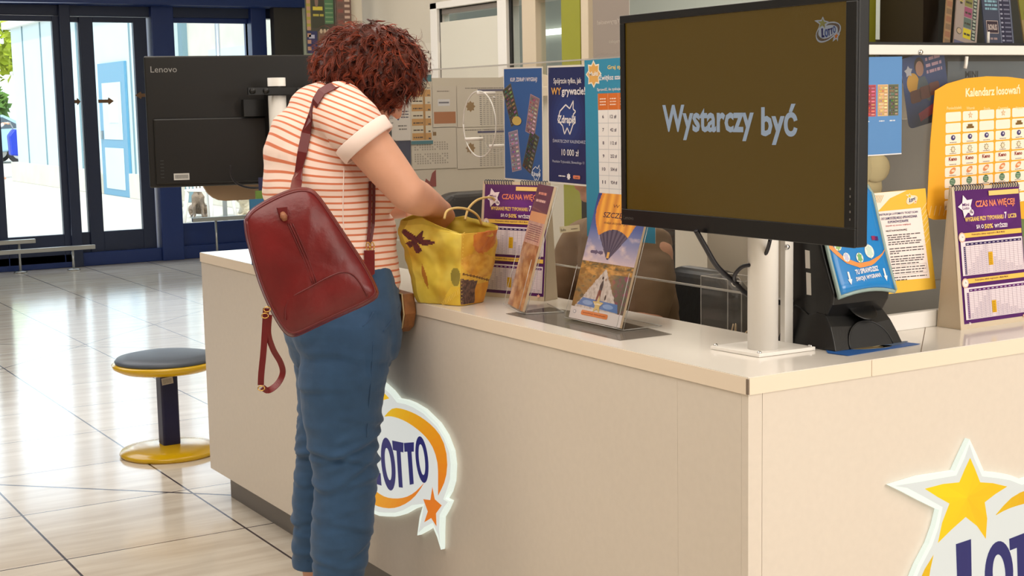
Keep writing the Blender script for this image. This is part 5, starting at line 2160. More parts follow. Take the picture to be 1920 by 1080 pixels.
o.matrix_local = mon.matrix_world.inverted() @ M @ Matrix.Translation((0, 0, .0012))
for k in range(6):
    o = MB().box(.040, .052, .035 + .012 * k, .0385 + .012 * k, .0122, .0135).build('port', mat('port_grey', (52, 52, 54), .4) if k == 0 else bpy.data.materials['port_grey'], local=True)
    o.parent = mon
    lay(o)
ps = thing('pole_stand', 'white pole carrying the rear-facing monitor at the counter\'s far end', 'stand', (.195, 2.80, T))
MB().tube([(.195, 2.80, T + .008), (.195, 2.80, 1.575)], .032, 32).build('pole', MT['white'], ps, smooth=True)
MB().box(.11, .29, 2.71, 2.89, T + .0005, T + .008).build('base_plate', MT['white'], ps, bevel=.001)
q = MB()
q.tube([(.195, 2.80, 1.512), (.195, 2.80, 1.545)], .036, 28)
q.box(.07, .31, 2.755, 2.765, 1.515, 1.54)
q.box(.185, .205, 2.80, 2.90, 1.36, 1.54)
q.box(.10, .28, 2.885, 2.91, 1.44, 1.5)
q.build('clamp', MT['black'], ps)
for xx in (.085, .135, .262, .3):
    MB().tube([(xx, 2.757, 1.528), (xx, 2.745, 1.528)], .010, 12).build('clamp_bolt', MT['black'], ps, smooth=True)
q = MB()
P_ = [(-.03, 1.30), (.40, 1.30), (.40, 1.128), (.08, 1.128)] + [(.08 - .085 * math.sin(t), 1.213 - .085 * math.cos(t)) for t in (.3, .6, .9, 1.2, 1.5)]
q.prism(P_, lambda a, b: (a, 3.06, b), lambda a, b: (a, 3.075, b))
tag(q.build('tan_board', MT['tan']), 'tan board with a rounded lower corner hanging below the rear-facing monitor', 'board')
MB().box(.385, .40, 3.05, 3.075, 0, 1.575).build('board_post', MT['cream'])
tag(bpy.data.objects['board_post'], 'cream end post of the screen near the tan board', 'post')
pts = [(432, 310), (434, 330), (446, 345), (470, 352), (498, 350), (520, 340)]
q = MB().tube(spline([at(a, b, y=2.80 - .0) for a, b in pts]), .004, 8)
tag(q.build('monitor_cable', MT['cable'], smooth=True), 'thin black cable looping under the rear-facing monitor', 'cable')

# leaflets under the monitor
for k, (x0, y0_, x1, y1_, c, lb) in enumerate(((487, 333, 530, 358, (44, 46, 84), 'dark purple leaflet at the back of the small leaflet stack by her back'),
                                           (481, 358, 530, 376, (112, 144, 62), 'green leaflet in the middle of the small leaflet stack by her back'),
                                           (470, 374, 530, 400, (48, 108, 148), 'blue leaflet at the front of the small leaflet stack by her back'))):
    yy = 2.66 - .05 * k
    a, b, t_ = at(x0, y1_, y=yy), at(x1, y1_, y=yy), at(x0, y0_, y=yy)
    s_ = Sheet()
    ww, hh = b.x - a.x, t_.z - a.z
    zb = a.z - T - .001
    s_.rect(0, -zb, ww, hh + zb, c, 1)
    s_.text('Lotto' if k else 'Graj', ww * .35, hh * .35, ww * .35, hh * .28, (226, 226, 226), 2, bold=.01)
    sheet_obj(s_, 'leaflet', frame(a, (1, 0, 0), (0, 0, 1)), ww, hh, lb, 'leaflet', back=c, outline=[(0, -zb), (ww, -zb), (ww, hh), (0, hh)], thick=.01)

# ================================================================== STOOL
st = thing('stool', 'low round stool with grey pad, yellow rim and base, navy post, on the tiles', 'stool', (.085, 3.90, 0))
c = (.085, 3.90, 0)
MB().lathe([(.03, .0), (.205, .0), (.213, .010), (.205, .022), (.15, .034), (.05, .042), (.0001, .042)], c, 56).build('base', MT['yellow'], st, smooth=True)
MB().box(.047, .123, 3.862, 3.938, .036, .362).build('post', MT['navypost'], st, bevel=.01, bseg=3)
MB().lathe([(.0001, .358), (.12, .356), (.19, .366), (.222, .384), (.226, .398), (.216, .404), (.0001, .404)], c, 56).build('seat_rim', MT['yellow'], st, smooth=True)
MB().lathe([(.0001, .400), (.210, .402), (.214, .412), (.204, .424), (.16, .433), (.08, .437), (.0001, .438)], c, 56).build('seat_pad', MT['seatpad'], st, smooth=True)
sh = Sheet()
sh.rect(0, 0, .05, .03, (190, 184, 176), 1)
for k in range(4):
    sh.fuzz(.006, .006 + .005 * k, .038, .002, (110, 104, 100), 2, k)
o = sh.build('paper_label', MT['paper'], local=True, recalc=False)
o.parent = st
o.matrix_local = st.matrix_world.inverted() @ frame((.052, 3.8612, .305), (1, 0, .1), (0, 0, 1))

# ================================================================== PEOPLE
def add_head(mb, c, f, u, k=1.0):
    """head, face towards f, crown towards u"""
    f, u = Vector(f).normalized(), Vector(u)
    u = (u - f * u.dot(f)).normalized()
    s_ = u.cross(f).normalized()
    A = (f, s_, u)
    c = Vector(c)
    P = lambda a, b, d: c + (f * a + s_ * b + u * d) * k
    E_ = lambda p, r, ax=A: mb.ell(p, ax, tuple(q * k for q in r), 24, 16)
    E_(P(-.012, 0, .035), (.096, .076, .086))
    E_(P(.018, 0, -.030), (.074, .064, .082))
    E_(P(.030, 0, -.082), (.048, .044, .034))
    E_(P(.066, 0, -.098), (.022, .024, .018))
    mb.limb([P(.086, 0, .018), P(.100, 0, -.006), P(.110, 0, -.026)], [.008 * k, .010 * k, .012 * k], None, 12)
    E_(P(.098, .010, -.030), (.009, .009, .007))
    E_(P(.098, -.010, -.030), (.009, .009, .007))
    E_(P(.086, 0, -.056), (.010, .024, .006))
    E_(P(.085, 0, -.066), (.010, .020, .006))
    for q in (-1, 1):
        E_(P(.062, .040 * q, -.022), (.024, .022, .026))
        E_(P(.076, .032 * q, .030), (.014, .026, .008))
        E_(P(-.006, .078 * q, -.004), (.016, .008, .030))
        E_(P(.006, .074 * q, -.028), (.008, .007, .010))
    return P, A


def add_hand(mb, w0, d, n, side, k=1.0, curl=.6, spread=1.0):
    """hand from wrist w0 along d, palm facing n, thumb towards side*(d x n)"""
    d, n = Vector(d).normalized(), Vector(n)
    n = (n - d * n.dot(d)).normalized()
    t = d.cross(n) * side
    w0 = Vector(w0)
    P = lambda a, b, c_: w0 + (d * a + t * b + n * c_) * k
    mb.limb([P(-.01, 0, 0), P(.03, 0, 0), P(.075, .002, 0)], [(.030 * k, .017 * k), (.038 * k, .017 * k), (.041 * k, .014 * k)], t, 16)
    for i, (b, L_, r_) in enumerate(((.030, .072, .0085), (.010, .080, .0088), (-.011, .074, .0085), (-.031, .058, .0075))):
        p = P(.072, b, 0)
        ang = .0
        pts = [P(.055, b * .9, 0), p]
        for sgm, f_ in ((.45, 1), (.32, 1.1), (.23, .9)):
            ang += curl * f_ * .8
            dd = (d * math.cos(ang) + n * math.sin(ang) + t * b * 1.5 * spread).normalized()
            p = p + dd * L_ * sgm * k
            pts.append(p)
        mb.limb(pts, [r_ * k * 1.05, r_ * k * 1.08, r_ * k, r_ * k * .92, r_ * k * .82], None, 10)
    mb.limb([P(.012, .026, .004), P(.035, .048, .012), P(.060, .060, .026), P(.078, .062, .036)], [.014 * k, .0125 * k, .0105 * k, .0088 * k], None, 10)


YM = 1.50
# ---- skin body ------------------------------------------------------
bd = MB()
HC = at(702, 152, y=1.475)
HF, HU = (.74, -.06, -.67), (.67, 0, .74)
P_, A_ = add_head(bd, HC, HF, HU, 1.0)
neck0 = Vector((-.205, 1.485, 1.42))
bd.limb([neck0, neck0 + Vector((.03, 0, .06)), Vector(HC) + Vector((-.05, 0, -.05))], [.066, .058, .056], None, 20)
Sx = (0, 1, 0)
torso_s = [((-.160, YM, .88), (.180, .150)), ((-.172, YM, .97), (.185, .148)), ((-.180, YM, 1.06), (.175, .152)), ((-.195, YM, 1.16), (.170, .152)), ((-.225, YM, 1.27), (.168, .148)), ((-.235, YM, 1.36), (.160, .128)), ((-.232, YM - .01, 1.42), (.130, .105)), ((-.225, YM - .01, 1.455), (.09, .075))]
bd.limb([a for a, b in torso_s], [(b[0] - .02, b[1] - .02) for a, b in torso_s], Sx, 28)
SHR = at(652, 222, y=1.315)
EL = at(764, 362, y=1.225)
WR = at(826, 392, x=.085)
SHL = Vector((SHR.x + .06, 1.66, SHR.z - .03))
ELL = Vector((-.03, 1.80, 1.17))
WRL = Vector((.11, 1.60, 1.175))
bd.limb([SHR, SHR * .66 + EL * .34, SHR * .3 + EL * .7, EL], [.062, .060, .054, .047], None, 24)
bd.limb([EL, EL * .7 + WR * .3, EL * .35 + WR * .65, WR], [.047, .047, .038, .027], None, 24)
bd.limb([SHL, SHL * .5 + ELL * .5, ELL], [.060, .056, .046], None, 20)
bd.limb([ELL, ELL * .6 + WRL * .4, WRL], [.045, .044, .027], None, 20)
add_hand(bd, WR, (.45, .62, -.62), (.15, .6, .75), -1, .98, .45)
add_hand(bd, WRL, (.42, -.35, -.82), (.2, -.9, .3), 1, .98, .5)
# legs
RL = [((-.20, 1.405, .86), .118), ((-.225, 1.39, .74), .112), ((-.235, 1.375, .62), .092), ((-.232, 1.365, .50), .078), ((-.245, 1.37, .36), .076), ((-.262, 1.375, .22), .058), ((-.268, 1.38, .10), .042)]
LL = [((-.145, 1.585, .86), .108), ((-.155, 1.59, .72), .102), ((-.170, 1.60, .60), .084), ((-.185, 1.61, .48), .072), ((-.205, 1.62, .34), .072), ((-.215, 1.625, .22), .056), ((-.215, 1.63, .10), .042)]
for LG in (RL, LL):
    bd.limb([a for a, b in LG], [b * .88 for a, b in LG], Sx, 22)
    a = Vector(LG[-1][0])
    bd.limb([a + Vector((-.03, 0, -.055)), a + Vector((.05, 0, -.06)), a + Vector((.13, 0, -.078))], [(.034, .034), (.040, .030), (.038, .016)], Sx, 16)
woman = bd.build('person', MT['skin'])
remesh(woman, .0052, 5, .5)
tag(woman, 'person with curly auburn hair, striped T-shirt and blue trousers bending over a yellow bag', 'person')
for s_ in (-1, 1):
    e_ = MB().ell(P_(.082, .031 * s_, .012), A_, (.011, .012, .010), 14, 10).build('eye', MT['eye'], woman, smooth=True)
    MB().ell(P_(.0905, .031 * s_, .011), A_, (.0035, .006, .006), 12, 8).build('iris', MT['darkhair'], e_, smooth=True)
q = MB().ell(P_(.0925, 0, -.0610), A_, (.0065, .021, .0065), 14, 8)
q.build('lips', MT['lip'], woman, smooth=True)


# ---- T-shirt ---------------------------------------------------------
def displace(o_, fn):
    N_ = [v.normal.copy() for v in o_.data.vertices]
    C_ = []
    for v in o_.data.vertices:
        C_ += list(v.co + N_[v.index] * fn(v.co))
    o_.data.vertices.foreach_set('co', C_)
    o_.data.update()


def wfold(v, amp=.004, f=14, seed=0, st=(1, 1, .5)):
    p = Vector((v.x * f * st[0], v.y * f * st[1], v.z * f * st[2] + seed))
    return (noise.noise(p) + .5 * noise.noise(p * 2.1)) * amp


ts = MB()
ts.limb([(a[0], a[1], a[2]) if i else (a[0], a[1], .945) for i, (a, b) in enumerate(torso_s[1:])], [b for a, b in torso_s[1:]], Sx, 32)
ts.limb([(-.10, YM - .09, 1.24), (-.10, YM + .09, 1.24)], [.075, .075], None, 20)
ts.limb([(-.118, YM, .99), (-.115, YM, 1.12)], [(.15, .105), (.14, .10)], Sx, 24)
ts.limb([neck0 + Vector((-.02, 0, -.05)), neck0 + Vector((-.008, 0, .03)), neck0 + Vector((.01, 0, .05))], [.10, .078, .07], None, 20)
SLe = SHR.lerp(EL, .26)
ts.limb([neck0 + Vector((0, -.03, -.01)), SHR + Vector((-.01, .02, .02)), SHR.lerp(EL, .08), SLe], [.070, .078, .078, .074], None, 24)
SLl = SHL.lerp(ELL, .26)
ts.limb([neck0 + Vector((0, .03, -.01)), SHL + Vector((-.01, -.02, .02)), SHL.lerp(ELL, .08), SLl], [.070, .078, .078, .072], None, 24)
shirt = ts.build('t_shirt', MT['shirt'], None)
remesh(shirt, .006, 7, .5)
me = shirt.data
# flatten the sleeve ends and hem, add folds
armd = (EL - SHR).normalized()
armdl = (ELL - SHL).normalized()
ph = me.attributes.new('phase', 'FLOAT', 'POINT')
vals = []
NRM = [v.normal.copy() for v in me.vertices]
NEWC = []
sm = lambda a, b, t: (lambda x: x * x * (3 - 2 * x))(max(0, min(1, (t - a) / (b - a))))
for v in me.vertices:
    p = v.co.copy()
    d = wfold(p, .006, 9, 2, (.7, .7, 1.5)) * (1 - .5 * sm(1.2, 1.4, p.z))
    # a soft fold at the armpit and above the hem
    p += NRM[v.index] * d
    ta = (p - SHR).dot(armd)
    if ta > .074 and (p - SHR).dot(Vector((0, -1, 0))) > -.08 and ta < .2:
        rel = p - SHR
        if (rel - armd * ta).length < .09:
            p -= armd * (ta - .074)
    tl_ = (p - SHL).dot(armdl)
    if .074 < tl_ < .2 and ((p - SHL) - armdl * tl_).length < .09:
        p -= armdl * (tl_ - .074)
    if p.z < .948:
        p.z = .948 - (.948 - p.z) * .1
    if p.x > -.006 and p.z < 1.2:
        p.x = -.006 - .0 * p.x
    w2 = sm(1.26, 1.44, p.z)
    f_ = p.z + (.04 + .42 * w2) * (p.x + .22) - .10 * w2 * (p.y - 1.4) + .004 * noise.noise(p * 7)
    vals.append(f_ / .0168)
    NEWC += list(p)
me.vertices.foreach_set('co', NEWC)
me.update()
ph.data.foreach_set('value', vals)
shirt.parent = woman
for (S_, E2, dd) in ((SHR, EL, armd), (SHL, ELL, armdl)):
    q = MB()
    c0 = S_.lerp(E2, 0) + dd * .050
    rr0 = .0765
    u = dd.orthogonal().normalized()
    v2 = dd.cross(u)
    N_ = 40
    vs, fs = [], []
    for (tt, rr) in ((0, rr0 + .001), (.003, rr0 + .004), (.036, rr0 + .002), (.040, rr0 - .001), (.038, rr0 - .006), (.0, rr0 - .006)):
        for j in range(N_):
            a = 2 * math.pi * j / N_
            vs.append(c0 + dd * tt + (u * math.cos(a) + v2 * math.sin(a)) * rr)
    for i in range(5):
        for j in range(N_):
            j2 = (j + 1) % N_
            fs.append((i * N_ + j, i * N_ + j2, (i + 1) * N_ + j2, (i + 1) * N_ + j))
    q.add(vs, fs)
    o = q.build('sleeve_cuff', MT['cuff'], shirt, smooth=True)
    o['label'] = 'plain white sleeve cuff'

# ---- trousers ----------------------------------------------------------
tr = MB()
tr.limb([(-.172, YM, .985), (-.172, YM, .93), (-.168, YM, .86)], [(.192, .150), (.198, .164), (.19, .160)], Sx, 32)
tr.limb([(-.25, YM - .085, .88), (-.24, YM - .085, .82)], [.095, .09], None, 20)
tr.limb([(-.20, YM + .08, .88), (-.19, YM + .08, .82)], [.095, .09], None, 20)
for LG, hem in ((RL, .115), (LL, .165)):
    pts = [(Vector(a), b) for a, b in LG]
    pts = [(a, b) for a, b in pts if a.z > hem + .03]
    k = [1.06, 1.08, 1.10, 1.13, 1.10, 1.22, 1.3]
    last = pts[-1][0] * 1
    e = Vector((LG[-1][0][0] + .002, LG[-1][0][1], hem))
    P2 = [a for a, b in pts] + [e]
    R2 = [b * k[i] for i, (a, b) in enumerate(pts)] + [.068]
    tr.limb(P2, [(r_ * .98, r_) for r_ in R2], Sx, 28)
trou = tr.build('trousers', MT['denim'], None)
remesh(trou, .0058, 6, .5)
NRM = [v.normal.copy() for v in trou.data.vertices]
NEWC = []
CREASE = [(.565, .42, .008, .010, 1), (.535, -.20, .007, .009, 2), (.600, .22, .005, .009, 3), (.500, .55, .007, .010, 4), (.470, .10, .005, .009, 5), (.640, -.30, .004, .009, 6), (.735, .12, .004, .008, 7), (.800, -.15, .004, .009, 8), (.405, .30, .004, .009, 9), (.340, -.35, .004, .008, 10), (.285, .30, .005, .009, 11), (.240, -.20, .005, .009, 12), (.195, .25, .004, .008, 13)]
for v in trou.data.vertices:
    p = v.co.copy()
    R_ = p.y < YM
    hem = .115 if R_ else .165
    # lengthwise crease noise, rings at the knee, gathers at the hip
    kn = math.exp(-((p.z - .53) / .085) ** 2)
    an = noise.noise(Vector((p.x * 5, p.y * 5, 1)))
    ring = math.sin((p.z + .05 * an + (p.x + .2) * .30) * 2 * math.pi / (.036 + .012 * an)) * .0022 * kn * (1 + an)
    lo = math.exp(-((p.z - .24) / .10) ** 2)
    ring2 = math.sin((p.z + .10 * an - (p.x + .2) * .4) * 2 * math.pi / .06) * .0016 * lo * (1 + an)
    d = ring + ring2 + wfold(p, .0055, 7, 4, (1, 1, 1.2)) + wfold(p, .003, 20, 9, (.45, .45, 1.7))
    bk = math.exp(-((p.z - .80) / .035) ** 2) * .006 * (1 if p.x < -.2 else 0)
    d -= bk
    xc = -.235 if R_ else -.185
    for (zc_, sl_, am, wd_, sd_) in CREASE:
        t_ = p.z - zc_ - (0 if R_ else .03) - sl_ * (p.x - xc) - .018 * noise.noise(Vector((p.x * 9, p.y * 9, sd_)))
        if abs(t_) < .05:
            mk_ = max(0, min(1, .55 + 1.3 * noise.noise(Vector((p.x * 7, p.y * 7, sd_ * 3.3)))))
            d += am * mk_ * (.9 * math.exp(-((t_ - .013) / .012) ** 2) - math.exp(-(t_ / wd_) ** 2))
    p += NRM[v.index] * d
    if p.z < hem:
        p.z = hem - (hem - p.z) * .06
    if p.x > -.008:
        p.x = -.008
    NEWC += list(p)
trou.data.vertices.foreach_set('co', NEWC)
trou.data.update()
trou.parent = woman


def surf(obj, bvh, px, py, lift=.004):
    d = ray(px, py).normalized()
    h_ = bvh.ray_cast(CAM, d)
    if h_[0] is None:
        return None
    return h_[0] - d * lift


def bvh_of(o):
    me = o.data
    return BVHTree.FromPolygons([o.matrix_world @ v.co for v in me.vertices], [tuple(p.vertices) for p in me.polygons])


bpy.context.view_layer.update()
B_sh, B_tr = bvh_of(shirt), bvh_of(trou)
# pocket seams and hem line
for nm, L_ in (('pocket_seam', [(757, 545), (748, 575), (733, 603), (718, 622)]), ('pocket_seam', [(700, 585), (690, 602), (680, 612)]), ('side_seam', [(700, 640), (697, 700), (692, 760), (688, 820)]), ('hem_seam', [(544, 1048), (560, 1051), (580, 1052)])):
    pts = [surf(trou, B_tr, a, b, .0008) for a, b in L_]
    pts = [p for p in pts if p is not None]
    if len(pts) > 1:
        MB().tube(spline(pts, 4), .0016, 6).build(nm, MT['denim'], trou, smooth=True)
pts = [surf(shirt, B_sh, a, b, .0005) for a, b in ((645, 315), (644, 350), (643, 400), (646, 450), (648, 500))]
pts = [p for p in pts if p is not None]
if len(pts) > 1:
    o = MB().tube(spline(pts, 4), .0016, 6).build('side_seam', MT['cuff'], shirt, smooth=True)
# shoes
q = MB()
for LG in (RL, LL):
    a = Vector(LG[-1][0])
    q.limb([a + Vector((-.045, 0, -.062)), a + Vector((.05, 0, -.066)), a + Vector((.15, 0, -.078))], [(.042, .036), (.048, .032), (.044, .020)], Sx, 20)
sho = q.build('shoe', mat('white_trainer', (210, 206, 200), .6))
remesh(sho, .006, 3, .5)
sho.parent = woman

# ---- hair -----------------------------------------------------------------
HFv = Vector(HF).normalized()
HUv = Vector(HU)
HUv = (HUv - HFv * HUv.dot(HFv)).normalized()
HSv = HUv.cross(HFv)
hair_c = at(690, 128, y=1.475)


def in_face(dv):
    f_, u_ = dv.dot(HFv), dv.dot(HUv)
    return f_ > .62 and u_ < .45 and dv.dot(Vector((.395, .919, 0))) > -.5


rng = np.random.default_rng(5)
V, Fc, TN = [], [], []
nv = 0
NS, NP, NR, NK = 1150, 26, 3, 6
cnt = 0
wR, wU = Vector((.919, -.395, 0)), Vector((0, 0, 1))
wD = Vector((.395, .919, 0))
while cnt < NS:
    dv = Vector(rng.normal(size=3)).normalized()
    if in_face(dv):
        continue
    hanging = cnt > NS - 90
    lowright = dv.dot(wR) > .15 and dv.dot(wD) < .45
    if dv.z < (-.93 if lowright else -.45) and not hanging:
        continue
    cnt += 1
    start = HC + HFv * dv.dot(HFv) * .095 + HSv * dv.dot(HSv) * .078 + HUv * (dv.dot(HUv) * .09 + .03)
    # volume target: an uneven ellipsoid around hair_c
    lump = 1 + .10 * noise.noise(dv * 2.6 + Vector((3, 1, 7)))
    rx = .158 if dv.dot(wR) < 0 else .150
    tgt = hair_c + wR * dv.dot(wR) * rx * lump + wD * dv.dot(wD) * .135 * lump + wU * dv.dot(wU) * (.128 if dv.z > 0 else .122) * lump
    rr = float(rng.uniform(.80, 1.04))
    tgt = start.lerp(tgt, rr)
    out = (tgt - start)
    L_ = float(rng.uniform(.07, .19))
    tang = (Vector((0, 0, -1)) - dv * -dv.z)
    tang = tang.normalized() if tang.length > .1 else Vector(rng.normal(size=3)).normalized()
    tang = (tang + Vector(rng.normal(size=3)) * .45).normalized()
    if hanging:
        tang = Vector((float(rng.normal() * .15), float(rng.normal() * .15), -1)).normalized()
        L_ = float(rng.uniform(.05, .10))
    end = tgt + tang * L_
    # keep curl ends inside the volume
    rel = end - hair_c
    ee = Vector((rel.dot(wR) / .164, rel.dot(wD) / .150, rel.z / (.134 if rel.z > 0 else .135))).length
    if ee > 1.0 and not hanging:
        end = hair_c + rel / ee
    cr = float(rng.uniform(.006, .015))
    turns = float(rng.uniform(1.1, 2.7))
    ph0 = float(rng.uniform(0, 6.28))
    rad = float(rng.uniform(.0009, .0019))
    tone = float(np.clip(rng.normal(.44, .26), 0, 1))
    frizz = rng.random() < .14
    if frizz:
        rad *= .45
        cr *= 1.6
        end = end + dv * .022
    e1 = dv.orthogonal().normalized()
    pts = []
    for i in range(NP):
        t = i / (NP - 1)
        b = start * (1 - t) ** 2 + tgt * 2 * t * (1 - t) * 1.0 + end * t * t
        ax = (end - start).normalized()
        u1 = ax.orthogonal().normalized()
        u2 = ax.cross(u1)
        a = ph0 + turns * 2 * math.pi * t
        k_ = cr * min(1, t * 2.5) * (1 - .35 * t)
        pts.append(b + (u1 * math.cos(a) + u2 * math.sin(a)) * k_)
    A3 = np.array([tuple(p) for p in pts])
    Tn = np.gradient(A3, axis=0)
    Tn /= np.linalg.norm(Tn, axis=1)[:, None] + 1e-9
    up0 = np.array(tuple(dv))
    Un = np.cross(Tn, up0)
    Un /= np.linalg.norm(Un, axis=1)[:, None] + 1e-9
    Wn = np.cross(Tn, Un)
    rads = rad * np.clip(np.minimum(1, (1.02 - np.linspace(0, 1, NP)) * 3), .12, 1)
    lw_ = float(rng.uniform(.003, .0065))
    tt_ = np.linspace(0, 1, NP)
    for s3 in range(2 if frizz else NK):
        # the strands of one lock run side by side and close up at the tip
        ou, ow = float(rng.normal() * lw_ * 1.2), float(rng.normal() * lw_ * .6)
        wob = np.sin(tt_ * float(rng.uniform(6, 16)) + float(rng.uniform(0, 6))) * .0012
        C3 = A3 + Un * (ou * (1 - .6 * tt_) + wob)[:, None] + Wn * (ow * (1 - .6 * tt_))[:, None]
        ring = []
        for j in range(NR):
            a = 2 * math.pi * j / NR
            ring.append(C3 + (Un * math.cos(a) + Wn * math.sin(a)) * rads[:, None])
        vv = np.stack(ring, 1).reshape(-1, 3)
        V.append(vv)
        base_i = np.arange(NP - 1)[:, None] * NR
        j = np.arange(NR)[None, :]
        j2 = (j + 1) % NR
        q_ = np.stack([base_i + j, base_i + j2, base_i + NR + j2, base_i + NR + j], -1).reshape(-1, 4) + nv
        Fc.append(q_)
        TN.append(np.full(len(vv), float(np.clip(tone + rng.normal() * .10, 0, 1))))
        nv += len(vv)
V, Fc, TN = np.concatenate(V), np.concatenate(Fc), np.concatenate(TN)
# inner mass
im_ = MB()
im_.ell(hair_c + Vector((0, 0, .004)), (wR, wD, wU), (.142, .122, .112), 60, 40)
nb0 = len(V)
iv = np.array(im_.v)
for i in range(len(iv)):
    dv = Vector(iv[i]) - hair_c
    dn = dv.normalized()
    if in_face(dn) or (dn.z < -.45 and dn.dot(HFv) > .25):
        iv[i] = tuple(hair_c + dv * .72)
    else:
        iv[i] = tuple(hair_c + dv * (1 + .08 * noise.noise(dn * 5) + .05 * noise.noise(dn * 14) + .03 * math.sin(dn.x * 40 + 6 * noise.noise(dn * 6))))
me = bpy.data.meshes.new('hair')
allf = Fc.tolist() + [[i + nb0 for i in f] for f in im_.f]
me.from_pydata(np.concatenate([V, iv]).tolist(), [], allf)
a = me.attributes.new('tone', 'FLOAT', 'POINT')
a.data.foreach_set('value', np.concatenate([TN, np.full(len(iv), .12)]).astype(np.float32))
me.materials.append(MT['hair'])
me.polygons.foreach_set('use_smooth', [True] * len(me.polygons))
hair = bpy.data.objects.new('hair', me)
COL.objects.link(hair)
hair.parent = woman

# ================================================================== BACKPACK
bp_c = at(586, 492, y=1.12)
rt = Vector((.919, -.395, 0)).normalized()
nrm = Vector((-.385, -.905, .12)).normalized()
up = nrm.cross(rt).normalized()
if up.z < 0:
    up = -up
nrm = rt.cross(up)
bag = thing('backpack', 'burgundy leather backpack hanging from one shoulder at the woman\'s back', 'backpack', M=frame(bp_c, rt, up))
Mb = bag.matrix_world.copy()
iMb = Mb.inverted()


def bq(px, py):
    """pixel to the bag's own plane"""
    d = ray(px, py)
    n_ = Vector((Mb[0][2], Mb[1][2], Mb[2][2]))
    t = (bp_c - CAM).dot(n_) / d.dot(n_)
    p = iMb @ (CAM + d * t)
    return p.x, p.y


outl = [bq(*p) for p in ((457, 410), (466, 394), (490, 378), (530, 358), (562, 349), (585, 352), (600, 368), (622, 400), (655, 450), (688, 500), (708, 538), (712, 556), (690, 570), (640, 592), (590, 615), (555, 632), (542, 632), (528, 620), (505, 580), (484, 530), (470, 480), (459, 440))]
outl = smoothp(outl + [outl[0]], 2)
outl = resample(outl, 97)[:-1]
cx = sum(p[0] for p in outl) / len(outl)
cy = sum(p[1] for p in outl) / len(outl)
n_ = len(outl)
vs, fs = [], []
layers = [(-.072, .86), (-.070, .94), (-.064, .985), (-.050, 1.0), (-.032, 1.0), (-.016, .99), (-.006, .965), (.0, .93), (.006, .86), (.012, .74), (.017, .58), (.020, .40), (.022, .2), (.0225, .05)]
for z_, k in layers:
    for i, p in enumerate(outl):
        dx, dy = (p[0] - cx) * k, (p[1] - cy) * k
        zz = z_
        if z_ > 0:
            zz += .006 * noise.noise(Vector((dx * 14, dy * 14, 2))) * (1 - k * .5) + .004 * noise.noise(Vector((dx * 40, dy * 25, 5))) * (1 - k)
        vs.append((cx + dx, cy + dy, zz))
for L_ in range(len(layers) - 1):
    for i in range(n_):
        j = (i + 1) % n_
        fs.append((L_ * n_ + i, L_ * n_ + j, (L_ + 1) * n_ + j, (L_ + 1) * n_ + i))
fs.append(tuple(range(n_ - 1, -1, -1)))
fs.append(tuple((len(layers) - 1) * n_ + i for i in range(n_)))
o = MB().add(vs, fs).build('bag_body', MT['leather'], local=True, smooth=True)
o.parent = bag
o.data.polygons.foreach_set('use_smooth', [True] * len(o.data.polygons))


def btube(P, r_, name, m_='leatherdark', z=None, closed=False):
    pts = []
    for (a, b) in P:
        k = max(abs((a - cx)) / .17, abs((b - cy)) / .17)
        rad = math.hypot(a - cx, b - cy)
        zz = z
        if zz is None:
            # follow the bulge
            best = min(((a - q[0]) ** 2 + (b - q[1]) ** 2) ** .5 for q in outl)
            zz = .0 + .022 * min(1, best / .10) ** .6 + .0008
        pts.append((a, b, zz))
    o = MB().tube(pts, r_, 8).build(name, MT[m_], local=True, smooth=True)
    o.parent = bag
    return o


inset = [(cx + (p[0] - cx) * .945, cy + (p[1] - cy) * .945) for p in outl]
btube(inset + [inset[0]], .0028, 'front_piping', z=-.0025)
btube([(cx + (p[0] - cx) * 1.0, cy + (p[1] - cy) * 1.0) for p in outl + [outl[0]]], .0026, 'zip_piping', z=-.048)
btube(resample(smoothp([bq(*p) for p in ((544, 420), (560, 455), (575, 490), (590, 531))]), 14), .0016, 'front_zip', 'leather')
for dx in (-4, 5):
    btube(resample(smoothp([bq(*p) for p in ((544 + dx, 420), (560 + dx, 455), (575 + dx, 490), (589 + dx, 531))]), 14), .0013, 'zip_edge')
btube(resample(smoothp([bq(*p) for p in ((536, 600), (534, 575), (545, 557), (575, 542), (610, 522), (640, 509), (660, 512), (675, 530), (690, 556))]), 30), .0018, 'pocket_seam')
# zip pull flap
a = bq(529, 404)
q = MB()
q.prism([(-.013, .022), (.012, .024), (.014, .004), (.008, -.006), (-.006, -.004)], lambda x, y: (a[0] + x, a[1] + y - .004, .0165), lambda x, y: (a[0] + x + .002, a[1] + y - .004, .024))
o = q.build('zip_flap', MT['leatherdark'], local=True, bevel=.001)
o.parent = bag
q = MB().tube([(a[0] + .002, a[1] + .004, .024), (a[0] + .004, a[1] - .004, .031), (a[0] + .007, a[1] - .012, .026)], [.006, .009, .006], 12)
o = q.build('flap_fold', mat('tan_lining', (150, 96, 66), .6), local=True, smooth=True)
o.parent = bag


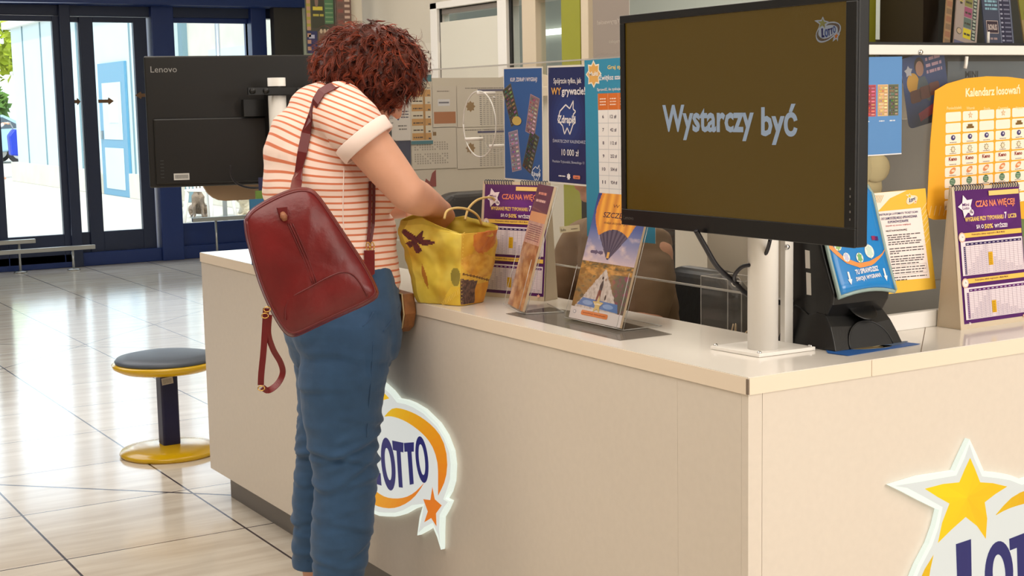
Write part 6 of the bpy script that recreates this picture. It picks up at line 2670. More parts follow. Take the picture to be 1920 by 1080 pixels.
def ribbon(P, wd, th, name, m_, side=None, mat_=None):
    """flat band along world points; its width lies across the view, edges real"""
    P = [Vector(p) for p in P]
    vs, fs = [], []
    for i, p in enumerate(P):
        t = (P[min(i + 1, len(P) - 1)] - P[max(i - 1, 0)]).normalized()
        n2 = (side[i] if side else Vector((-.4, -.9, 0)))
        n2 = (n2 - t * n2.dot(t)).normalized()
        s2 = t.cross(n2)
        for a_, b_ in ((-1, -1), (1, -1), (1, 1), (-1, 1)):
            vs.append(p + s2 * wd / 2 * a_ + n2 * th / 2 * b_)
    for i in range(len(P) - 1):
        for j in range(4):
            j2 = (j + 1) % 4
            fs.append((i * 4 + j, i * 4 + j2, (i + 1) * 4 + j2, (i + 1) * 4 + j))
    fs.append((3, 2, 1, 0))
    e = (len(P) - 1) * 4
    fs.append((e, e + 1, e + 2, e + 3))
    return MB().add(vs, fs).build(name, MT[m_], bag, smooth=False)


# strap over the shoulder
pts, nrms = [], []
for (px, py) in ((620, 163), (603, 172), (592, 190), (582, 218), (574, 250), (567, 285), (560, 320), (555, 345)):
    d = ray(px, py).normalized()
    h_ = B_sh.ray_cast(CAM, d)
    if h_[0] is None:
        continue
    pts.append(h_[0] - d * .006)
    nrms.append(h_[1] if h_[1].dot(d) < 0 else -h_[1])
e_ = Mb @ Vector((*bq(553, 358), -.03))
pts[-1] = pts[-2].lerp(e_, .5)
nrms[-1] = Vector((-.4, -.9, .1))
pts.append(e_)
nrms.append(Vector((-.4, -.9, .1)))
first = [pts[0] + Vector((.05, .02, .012)), pts[0] + Vector((.10, .05, -.03))]
P2 = first[::-1] + pts
N2 = [Vector((.6, -.2, .8)), Vector((.2, -.2, 1))] + nrms
ribbon(P2, .026, .003, 'shoulder_strap', 'leatherdark', N2)
# front part of the strap, below the arm to the side of the bag
for dx in (0, 7):
    pts, nrms = [], []
    for (px, py) in ((694 + dx, 340), (694 + dx, 380), (693 + dx, 420), (690 + dx * .7, 455)):
        p = surf(shirt, B_sh, px, py, .008)
        if p is not None:
            pts.append(p)
            nrms.append(-ray(px, py).normalized())
    ribbon(pts, .008, .003, 'side_strap', 'leatherdark', nrms)
for dx in (0, 8):
    c = surf(shirt, B_sh, 690 + dx, 462, .012)
    v_ = Vector((.919, -.395, 0))
    q = MB().tube([c + v_ * .005 * math.cos(t) + Vector((0, 0, .011 * math.sin(t))) for t in [2 * math.pi * j / 16 for j in range(17)]], .0016, 6)
    q.build('buckle', MT['gold'], bag, smooth=True)
c = surf(shirt, B_sh, 693, 485, .012)
q = MB().prism([(-.014, .022), (.014, .022), (.012, -.04), (-.016, -.06)], lambda a_, b_: c + rt * a_ + up * b_, lambda a_, b_: c + rt * a_ + up * b_ + nrm * .004)
q.build('strap_tab', MT['leather'], bag, bevel=.001)
# loose strap loop hanging from the lower left corner
a = [at(*p, y=1.16) for p in ((499, 578), (497, 615), (494, 660), (490, 700), (489, 722))]
ribbon(spline(a, 5), .015, .0028, 'loose_strap', 'leatherdark', None)
a = [at(*p, y=1.155) for p in ((505, 590), (503, 625), (512, 655), (526, 680), (530, 700), (520, 720), (503, 732), (492, 726))]
ribbon(spline(a, 6), .015, .0028, 'loose_strap', 'leather', [Vector((-.75, -.6, .1))] * (6 * 7 + 1))
for p_ in ((490, 728), (501, 580), (497, 592)):
    c = at(*p_, y=1.15)
    q = MB().tube([c + rt * .008 * math.cos(t) + Vector((0, 0, .006 * math.sin(t))) for t in [2 * math.pi * j / 14 for j in range(15)]], .0014, 6)
    q.build('buckle', MT['gold'], bag, smooth=True)

# ================================================================== YELLOW SHOPPING BAG
yb = thing('shopping_bag', 'yellow shopping bag printed with autumn leaves, standing on the counter', 'bag', (.13, 1.36, T))
n1, n2 = Vector((-.92, -.38, 0)).normalized(), Vector((.38, -.92, 0)).normalized()
e1, e2 = -n2, -n1        # e1 along the long left face (towards the far end), e2 across
NC = at(866, 411, y=1.165)  # nearest top corner
cn = Vector((NC.x, NC.y, 0))
LW, SW = .235, .185
HB = NC.z - T - .004


def leafcol(face, u, v):
    """u along the face 0..1, v up 0..1"""
    base_ = (226, 196, 66)
    n_ = fbm(u * 3, v * 3, face * 5)
    mixc = lambda a, b, t: tuple(a[i] + (b[i] - a[i]) * max(0, min(1, t)) for i in range(3))
    c = mixc(base_, (240, 216, 96), .5 + n_)
    c = mixc(c, (206, 160, 40), max(0, fbm(u * 2 + 4, v * 2, 3)) * 1.2)
    if face == 0:       # left long face; u=0 far end, u=1 nearest corner
        dx, dy = (u - .34) / .26, (v - .74) / .15
        rr_ = math.hypot(dx, dy)
        a = math.atan2(dy, dx)
        if rr_ < .66 + .26 * math.cos(5 * a + .8) + .16 * math.cos(3 * a - .6) + .10 * math.cos(11 * a):
            c = (104, 44, 46) if fbm(u * 20, v * 20) > -.1 else (84, 34, 44)
        if abs(u - .36 - .03 * math.sin(v * 9)) < .045 * math.sin(max(0, min(1, (v - .18) / .30)) * math.pi) and .18 < v < .48:
            c = (186, 120, 40)
        if (u - .90) ** 2 / .008 + (v - .34) ** 2 / .012 < 1:
            c = (150, 134, 52)
        if u > .62 and v < .22 and (u - .62) > (v) * .9 - .02:
            c = mixc((232, 190, 52), (240, 206, 70), .5 + n_)
        if v > .93:
            c = mixc(c, (190, 170, 60), .4)
        if u < .15:
            c = mixc(c, (176, 150, 50), .6)
    else:               # right face; u=0 nearest corner
        c = mixc(c, (226, 158, 44), .45)
        dx, dy = (u - .52) / .30, (v - .76) / .17
        if dx * dx + dy * dy < 1:
            c = mixc((206, 112, 44), (222, 140, 60), .5 + fbm(u * 8, v * 8, 2))
        dx, dy = (u - .5) / .48, (v - .45 - (u - .5) * -.12) / .14
        if dx * dx + dy * dy < 1:
            c = mixc((236, 184, 76), (214, 150, 50), .5 + fbm(u * 5, v * 12, 9))
        ln = .37 - (u - .1) * .16
        if abs(v - ln) < .010 and u > .05:
            c = (120, 78, 30)
        if abs(v - ln + .09) < .008 and u > .25:
            c = (130, 84, 30)
        if u < .46 and v < .30 - (u - .2) * .1 and v > .015:
            c = mixc((120, 88, 72), (70, 48, 44), .5 + 1.3 * fbm(u * 22, v * 22, 6))
        elif v < .24 and u > .40:
            c = mixc((232, 164, 40), (214, 140, 30), .5 + fbm(u * 6, v * 6, 4))
    return c


q = MB()
NU1, NU2, NV = 70, 48, 72
ringN = 2 * (NU1 + NU2)


def ring_pt(k, v):
    """k around, v up"""
    tap = .70 + .30 * min(1, v * 1.25) ** .8
    tapb = .62 + .38 * min(1, v * 1.2) ** .7
    lw, sw = LW * tap, SW * tapb
    c = cn + e1 * LW / 2 + e2 * SW / 2
    k = k % ringN
    if k < NU1:
        u = k / NU1
        p = e1 * (lw / 2 - lw * u) - e2 * (sw / 2)
        w_ = 0
    elif k < NU1 + NU2:
        u = (k - NU1) / NU2
        p = -e1 * (lw / 2) + e2 * (-sw / 2 + sw * u)
    elif k < 2 * NU1 + NU2:
        u = (k - NU1 - NU2) / NU1
        p = e1 * (-lw / 2 + lw * u) + e2 * (sw / 2)
    else:
        u = (k - 2 * NU1 - NU2) / NU2
        p = e1 * (lw / 2) + e2 * (sw / 2 - sw * u)
    # rounded corners and belly
    L_ = p.length
    m_ = (abs(p.dot(e1)) / (lw / 2)) ** 6 + (abs(p.dot(e2)) / (sw / 2)) ** 6
    p = p / (m_ ** (1 / 6)) if m_ > 0 else p
    fold = noise.noise(Vector((p.x * 14, p.y * 14, v * 3.4))) * .012 + noise.noise(Vector((p.x * 34, p.y * 34, v * 9 + 4))) * .0045
    p = p + p.normalized() * (fold * (.5 + v))
    z_ = T + .001 + HB * v
    if v > .85:
        z_ += (v - .85) / .15 * (.018 * noise.noise(Vector((p.x * 10, p.y * 10, 9))) - .030 * max(0, (p.dot(n2) + .02) / .1) - .0 * p.dot(e1))
    lean_ = Vector((.0, 0, 0)) * v
    return c + p + Vector((0, 0, 0)) + lean_, z_


vs = []
for j in range(NV + 1):
    for k in range(ringN):
        p, z_ = ring_pt(k, j / NV)
        vs.append((p.x, p.y, z_))
q.v = vs
for j in range(NV):
    for k in range(ringN):
        k2 = (k + 1) % ringN
        q.f.append([j * ringN + k, j * ringN + k2, (j + 1) * ringN + k2, (j + 1) * ringN + k])
        q.mi.append(0)
        v = (j + .5) / NV
        if k < NU1:
            c = leafcol(0, (k + .5) / NU1, v)
        elif k < NU1 + NU2:
            c = leafcol(1, (k - NU1 + .5) / NU2, v)
        else:
            c = leafcol(0, .05, v)
        q.c.append(lin(c))
q.f.append(list(range(ringN - 1, -1, -1)))
q.mi.append(0)
q.c.append(lin((200, 160, 50)))
o = q.build('bag_body', MT['paper'], yb, smooth=True, recalc=False)
md = o.modifiers.new('s', 'SOLIDIFY')
md.thickness = .0016
md.offset = -1
MT['ythread'] = mat('yellow_thread', (236, 206, 96), .7)
# stitched seam at the front corner and on the lower fold
q = MB()
for j in range(4, NV - 2, 3):
    p, z_ = ring_pt(NU1 + 1, j / NV)
    o1 = Vector((p.x, p.y, z_)) + (n1 + n2).normalized() * .0015
    q.tube([o1 - e2 * -.001 + n1 * .0, o1 + e2 * .010 + Vector((0, 0, .002))], .0010, 5)
q.build('corner_stitching', MT['ythread'], yb)
q = MB()
for k in range(13):
    u = .60 + .36 * k / 12
    vv = .03 + .17 * (k / 12)
    p, z_ = ring_pt(int(u * NU1), vv)
    o1 = Vector((p.x, p.y, z_)) + n1 * .001
    q.tube([o1, o1 + Vector((0, 0, -.012)) - e1 * .003], .0009, 5)
q.build('corner_stitching', MT['ythread'], yb)
# cord handles
for kk, pxs in enumerate((((833, 410), (838, 396), (855, 390), (878, 393), (895, 404), (903, 420)), ((872, 412), (878, 392), (892, 377), (908, 371), (925, 372), (934, 392), (930, 418)))):
    yy = (1.215, 1.30)[kk]
    pts = spline([at(a, b, y=yy + .01 * i) for i, (a, b) in enumerate(pxs)], 6)
    q = MB().tube(pts, .0034, 8)
    q.build('cord_handle', mat('cord', (222, 190, 120), .6) if kk == 0 else bpy.data.materials['cord'], yb, smooth=True)

# ================================================================== BROWN POUCH between her and the counter
pc = thing('pouch', 'brown embossed leather pouch hanging between the woman and the counter front', 'pouch', (-.05, 1.43, .90))
q = MB()
P_ = [(1.56, .965), (1.37, .960), (1.362, .905), (1.375, .868), (1.40, .852), (1.44, .850), (1.56, .862)]
q.prism(P_, lambda a, b: (-.045, a, b), lambda a, b: (-.008, a, b))
q.build('pouch_body', mat('brown_leather', (134, 84, 40), .5, bump=(.6, 70, .004), var=(.25, 40)), pc, bevel=.006, bseg=3)
q = MB().tube([(-.047, a, b) for a, b in P_], .0022, 6)
q.build('pouch_piping', mat('tan_piping', (196, 172, 132), .5), pc, smooth=True)
q = MB().tube([(-.03, 1.47, .962), (-.04, 1.50, .99), (-.02, 1.60, .995)], .004, 8)
q.build('pouch_strap', MT['leatherdark'], pc, smooth=True)

# ================================================================== CLERK
ck = MB()
CY, CX = 1.50, .80
HCc = Vector((.66, 1.48, 1.30))
add_head(ck, HCc, (-.93, -.2, -.3), (-.25, 0, .95), 1.0)
ck.limb([(.74, 1.49, 1.08), (.71, 1.485, 1.16), (.69, 1.48, 1.24)], [.060, .055, .052], None, 18)
tc_ = [((.84, 1.50, .52), (.17, .13)), ((.83, 1.50, .66), (.16, .125)), ((.81, 1.50, .80), (.16, .125)), ((.79, 1.50, .94), (.175, .12)), ((.77, 1.50, 1.04), (.165, .10))]
ck.limb([a for a, b in tc_], [(b[0] - .015, b[1] - .015) for a, b in tc_], Sx, 24)
sr, er, wr = Vector((.75, 1.30, 1.02)), Vector((.66, 1.22, .80)), Vector((.50, 1.36, .80))
sl, el_, wl = Vector((.76, 1.70, 1.02)), Vector((.66, 1.76, .80)), Vector((.50, 1.62, .80))
for a, b, c in ((sr, er, wr), (sl, el_, wl)):
    ck.limb([a, a.lerp(b, .5), b], [.056, .052, .044], None, 18)
    ck.limb([b, b.lerp(c, .4), c], [.043, .040, .027], None, 18)
add_hand(ck, wr, (-1, .3, -.05), (0, 0, -1), 1, .95, .35)
add_hand(ck, wl, (-1, -.3, -.05), (0, 0, -1), -1, .95, .35)
for s_ in (-1, 1):
    y_ = 1.5 + .095 * s_
    ck.limb([(.82, y_, .52), (.62, y_ + .02 * s_, .53), (.44, y_ + .03 * s_, .51)], [.088, .075, .058], None, 18)
    ck.limb([(.44, y_ + .03 * s_, .51), (.45, y_ + .03 * s_, .30), (.47, y_ + .03 * s_, .09)], [.056, .050, .036], None, 18)
    ck.limb([(.49, y_ + .03 * s_, .05), (.36, y_ + .03 * s_, .035)], [(.036, .030), (.034, .020)], Sx, 14)
clerk = ck.build('person', MT['skin'])
remesh(clerk, .0062, 4, .5)
tag(clerk, 'person in a brown T-shirt seated behind the clear screen, mostly hidden by posters', 'person')
q = MB()
q.limb([a for a, b in tc_], [(b[0] + .008, b[1] + .010) for a, b in tc_], Sx, 28)
q.limb([(.76, 1.42, 1.07), sr + Vector((0, .02, .02)), sr.lerp(er, .35), sr.lerp(er, .62)], [.05, .070, .070, .066], None, 20)
q.limb([(.76, 1.58, 1.07), sl + Vector((0, -.02, .02)), sl.lerp(el_, .35), sl.lerp(el_, .62)], [.05, .070, .070, .066], None, 20)
o = q.build('t_shirt', MT['brownshirt'])
remesh(o, .008, 5, .5)
displace(o, lambda c: wfold(c, .008, 10, 3, (1, 1, 1.6)))
o.parent = clerk
q = MB()
for s_ in (-1, 1):
    y_ = 1.5 + .095 * s_
    q.limb([(.84, y_, .53), (.62, y_ + .02 * s_, .535), (.44, y_ + .03 * s_, .52)], [.105, .086, .070], None, 18)
    q.limb([(.44, y_ + .03 * s_, .51), (.455, y_ + .03 * s_, .30), (.47, y_ + .03 * s_, .11)], [.068, .062, .056], None, 18)
o = q.build('trousers', MT['denim'])
remesh(o, .009, 4, .5)
o.parent = clerk
q = MB()
A_ = (Vector((-.93, -.2, -.3)).normalized(), Vector((.2, -.97, 0)).normalized(), Vector((-.3, 0, .95)).normalized())
q.ell(HCc + Vector((.03, 0, .045)), A_, (.105, .09, .10), 30, 20)
o = q.build('hair', MT['darkhair'], smooth=True)
displace(o, lambda c: .006 * noise.noise(c * 60))
o.parent = clerk


def office_chair(label, x, y, rz, seat=.46, bh=.56):
    t = thing('office_chair', label, 'chair', M=Matrix.Translation((x, y, 0)) @ Matrix.Rotation(rz, 4, 'Z'))
    L = lambda mb_, n_, m_, **k: (lambda o_: setattr(o_, 'parent', t))(mb_.build(n_, MT[m_], local=True, **k))
    q = MB()
    for k in range(5):
        a = 2 * math.pi * k / 5
        q.tube([(0, 0, .10), (.28 * math.cos(a), .28 * math.sin(a), .065)], [.03, .018], 10)
    L(q, 'star_base', 'blackmatt', smooth=True)
    for k in range(5):
        a = 2 * math.pi * k / 5
        c = Vector((.28 * math.cos(a), .28 * math.sin(a), .03))
        L(MB().tube([c - Vector((0, .02, 0)), c + Vector((0, .02, 0))], .03, 14), 'castor', 'wheel')
    L(MB().tube([(0, 0, .09), (0, 0, seat - .06)], .028, 14), 'gas_lift', 'blackmatt', smooth=True)
    L(MB().box(-.24, .24, -.25, .25, seat - .08, seat), 'seat', 'blackleather', bevel=.035, bseg=4)
    q = MB()
    for i in range(2):
        pass
    q.prism([(-.23, seat + .10), (.23, seat + .10), (.25, seat + .3), (.22, seat + bh + .06), (.12, seat + bh + .12), (-.12, seat + bh + .12), (-.22, seat + bh + .06), (-.25, seat + .3)], lambda a, b: (.22 + (b - seat) * .12, a, b), lambda a, b: (.30 + (b - seat) * .12, a, b))
    L(q, 'backrest', 'blackleather', bevel=.03, bseg=4)
    L(MB().obox((.2, 0, seat - .05), (.30, 0, seat + .2), .07, .02), 'back_bracket', 'blackmatt')
    for s_ in (-1, 1):
        q = MB()
        q.tube([(.10, .25 * s_, seat - .04), (.08, .30 * s_, seat + .12), (.05, .30 * s_, seat + .20)], .016, 10)
        q.box(-.14, .16, .27 * s_ - .035 + .03 * s_, .27 * s_ + .035 + .03 * s_, seat + .20, seat + .235)
        L(q, 'armrest', 'blackmatt')
    return t


office_chair('black office chair the seated person in brown sits on', .86, 1.60, 0, .44, .36)
office_chair('black leather chair behind the yellow bag, backrest above the counter', .74, 2.74, math.radians(-84), .50, .54)

# ================================================================== DISPLAY CASE CARDS
def scard(name, label, x0, z0, x1, z1, w_, y, base_, seed, draw=None):
    a, b = Vector((x0, y, z0)), Vector((x1, y + .04, z1))
    up = (b - a).normalized()
    rt = Vector((1, 0, 0))
    rt = (rt - up * rt.dot(up)).normalized()
    M = frame(a, rt, up)
    h = (b - a).length
    s_ = Sheet()
    s_.rect(0, 0, w_, h, base_, 1)
    draw(s_, w_, h)
    sheet_obj(s_, name, M, w_, h, label, 'card', 'scratch cards in the dark case' if False else None, back=base_, thick=.003)


def c1(s_, a, b):
    s_.rect(a * .03, b * .01, a * .94, b * .98, (150, 136, 128), 2)
    for k, cc in enumerate(((118, 116, 60), (84, 100, 92), (140, 72, 100), (118, 116, 60), (84, 100, 92), (150, 96, 60), (118, 116, 60), (84, 100, 92), (140, 72, 100))):
        s_.rect(a * .36, b * (.10 + .098 * k), a * .34, b * .090, cc if k else (190, 176, 30), 3)
        s_.fuzz(a * .40, b * (.13 + .098 * k), a * .26, b * .018, (60, 56, 40), 4, k)
        for j in range(3):
            s_.rect(a * .76, b * (.11 + .098 * k + .031 * j), a * .12, b * .018, (150, 160, 144), 4)
        s_.rect(a * .73, b * (.10 + .098 * k), a * .18, b * .092, (40, 52, 50), 3)
    s_.ell2(a * .19, b * .15, a * .12, b * .030, (40, 44, 30), 3)
    s_.ell2(a * .19, b * .15, a * .10, b * .025, (170, 150, 120), 4)
    s_.rect(a * .15, b * .40, a * .1, b * .5, (60, 54, 40), 3)
    for k in range(12):
        s_.rect(a * .12, b * (.42 + .04 * k), a * .17, b * .012, (176, 160, 90), 4)
    s_.rect(0, 0, a, b * .06, (86, 86, 112), 3)
    s_.fuzz(a * .2, b * .02, a * .6, b * .016, (190, 190, 206), 4, 5)


def c2(s_, a, b):
    s_.rect(0, 0, a, b, (60, 66, 86), 2)
    s_.rect(a * .03, b * .45, a * .50, b * .5, (92, 104, 116), 3)
    s_.rect(a * .55, b * .02, a * .42, b * .96, (120, 128, 146), 3)
    s_.rect(a * .575, b * .03, a * .37, b * .94, (36, 36, 62), 4)
    for k in range(22):
        s_.ell2(a * .63, b * (.055 + .042 * k), a * .045, b * .009, (150, 152, 170), 5, n=10)
        s_.rect(a * .72, b * (.048 + .042 * k), a * .20, b * .014, (110, 112, 132), 5)
    s_.rect(a * .08, b * .12, a * .40, b * .12, (190, 170, 160), 4)
    s_.rect(a * .095, b * .126, a * .37, b * .108, (46, 30, 44), 5)
    s_.text('BONUS', a * .13, b * .150, a * .30, b * .055, (200, 184, 176), 6, bold=.03)
    for k in range(4):
        s_.fuzz(a * .08, b * (.34 + .035 * k), a * .42, b * .02, (130, 170, 184), 5, k)
    s_.ell2(a * .28, b * .62, a * .17, b * .06, (214, 210, 206), 4)
    s_.ell2(a * .28, b * .62, a * .13, b * .045, (110, 106, 110), 5)
    s_.fuzz(a * .12, b * .06, a * .3, b * .02, (150, 130, 130), 5, 3)


def c0(s_, a, b):
    for k in range(14):
        s_.rect(a * .1, b * (.02 + .07 * k), a * .8, b * .05, (120 + 20 * (k % 2), 96, 70), 2)


def c3(s_, a, b):
    s_.rect(0, 0, a, b, (146, 128, 84), 2)
    s_.rect(0, b * .25, a * .8, b * .25, (120, 120, 40), 3)
    s_.ell2(a * .3, b * .3, a * .16, b * .05, (30, 26, 20), 4)
    for k in range(10):
        for j in range(3):
            s_.rect(a * (.1 + .14 * j), b * (.55 + .042 * k), a * .1, b * .026, (150, 70, 50), 4)


ZC = 1.587
scard('scratch_card', 'narrow brown scratch card edge leaning leftmost in the dark display case', 1.010, ZC, 1.075, ZC + .27, .022, .45, (150, 118, 84), 1, c0)
scard('scratch_card', 'grey scratch card with yellow, pink and green squares in the display case', 1.035, ZC, 1.100, ZC + .27, .080, .44, (156, 140, 132), 2, c1)
scard('scratch_card', 'dark blue scratch card reading BONUS in the display case', 1.163, ZC, 1.166, ZC + .27, .108, .45, (70, 76, 96), 3, c2)
scard('scratch_card', 'olive and red scratch card at the right edge of the display case', 1.312, ZC, 1.290, ZC + .27, .09, .45, (150, 130, 90), 4, c3)
q = MB().tube([(1.158, .438, ZC), (1.158, .438, ZC + .035)], .0035, 8)
tag(q.build('card_clip', MT['white'], smooth=True), 'small white upright clip left of the dark blue BONUS card', 'clip')

# ================================================================== OUTSIDE THE DOORS
o = MB().box(-60, 60, 12.2, 120, -.06, -.004).build('pavement', mat('sunlit_pavement', (214, 206, 192), .9, var=(.06, 1.2)))
o['kind'] = 'structure'
XF = 5.55
fb = thing('shop_building', 'pale blue clad shop building with a sky blue door outside the glass doors', 'building', (XF, 24, 0))
MB().box(XF, XF + 7, 21.3, 31.4, .35, 3.35).build('wall', MT['facade'], fb)
MB().box(XF - .12, XF + 7, 24.6, 31.6, 0, .42).build('plinth', MT['plaster'], fb)
MB().box(XF - .06, XF + 7, 21.3, 22.75, 0, .42).build('plinth', MT['plaster'], fb)
MB().box(XF - .15, XF + 7.1, 21.2, 31.6, 3.35, 3.5).build('roof_edge', MT['white'], fb)
for yy in (30.3, 28.7, 27.2, 25.9, 24.85, 22.5, 21.6):
    MB().box(XF - .015, XF, yy - .03, yy + .03, .42, 3.35).build('cladding_joint', MT['facadeline'], fb)
dr = MB().box(XF - .05, XF - .005, 22.75, 24.4, .0, 2.35).build('door', MT['bluedoor'], fb)
MB().box(XF - .06, XF - .052, 23.0, 24.15, 1.0, 2.0).build('glass_pane', MT['facade'], dr)
MB().box(XF - .06, XF - .052, 23.0, 24.15, .12, .85).build('glass_pane', MT['facade'], dr)
MB().box(XF - .07, XF - .061, 23.2, 23.75, 1.30, 1.72).build('notice', MT['white'], dr)
MB().box(XF - .10, XF - .05, 24.22, 24.28, 1.0, 1.15).build('handle', MT['silver'], dr)
fb2 = thing('neighbour_building', 'cream plastered building with a brick base right of the blue shop door', 'building', (6.2, 18, 0))
MB().box(5.95, 9, 15.5, 21.15, 0, 3.6).build('wall', MT['plaster'], fb2)
MB().box(5.90, 5.95, 17.0, 17.6, 0, .42).build('brick_patch', MT['brick'], fb2)
MB().box(5.86, 5.95, 20.7, 20.9, 0, 3.6).build('downpipe', MT['facadeline'], fb2)
MB().box(5.90, 5.945, 17.9, 19.6, .8, 2.4).build('shop_window', MT['facade'], fb2)
MB().box(9.0, 12, 12.4, 21, 0, 3.6).build('wing', MT['plaster'], fb2)
sg = Sheet()
sg.rrect(0, 0, .50, .34, .03, (236, 240, 236), 1)
sg.text('M', .14, .08, .22, .18, (150, 170, 160), 2, bold=.04, mirror=True)
sheet_obj(sg, 'shop_sign', frame((4.30, 15.4, 1.78), (1, 0, 0), (0, 0, 1)), .5, .34, 'pale sign with a mirrored letter M outside, above the rear-facing monitor', 'sign', thick=.04)
tag(MB().tube([(4.55, 15.43, 0), (4.55, 15.43, 2.9)], .03, 10).build('sign_pole', MT['silver'], smooth=True), 'thin pole carrying the mirrored M sign outside', 'pole')
tag(MB().tube([(3.98, 16.2, 0), (3.98, 16.2, 3.2)], .05, 12).build('street_post', MT['navy'], smooth=True), 'dark blue post outside, seen just above the rear-facing monitor', 'post')
# dark interior panel right of the last window
o = MB().box(3.80, 4.10, 11.7, 11.8, 0, 2.62).build('dark_board', mat('dark_brown_panel', (58, 52, 46), .5))
tag(o, 'dark brown upright panel in front of the rightmost entrance window', 'panel')
o = MB().box(4.11, 4.20, 11.7, 11.8, 0, 2.6).box(4.215, 4.32, 11.7, 11.8, 0, 2.6).build('shutter_board', mat('pale_green_panel', (196, 200, 176), .5))
tag(o, 'pair of pale green upright panels beside the dark brown one', 'panel')
o = MB().box(4.33, 4.75, 11.7, 11.8, 0, 2.6).build('slate_board', mat('slate_panel', (70, 76, 74), .6))
tag(o, 'slate grey panel edge just left of the dark game poster', 'panel')

# pale wall section behind the second post
bpy.context.view_layer.update()


def dog(label, loc, s, rz, fur, lying=False):
    q = MB()
    if lying:
        q.limb([(-.28, 0, .16), (-.05, 0, .18), (.18, 0, .20)], [(.13, .14), (.12, .13), (.12, .13)], (0, 1, 0), 16)
        q.limb([(.20, 0, .22), (.30, 0, .32)], [.10, .09], None, 14)
        q.ell((.36, 0, .38), ((1, 0, 0), (0, 1, 0), (0, 0, 1)), (.12, .11, .11), 18, 12)
        q.limb([(.42, 0, .35), (.50, 0, .33)], [.055, .040], None, 12)
        for s_ in (-1, 1):
            q.limb([(.18, .09 * s_, .12), (.30, .10 * s_, .05), (.44, .10 * s_, .04)], [.06, .045, .04], None, 10)
            q.limb([(-.24, .11 * s_, .14), (-.10, .15 * s_, .10), (-.20, .16 * s_, .04), (-.02, .16 * s_, .04)], [.09, .07, .05, .04], None, 10)
            q.limb([(.33, .09 * s_, .46), (.34, .13 * s_, .36)], [.035, .025], None, 10)
        q.limb([(-.36, 0, .14), (-.48, .05, .08), (-.54, .12, .06)], [.04, .035, .02], None, 10)
    else:
        q.limb([(-.20, 0, .20), (-.08, 0, .34), (.04, 0, .50)], [(.15, .15), (.14, .14), (.12, .13)], (0, 1, 0), 16)
        q.limb([(.05, 0, .52), (.12, 0, .68)], [.10, .08], None, 14)
        q.ell((.16, 0, .76), ((1, 0, 0), (0, 1, 0), (0, 0, 1)), (.11, .10, .10), 18, 12)
        q.limb([(.23, 0, .74), (.33, 0, .71)], [.05, .035], None, 12)
        for s_ in (-1, 1):
            q.limb([(.08, .09 * s_, .46), (.10, .09 * s_, .25), (.10, .09 * s_, .05), (.16, .09 * s_, .03)], [.06, .045, .035, .032], None, 10)
            q.limb([(-.18, .12 * s_, .18), (.02, .16 * s_, .18), (-.10, .16 * s_, .05), (.04, .16 * s_, .035)], [.11, .08, .045, .035], None, 10)
            q.limb([(.12, .07 * s_, .86), (.13, .11 * s_, .78)], [.035, .025], None, 10)
        q.limb([(-.30, 0, .10), (-.45, .05, .05), (-.55, .15, .05)], [.04, .03, .02], None, 10)
    Mx = Matrix.Translation(Vector(loc)) @ Matrix.Rotation(rz, 4, 'Z') @ Matrix.Scale(s, 4)
    q.v = [tuple(Mx @ Vector(p)) for p in q.v]
    o = q.build('dog', MT[fur])
    remesh(o, .016, 2, .5)
    displace(o, lambda c: .012 * noise.noise(c * 22))
    tag(o, label, 'dog')
    q = MB()
    if lying:
        q.ell((.545, 0, .34), ((1, 0, 0), (0, 1, 0), (0, 0, 1)), (.02, .022, .018), 10, 8)
    else:
        q.ell((.365, 0, .715), ((1, 0, 0), (0, 1, 0), (0, 0, 1)), (.02, .02, .018), 10, 8)
    q.v = [tuple(Mx @ Vector(p)) for p in q.v]
    n_ = q.build('nose', MT['blackmatt'], smooth=True)
    n_.parent = o
    q = MB()
    for s_ in (-1, 1):
        q.ell((.455, .05 * s_, .42) if lying else (.245, .05 * s_, .79), ((1, 0, 0), (0, 1, 0), (0, 0, 1)), (.014, .014, .014), 8, 6)
    q.v = [tuple(Mx @ Vector(p)) for p in q.v]
    n_ = q.build('eye', MT['blackmatt'], smooth=True)
    n_.parent = o


dog('shaggy cream dog lying outside, seen under the rear-facing monitor', (5.36, 16.6, 0), .85, math.radians(225), 'fur_white', True)
dog('grey and brown dog sitting outside behind the white chair', (4.86, 17.35, 0), .62, math.radians(250), 'fur_grey', False)


def garden_chair(label, x, y, rz):
    t = thing('garden_chair', label, 'chair', M=Matrix.Translation((x, y, 0)) @ Matrix.Rotation(rz, 4, 'Z'))

    def L(mb_, n_, **k):
        o_ = mb_.build(n_, MT['white'], local=True, **k)
        o_.parent = t
    for sx, sy in ((-1, -1), (1, -1), (-1, 1), (1, 1)):
        L(MB().tube([(.24 * sx, .24 * sy, 0), (.20 * sx, .20 * sy, .43)], [.02, .028], 10), 'leg', smooth=True)
    L(MB().box(-.23, .23, -.23, .23, .42, .45), 'seat', bevel=.01)
    q = MB()
    for k in range(6):
        q.obox((-.17 + .068 * k, .22, .45), (-.18 + .072 * k, .29, .86), .03, .012, up=(0, 1, 0))
    q.obox((-.22, .29, .86), (.22, .29, .86), .05, .03)
    L(q, 'backrest')
    for s_ in (-1, 1):
        L(MB().tube([(.24 * s_, -.2, .45), (.26 * s_, -.2, .64), (.26 * s_, .24, .66)], .02, 8), 'armrest', smooth=True)


garden_chair('white plastic garden chair outside, legs seen under the monitor\'s left corner', 4.66, 16.3, .5)
garden_chair('white plastic garden chair outside by the cream wall, right of the blue door', 5.1, 19.6, 1.2)

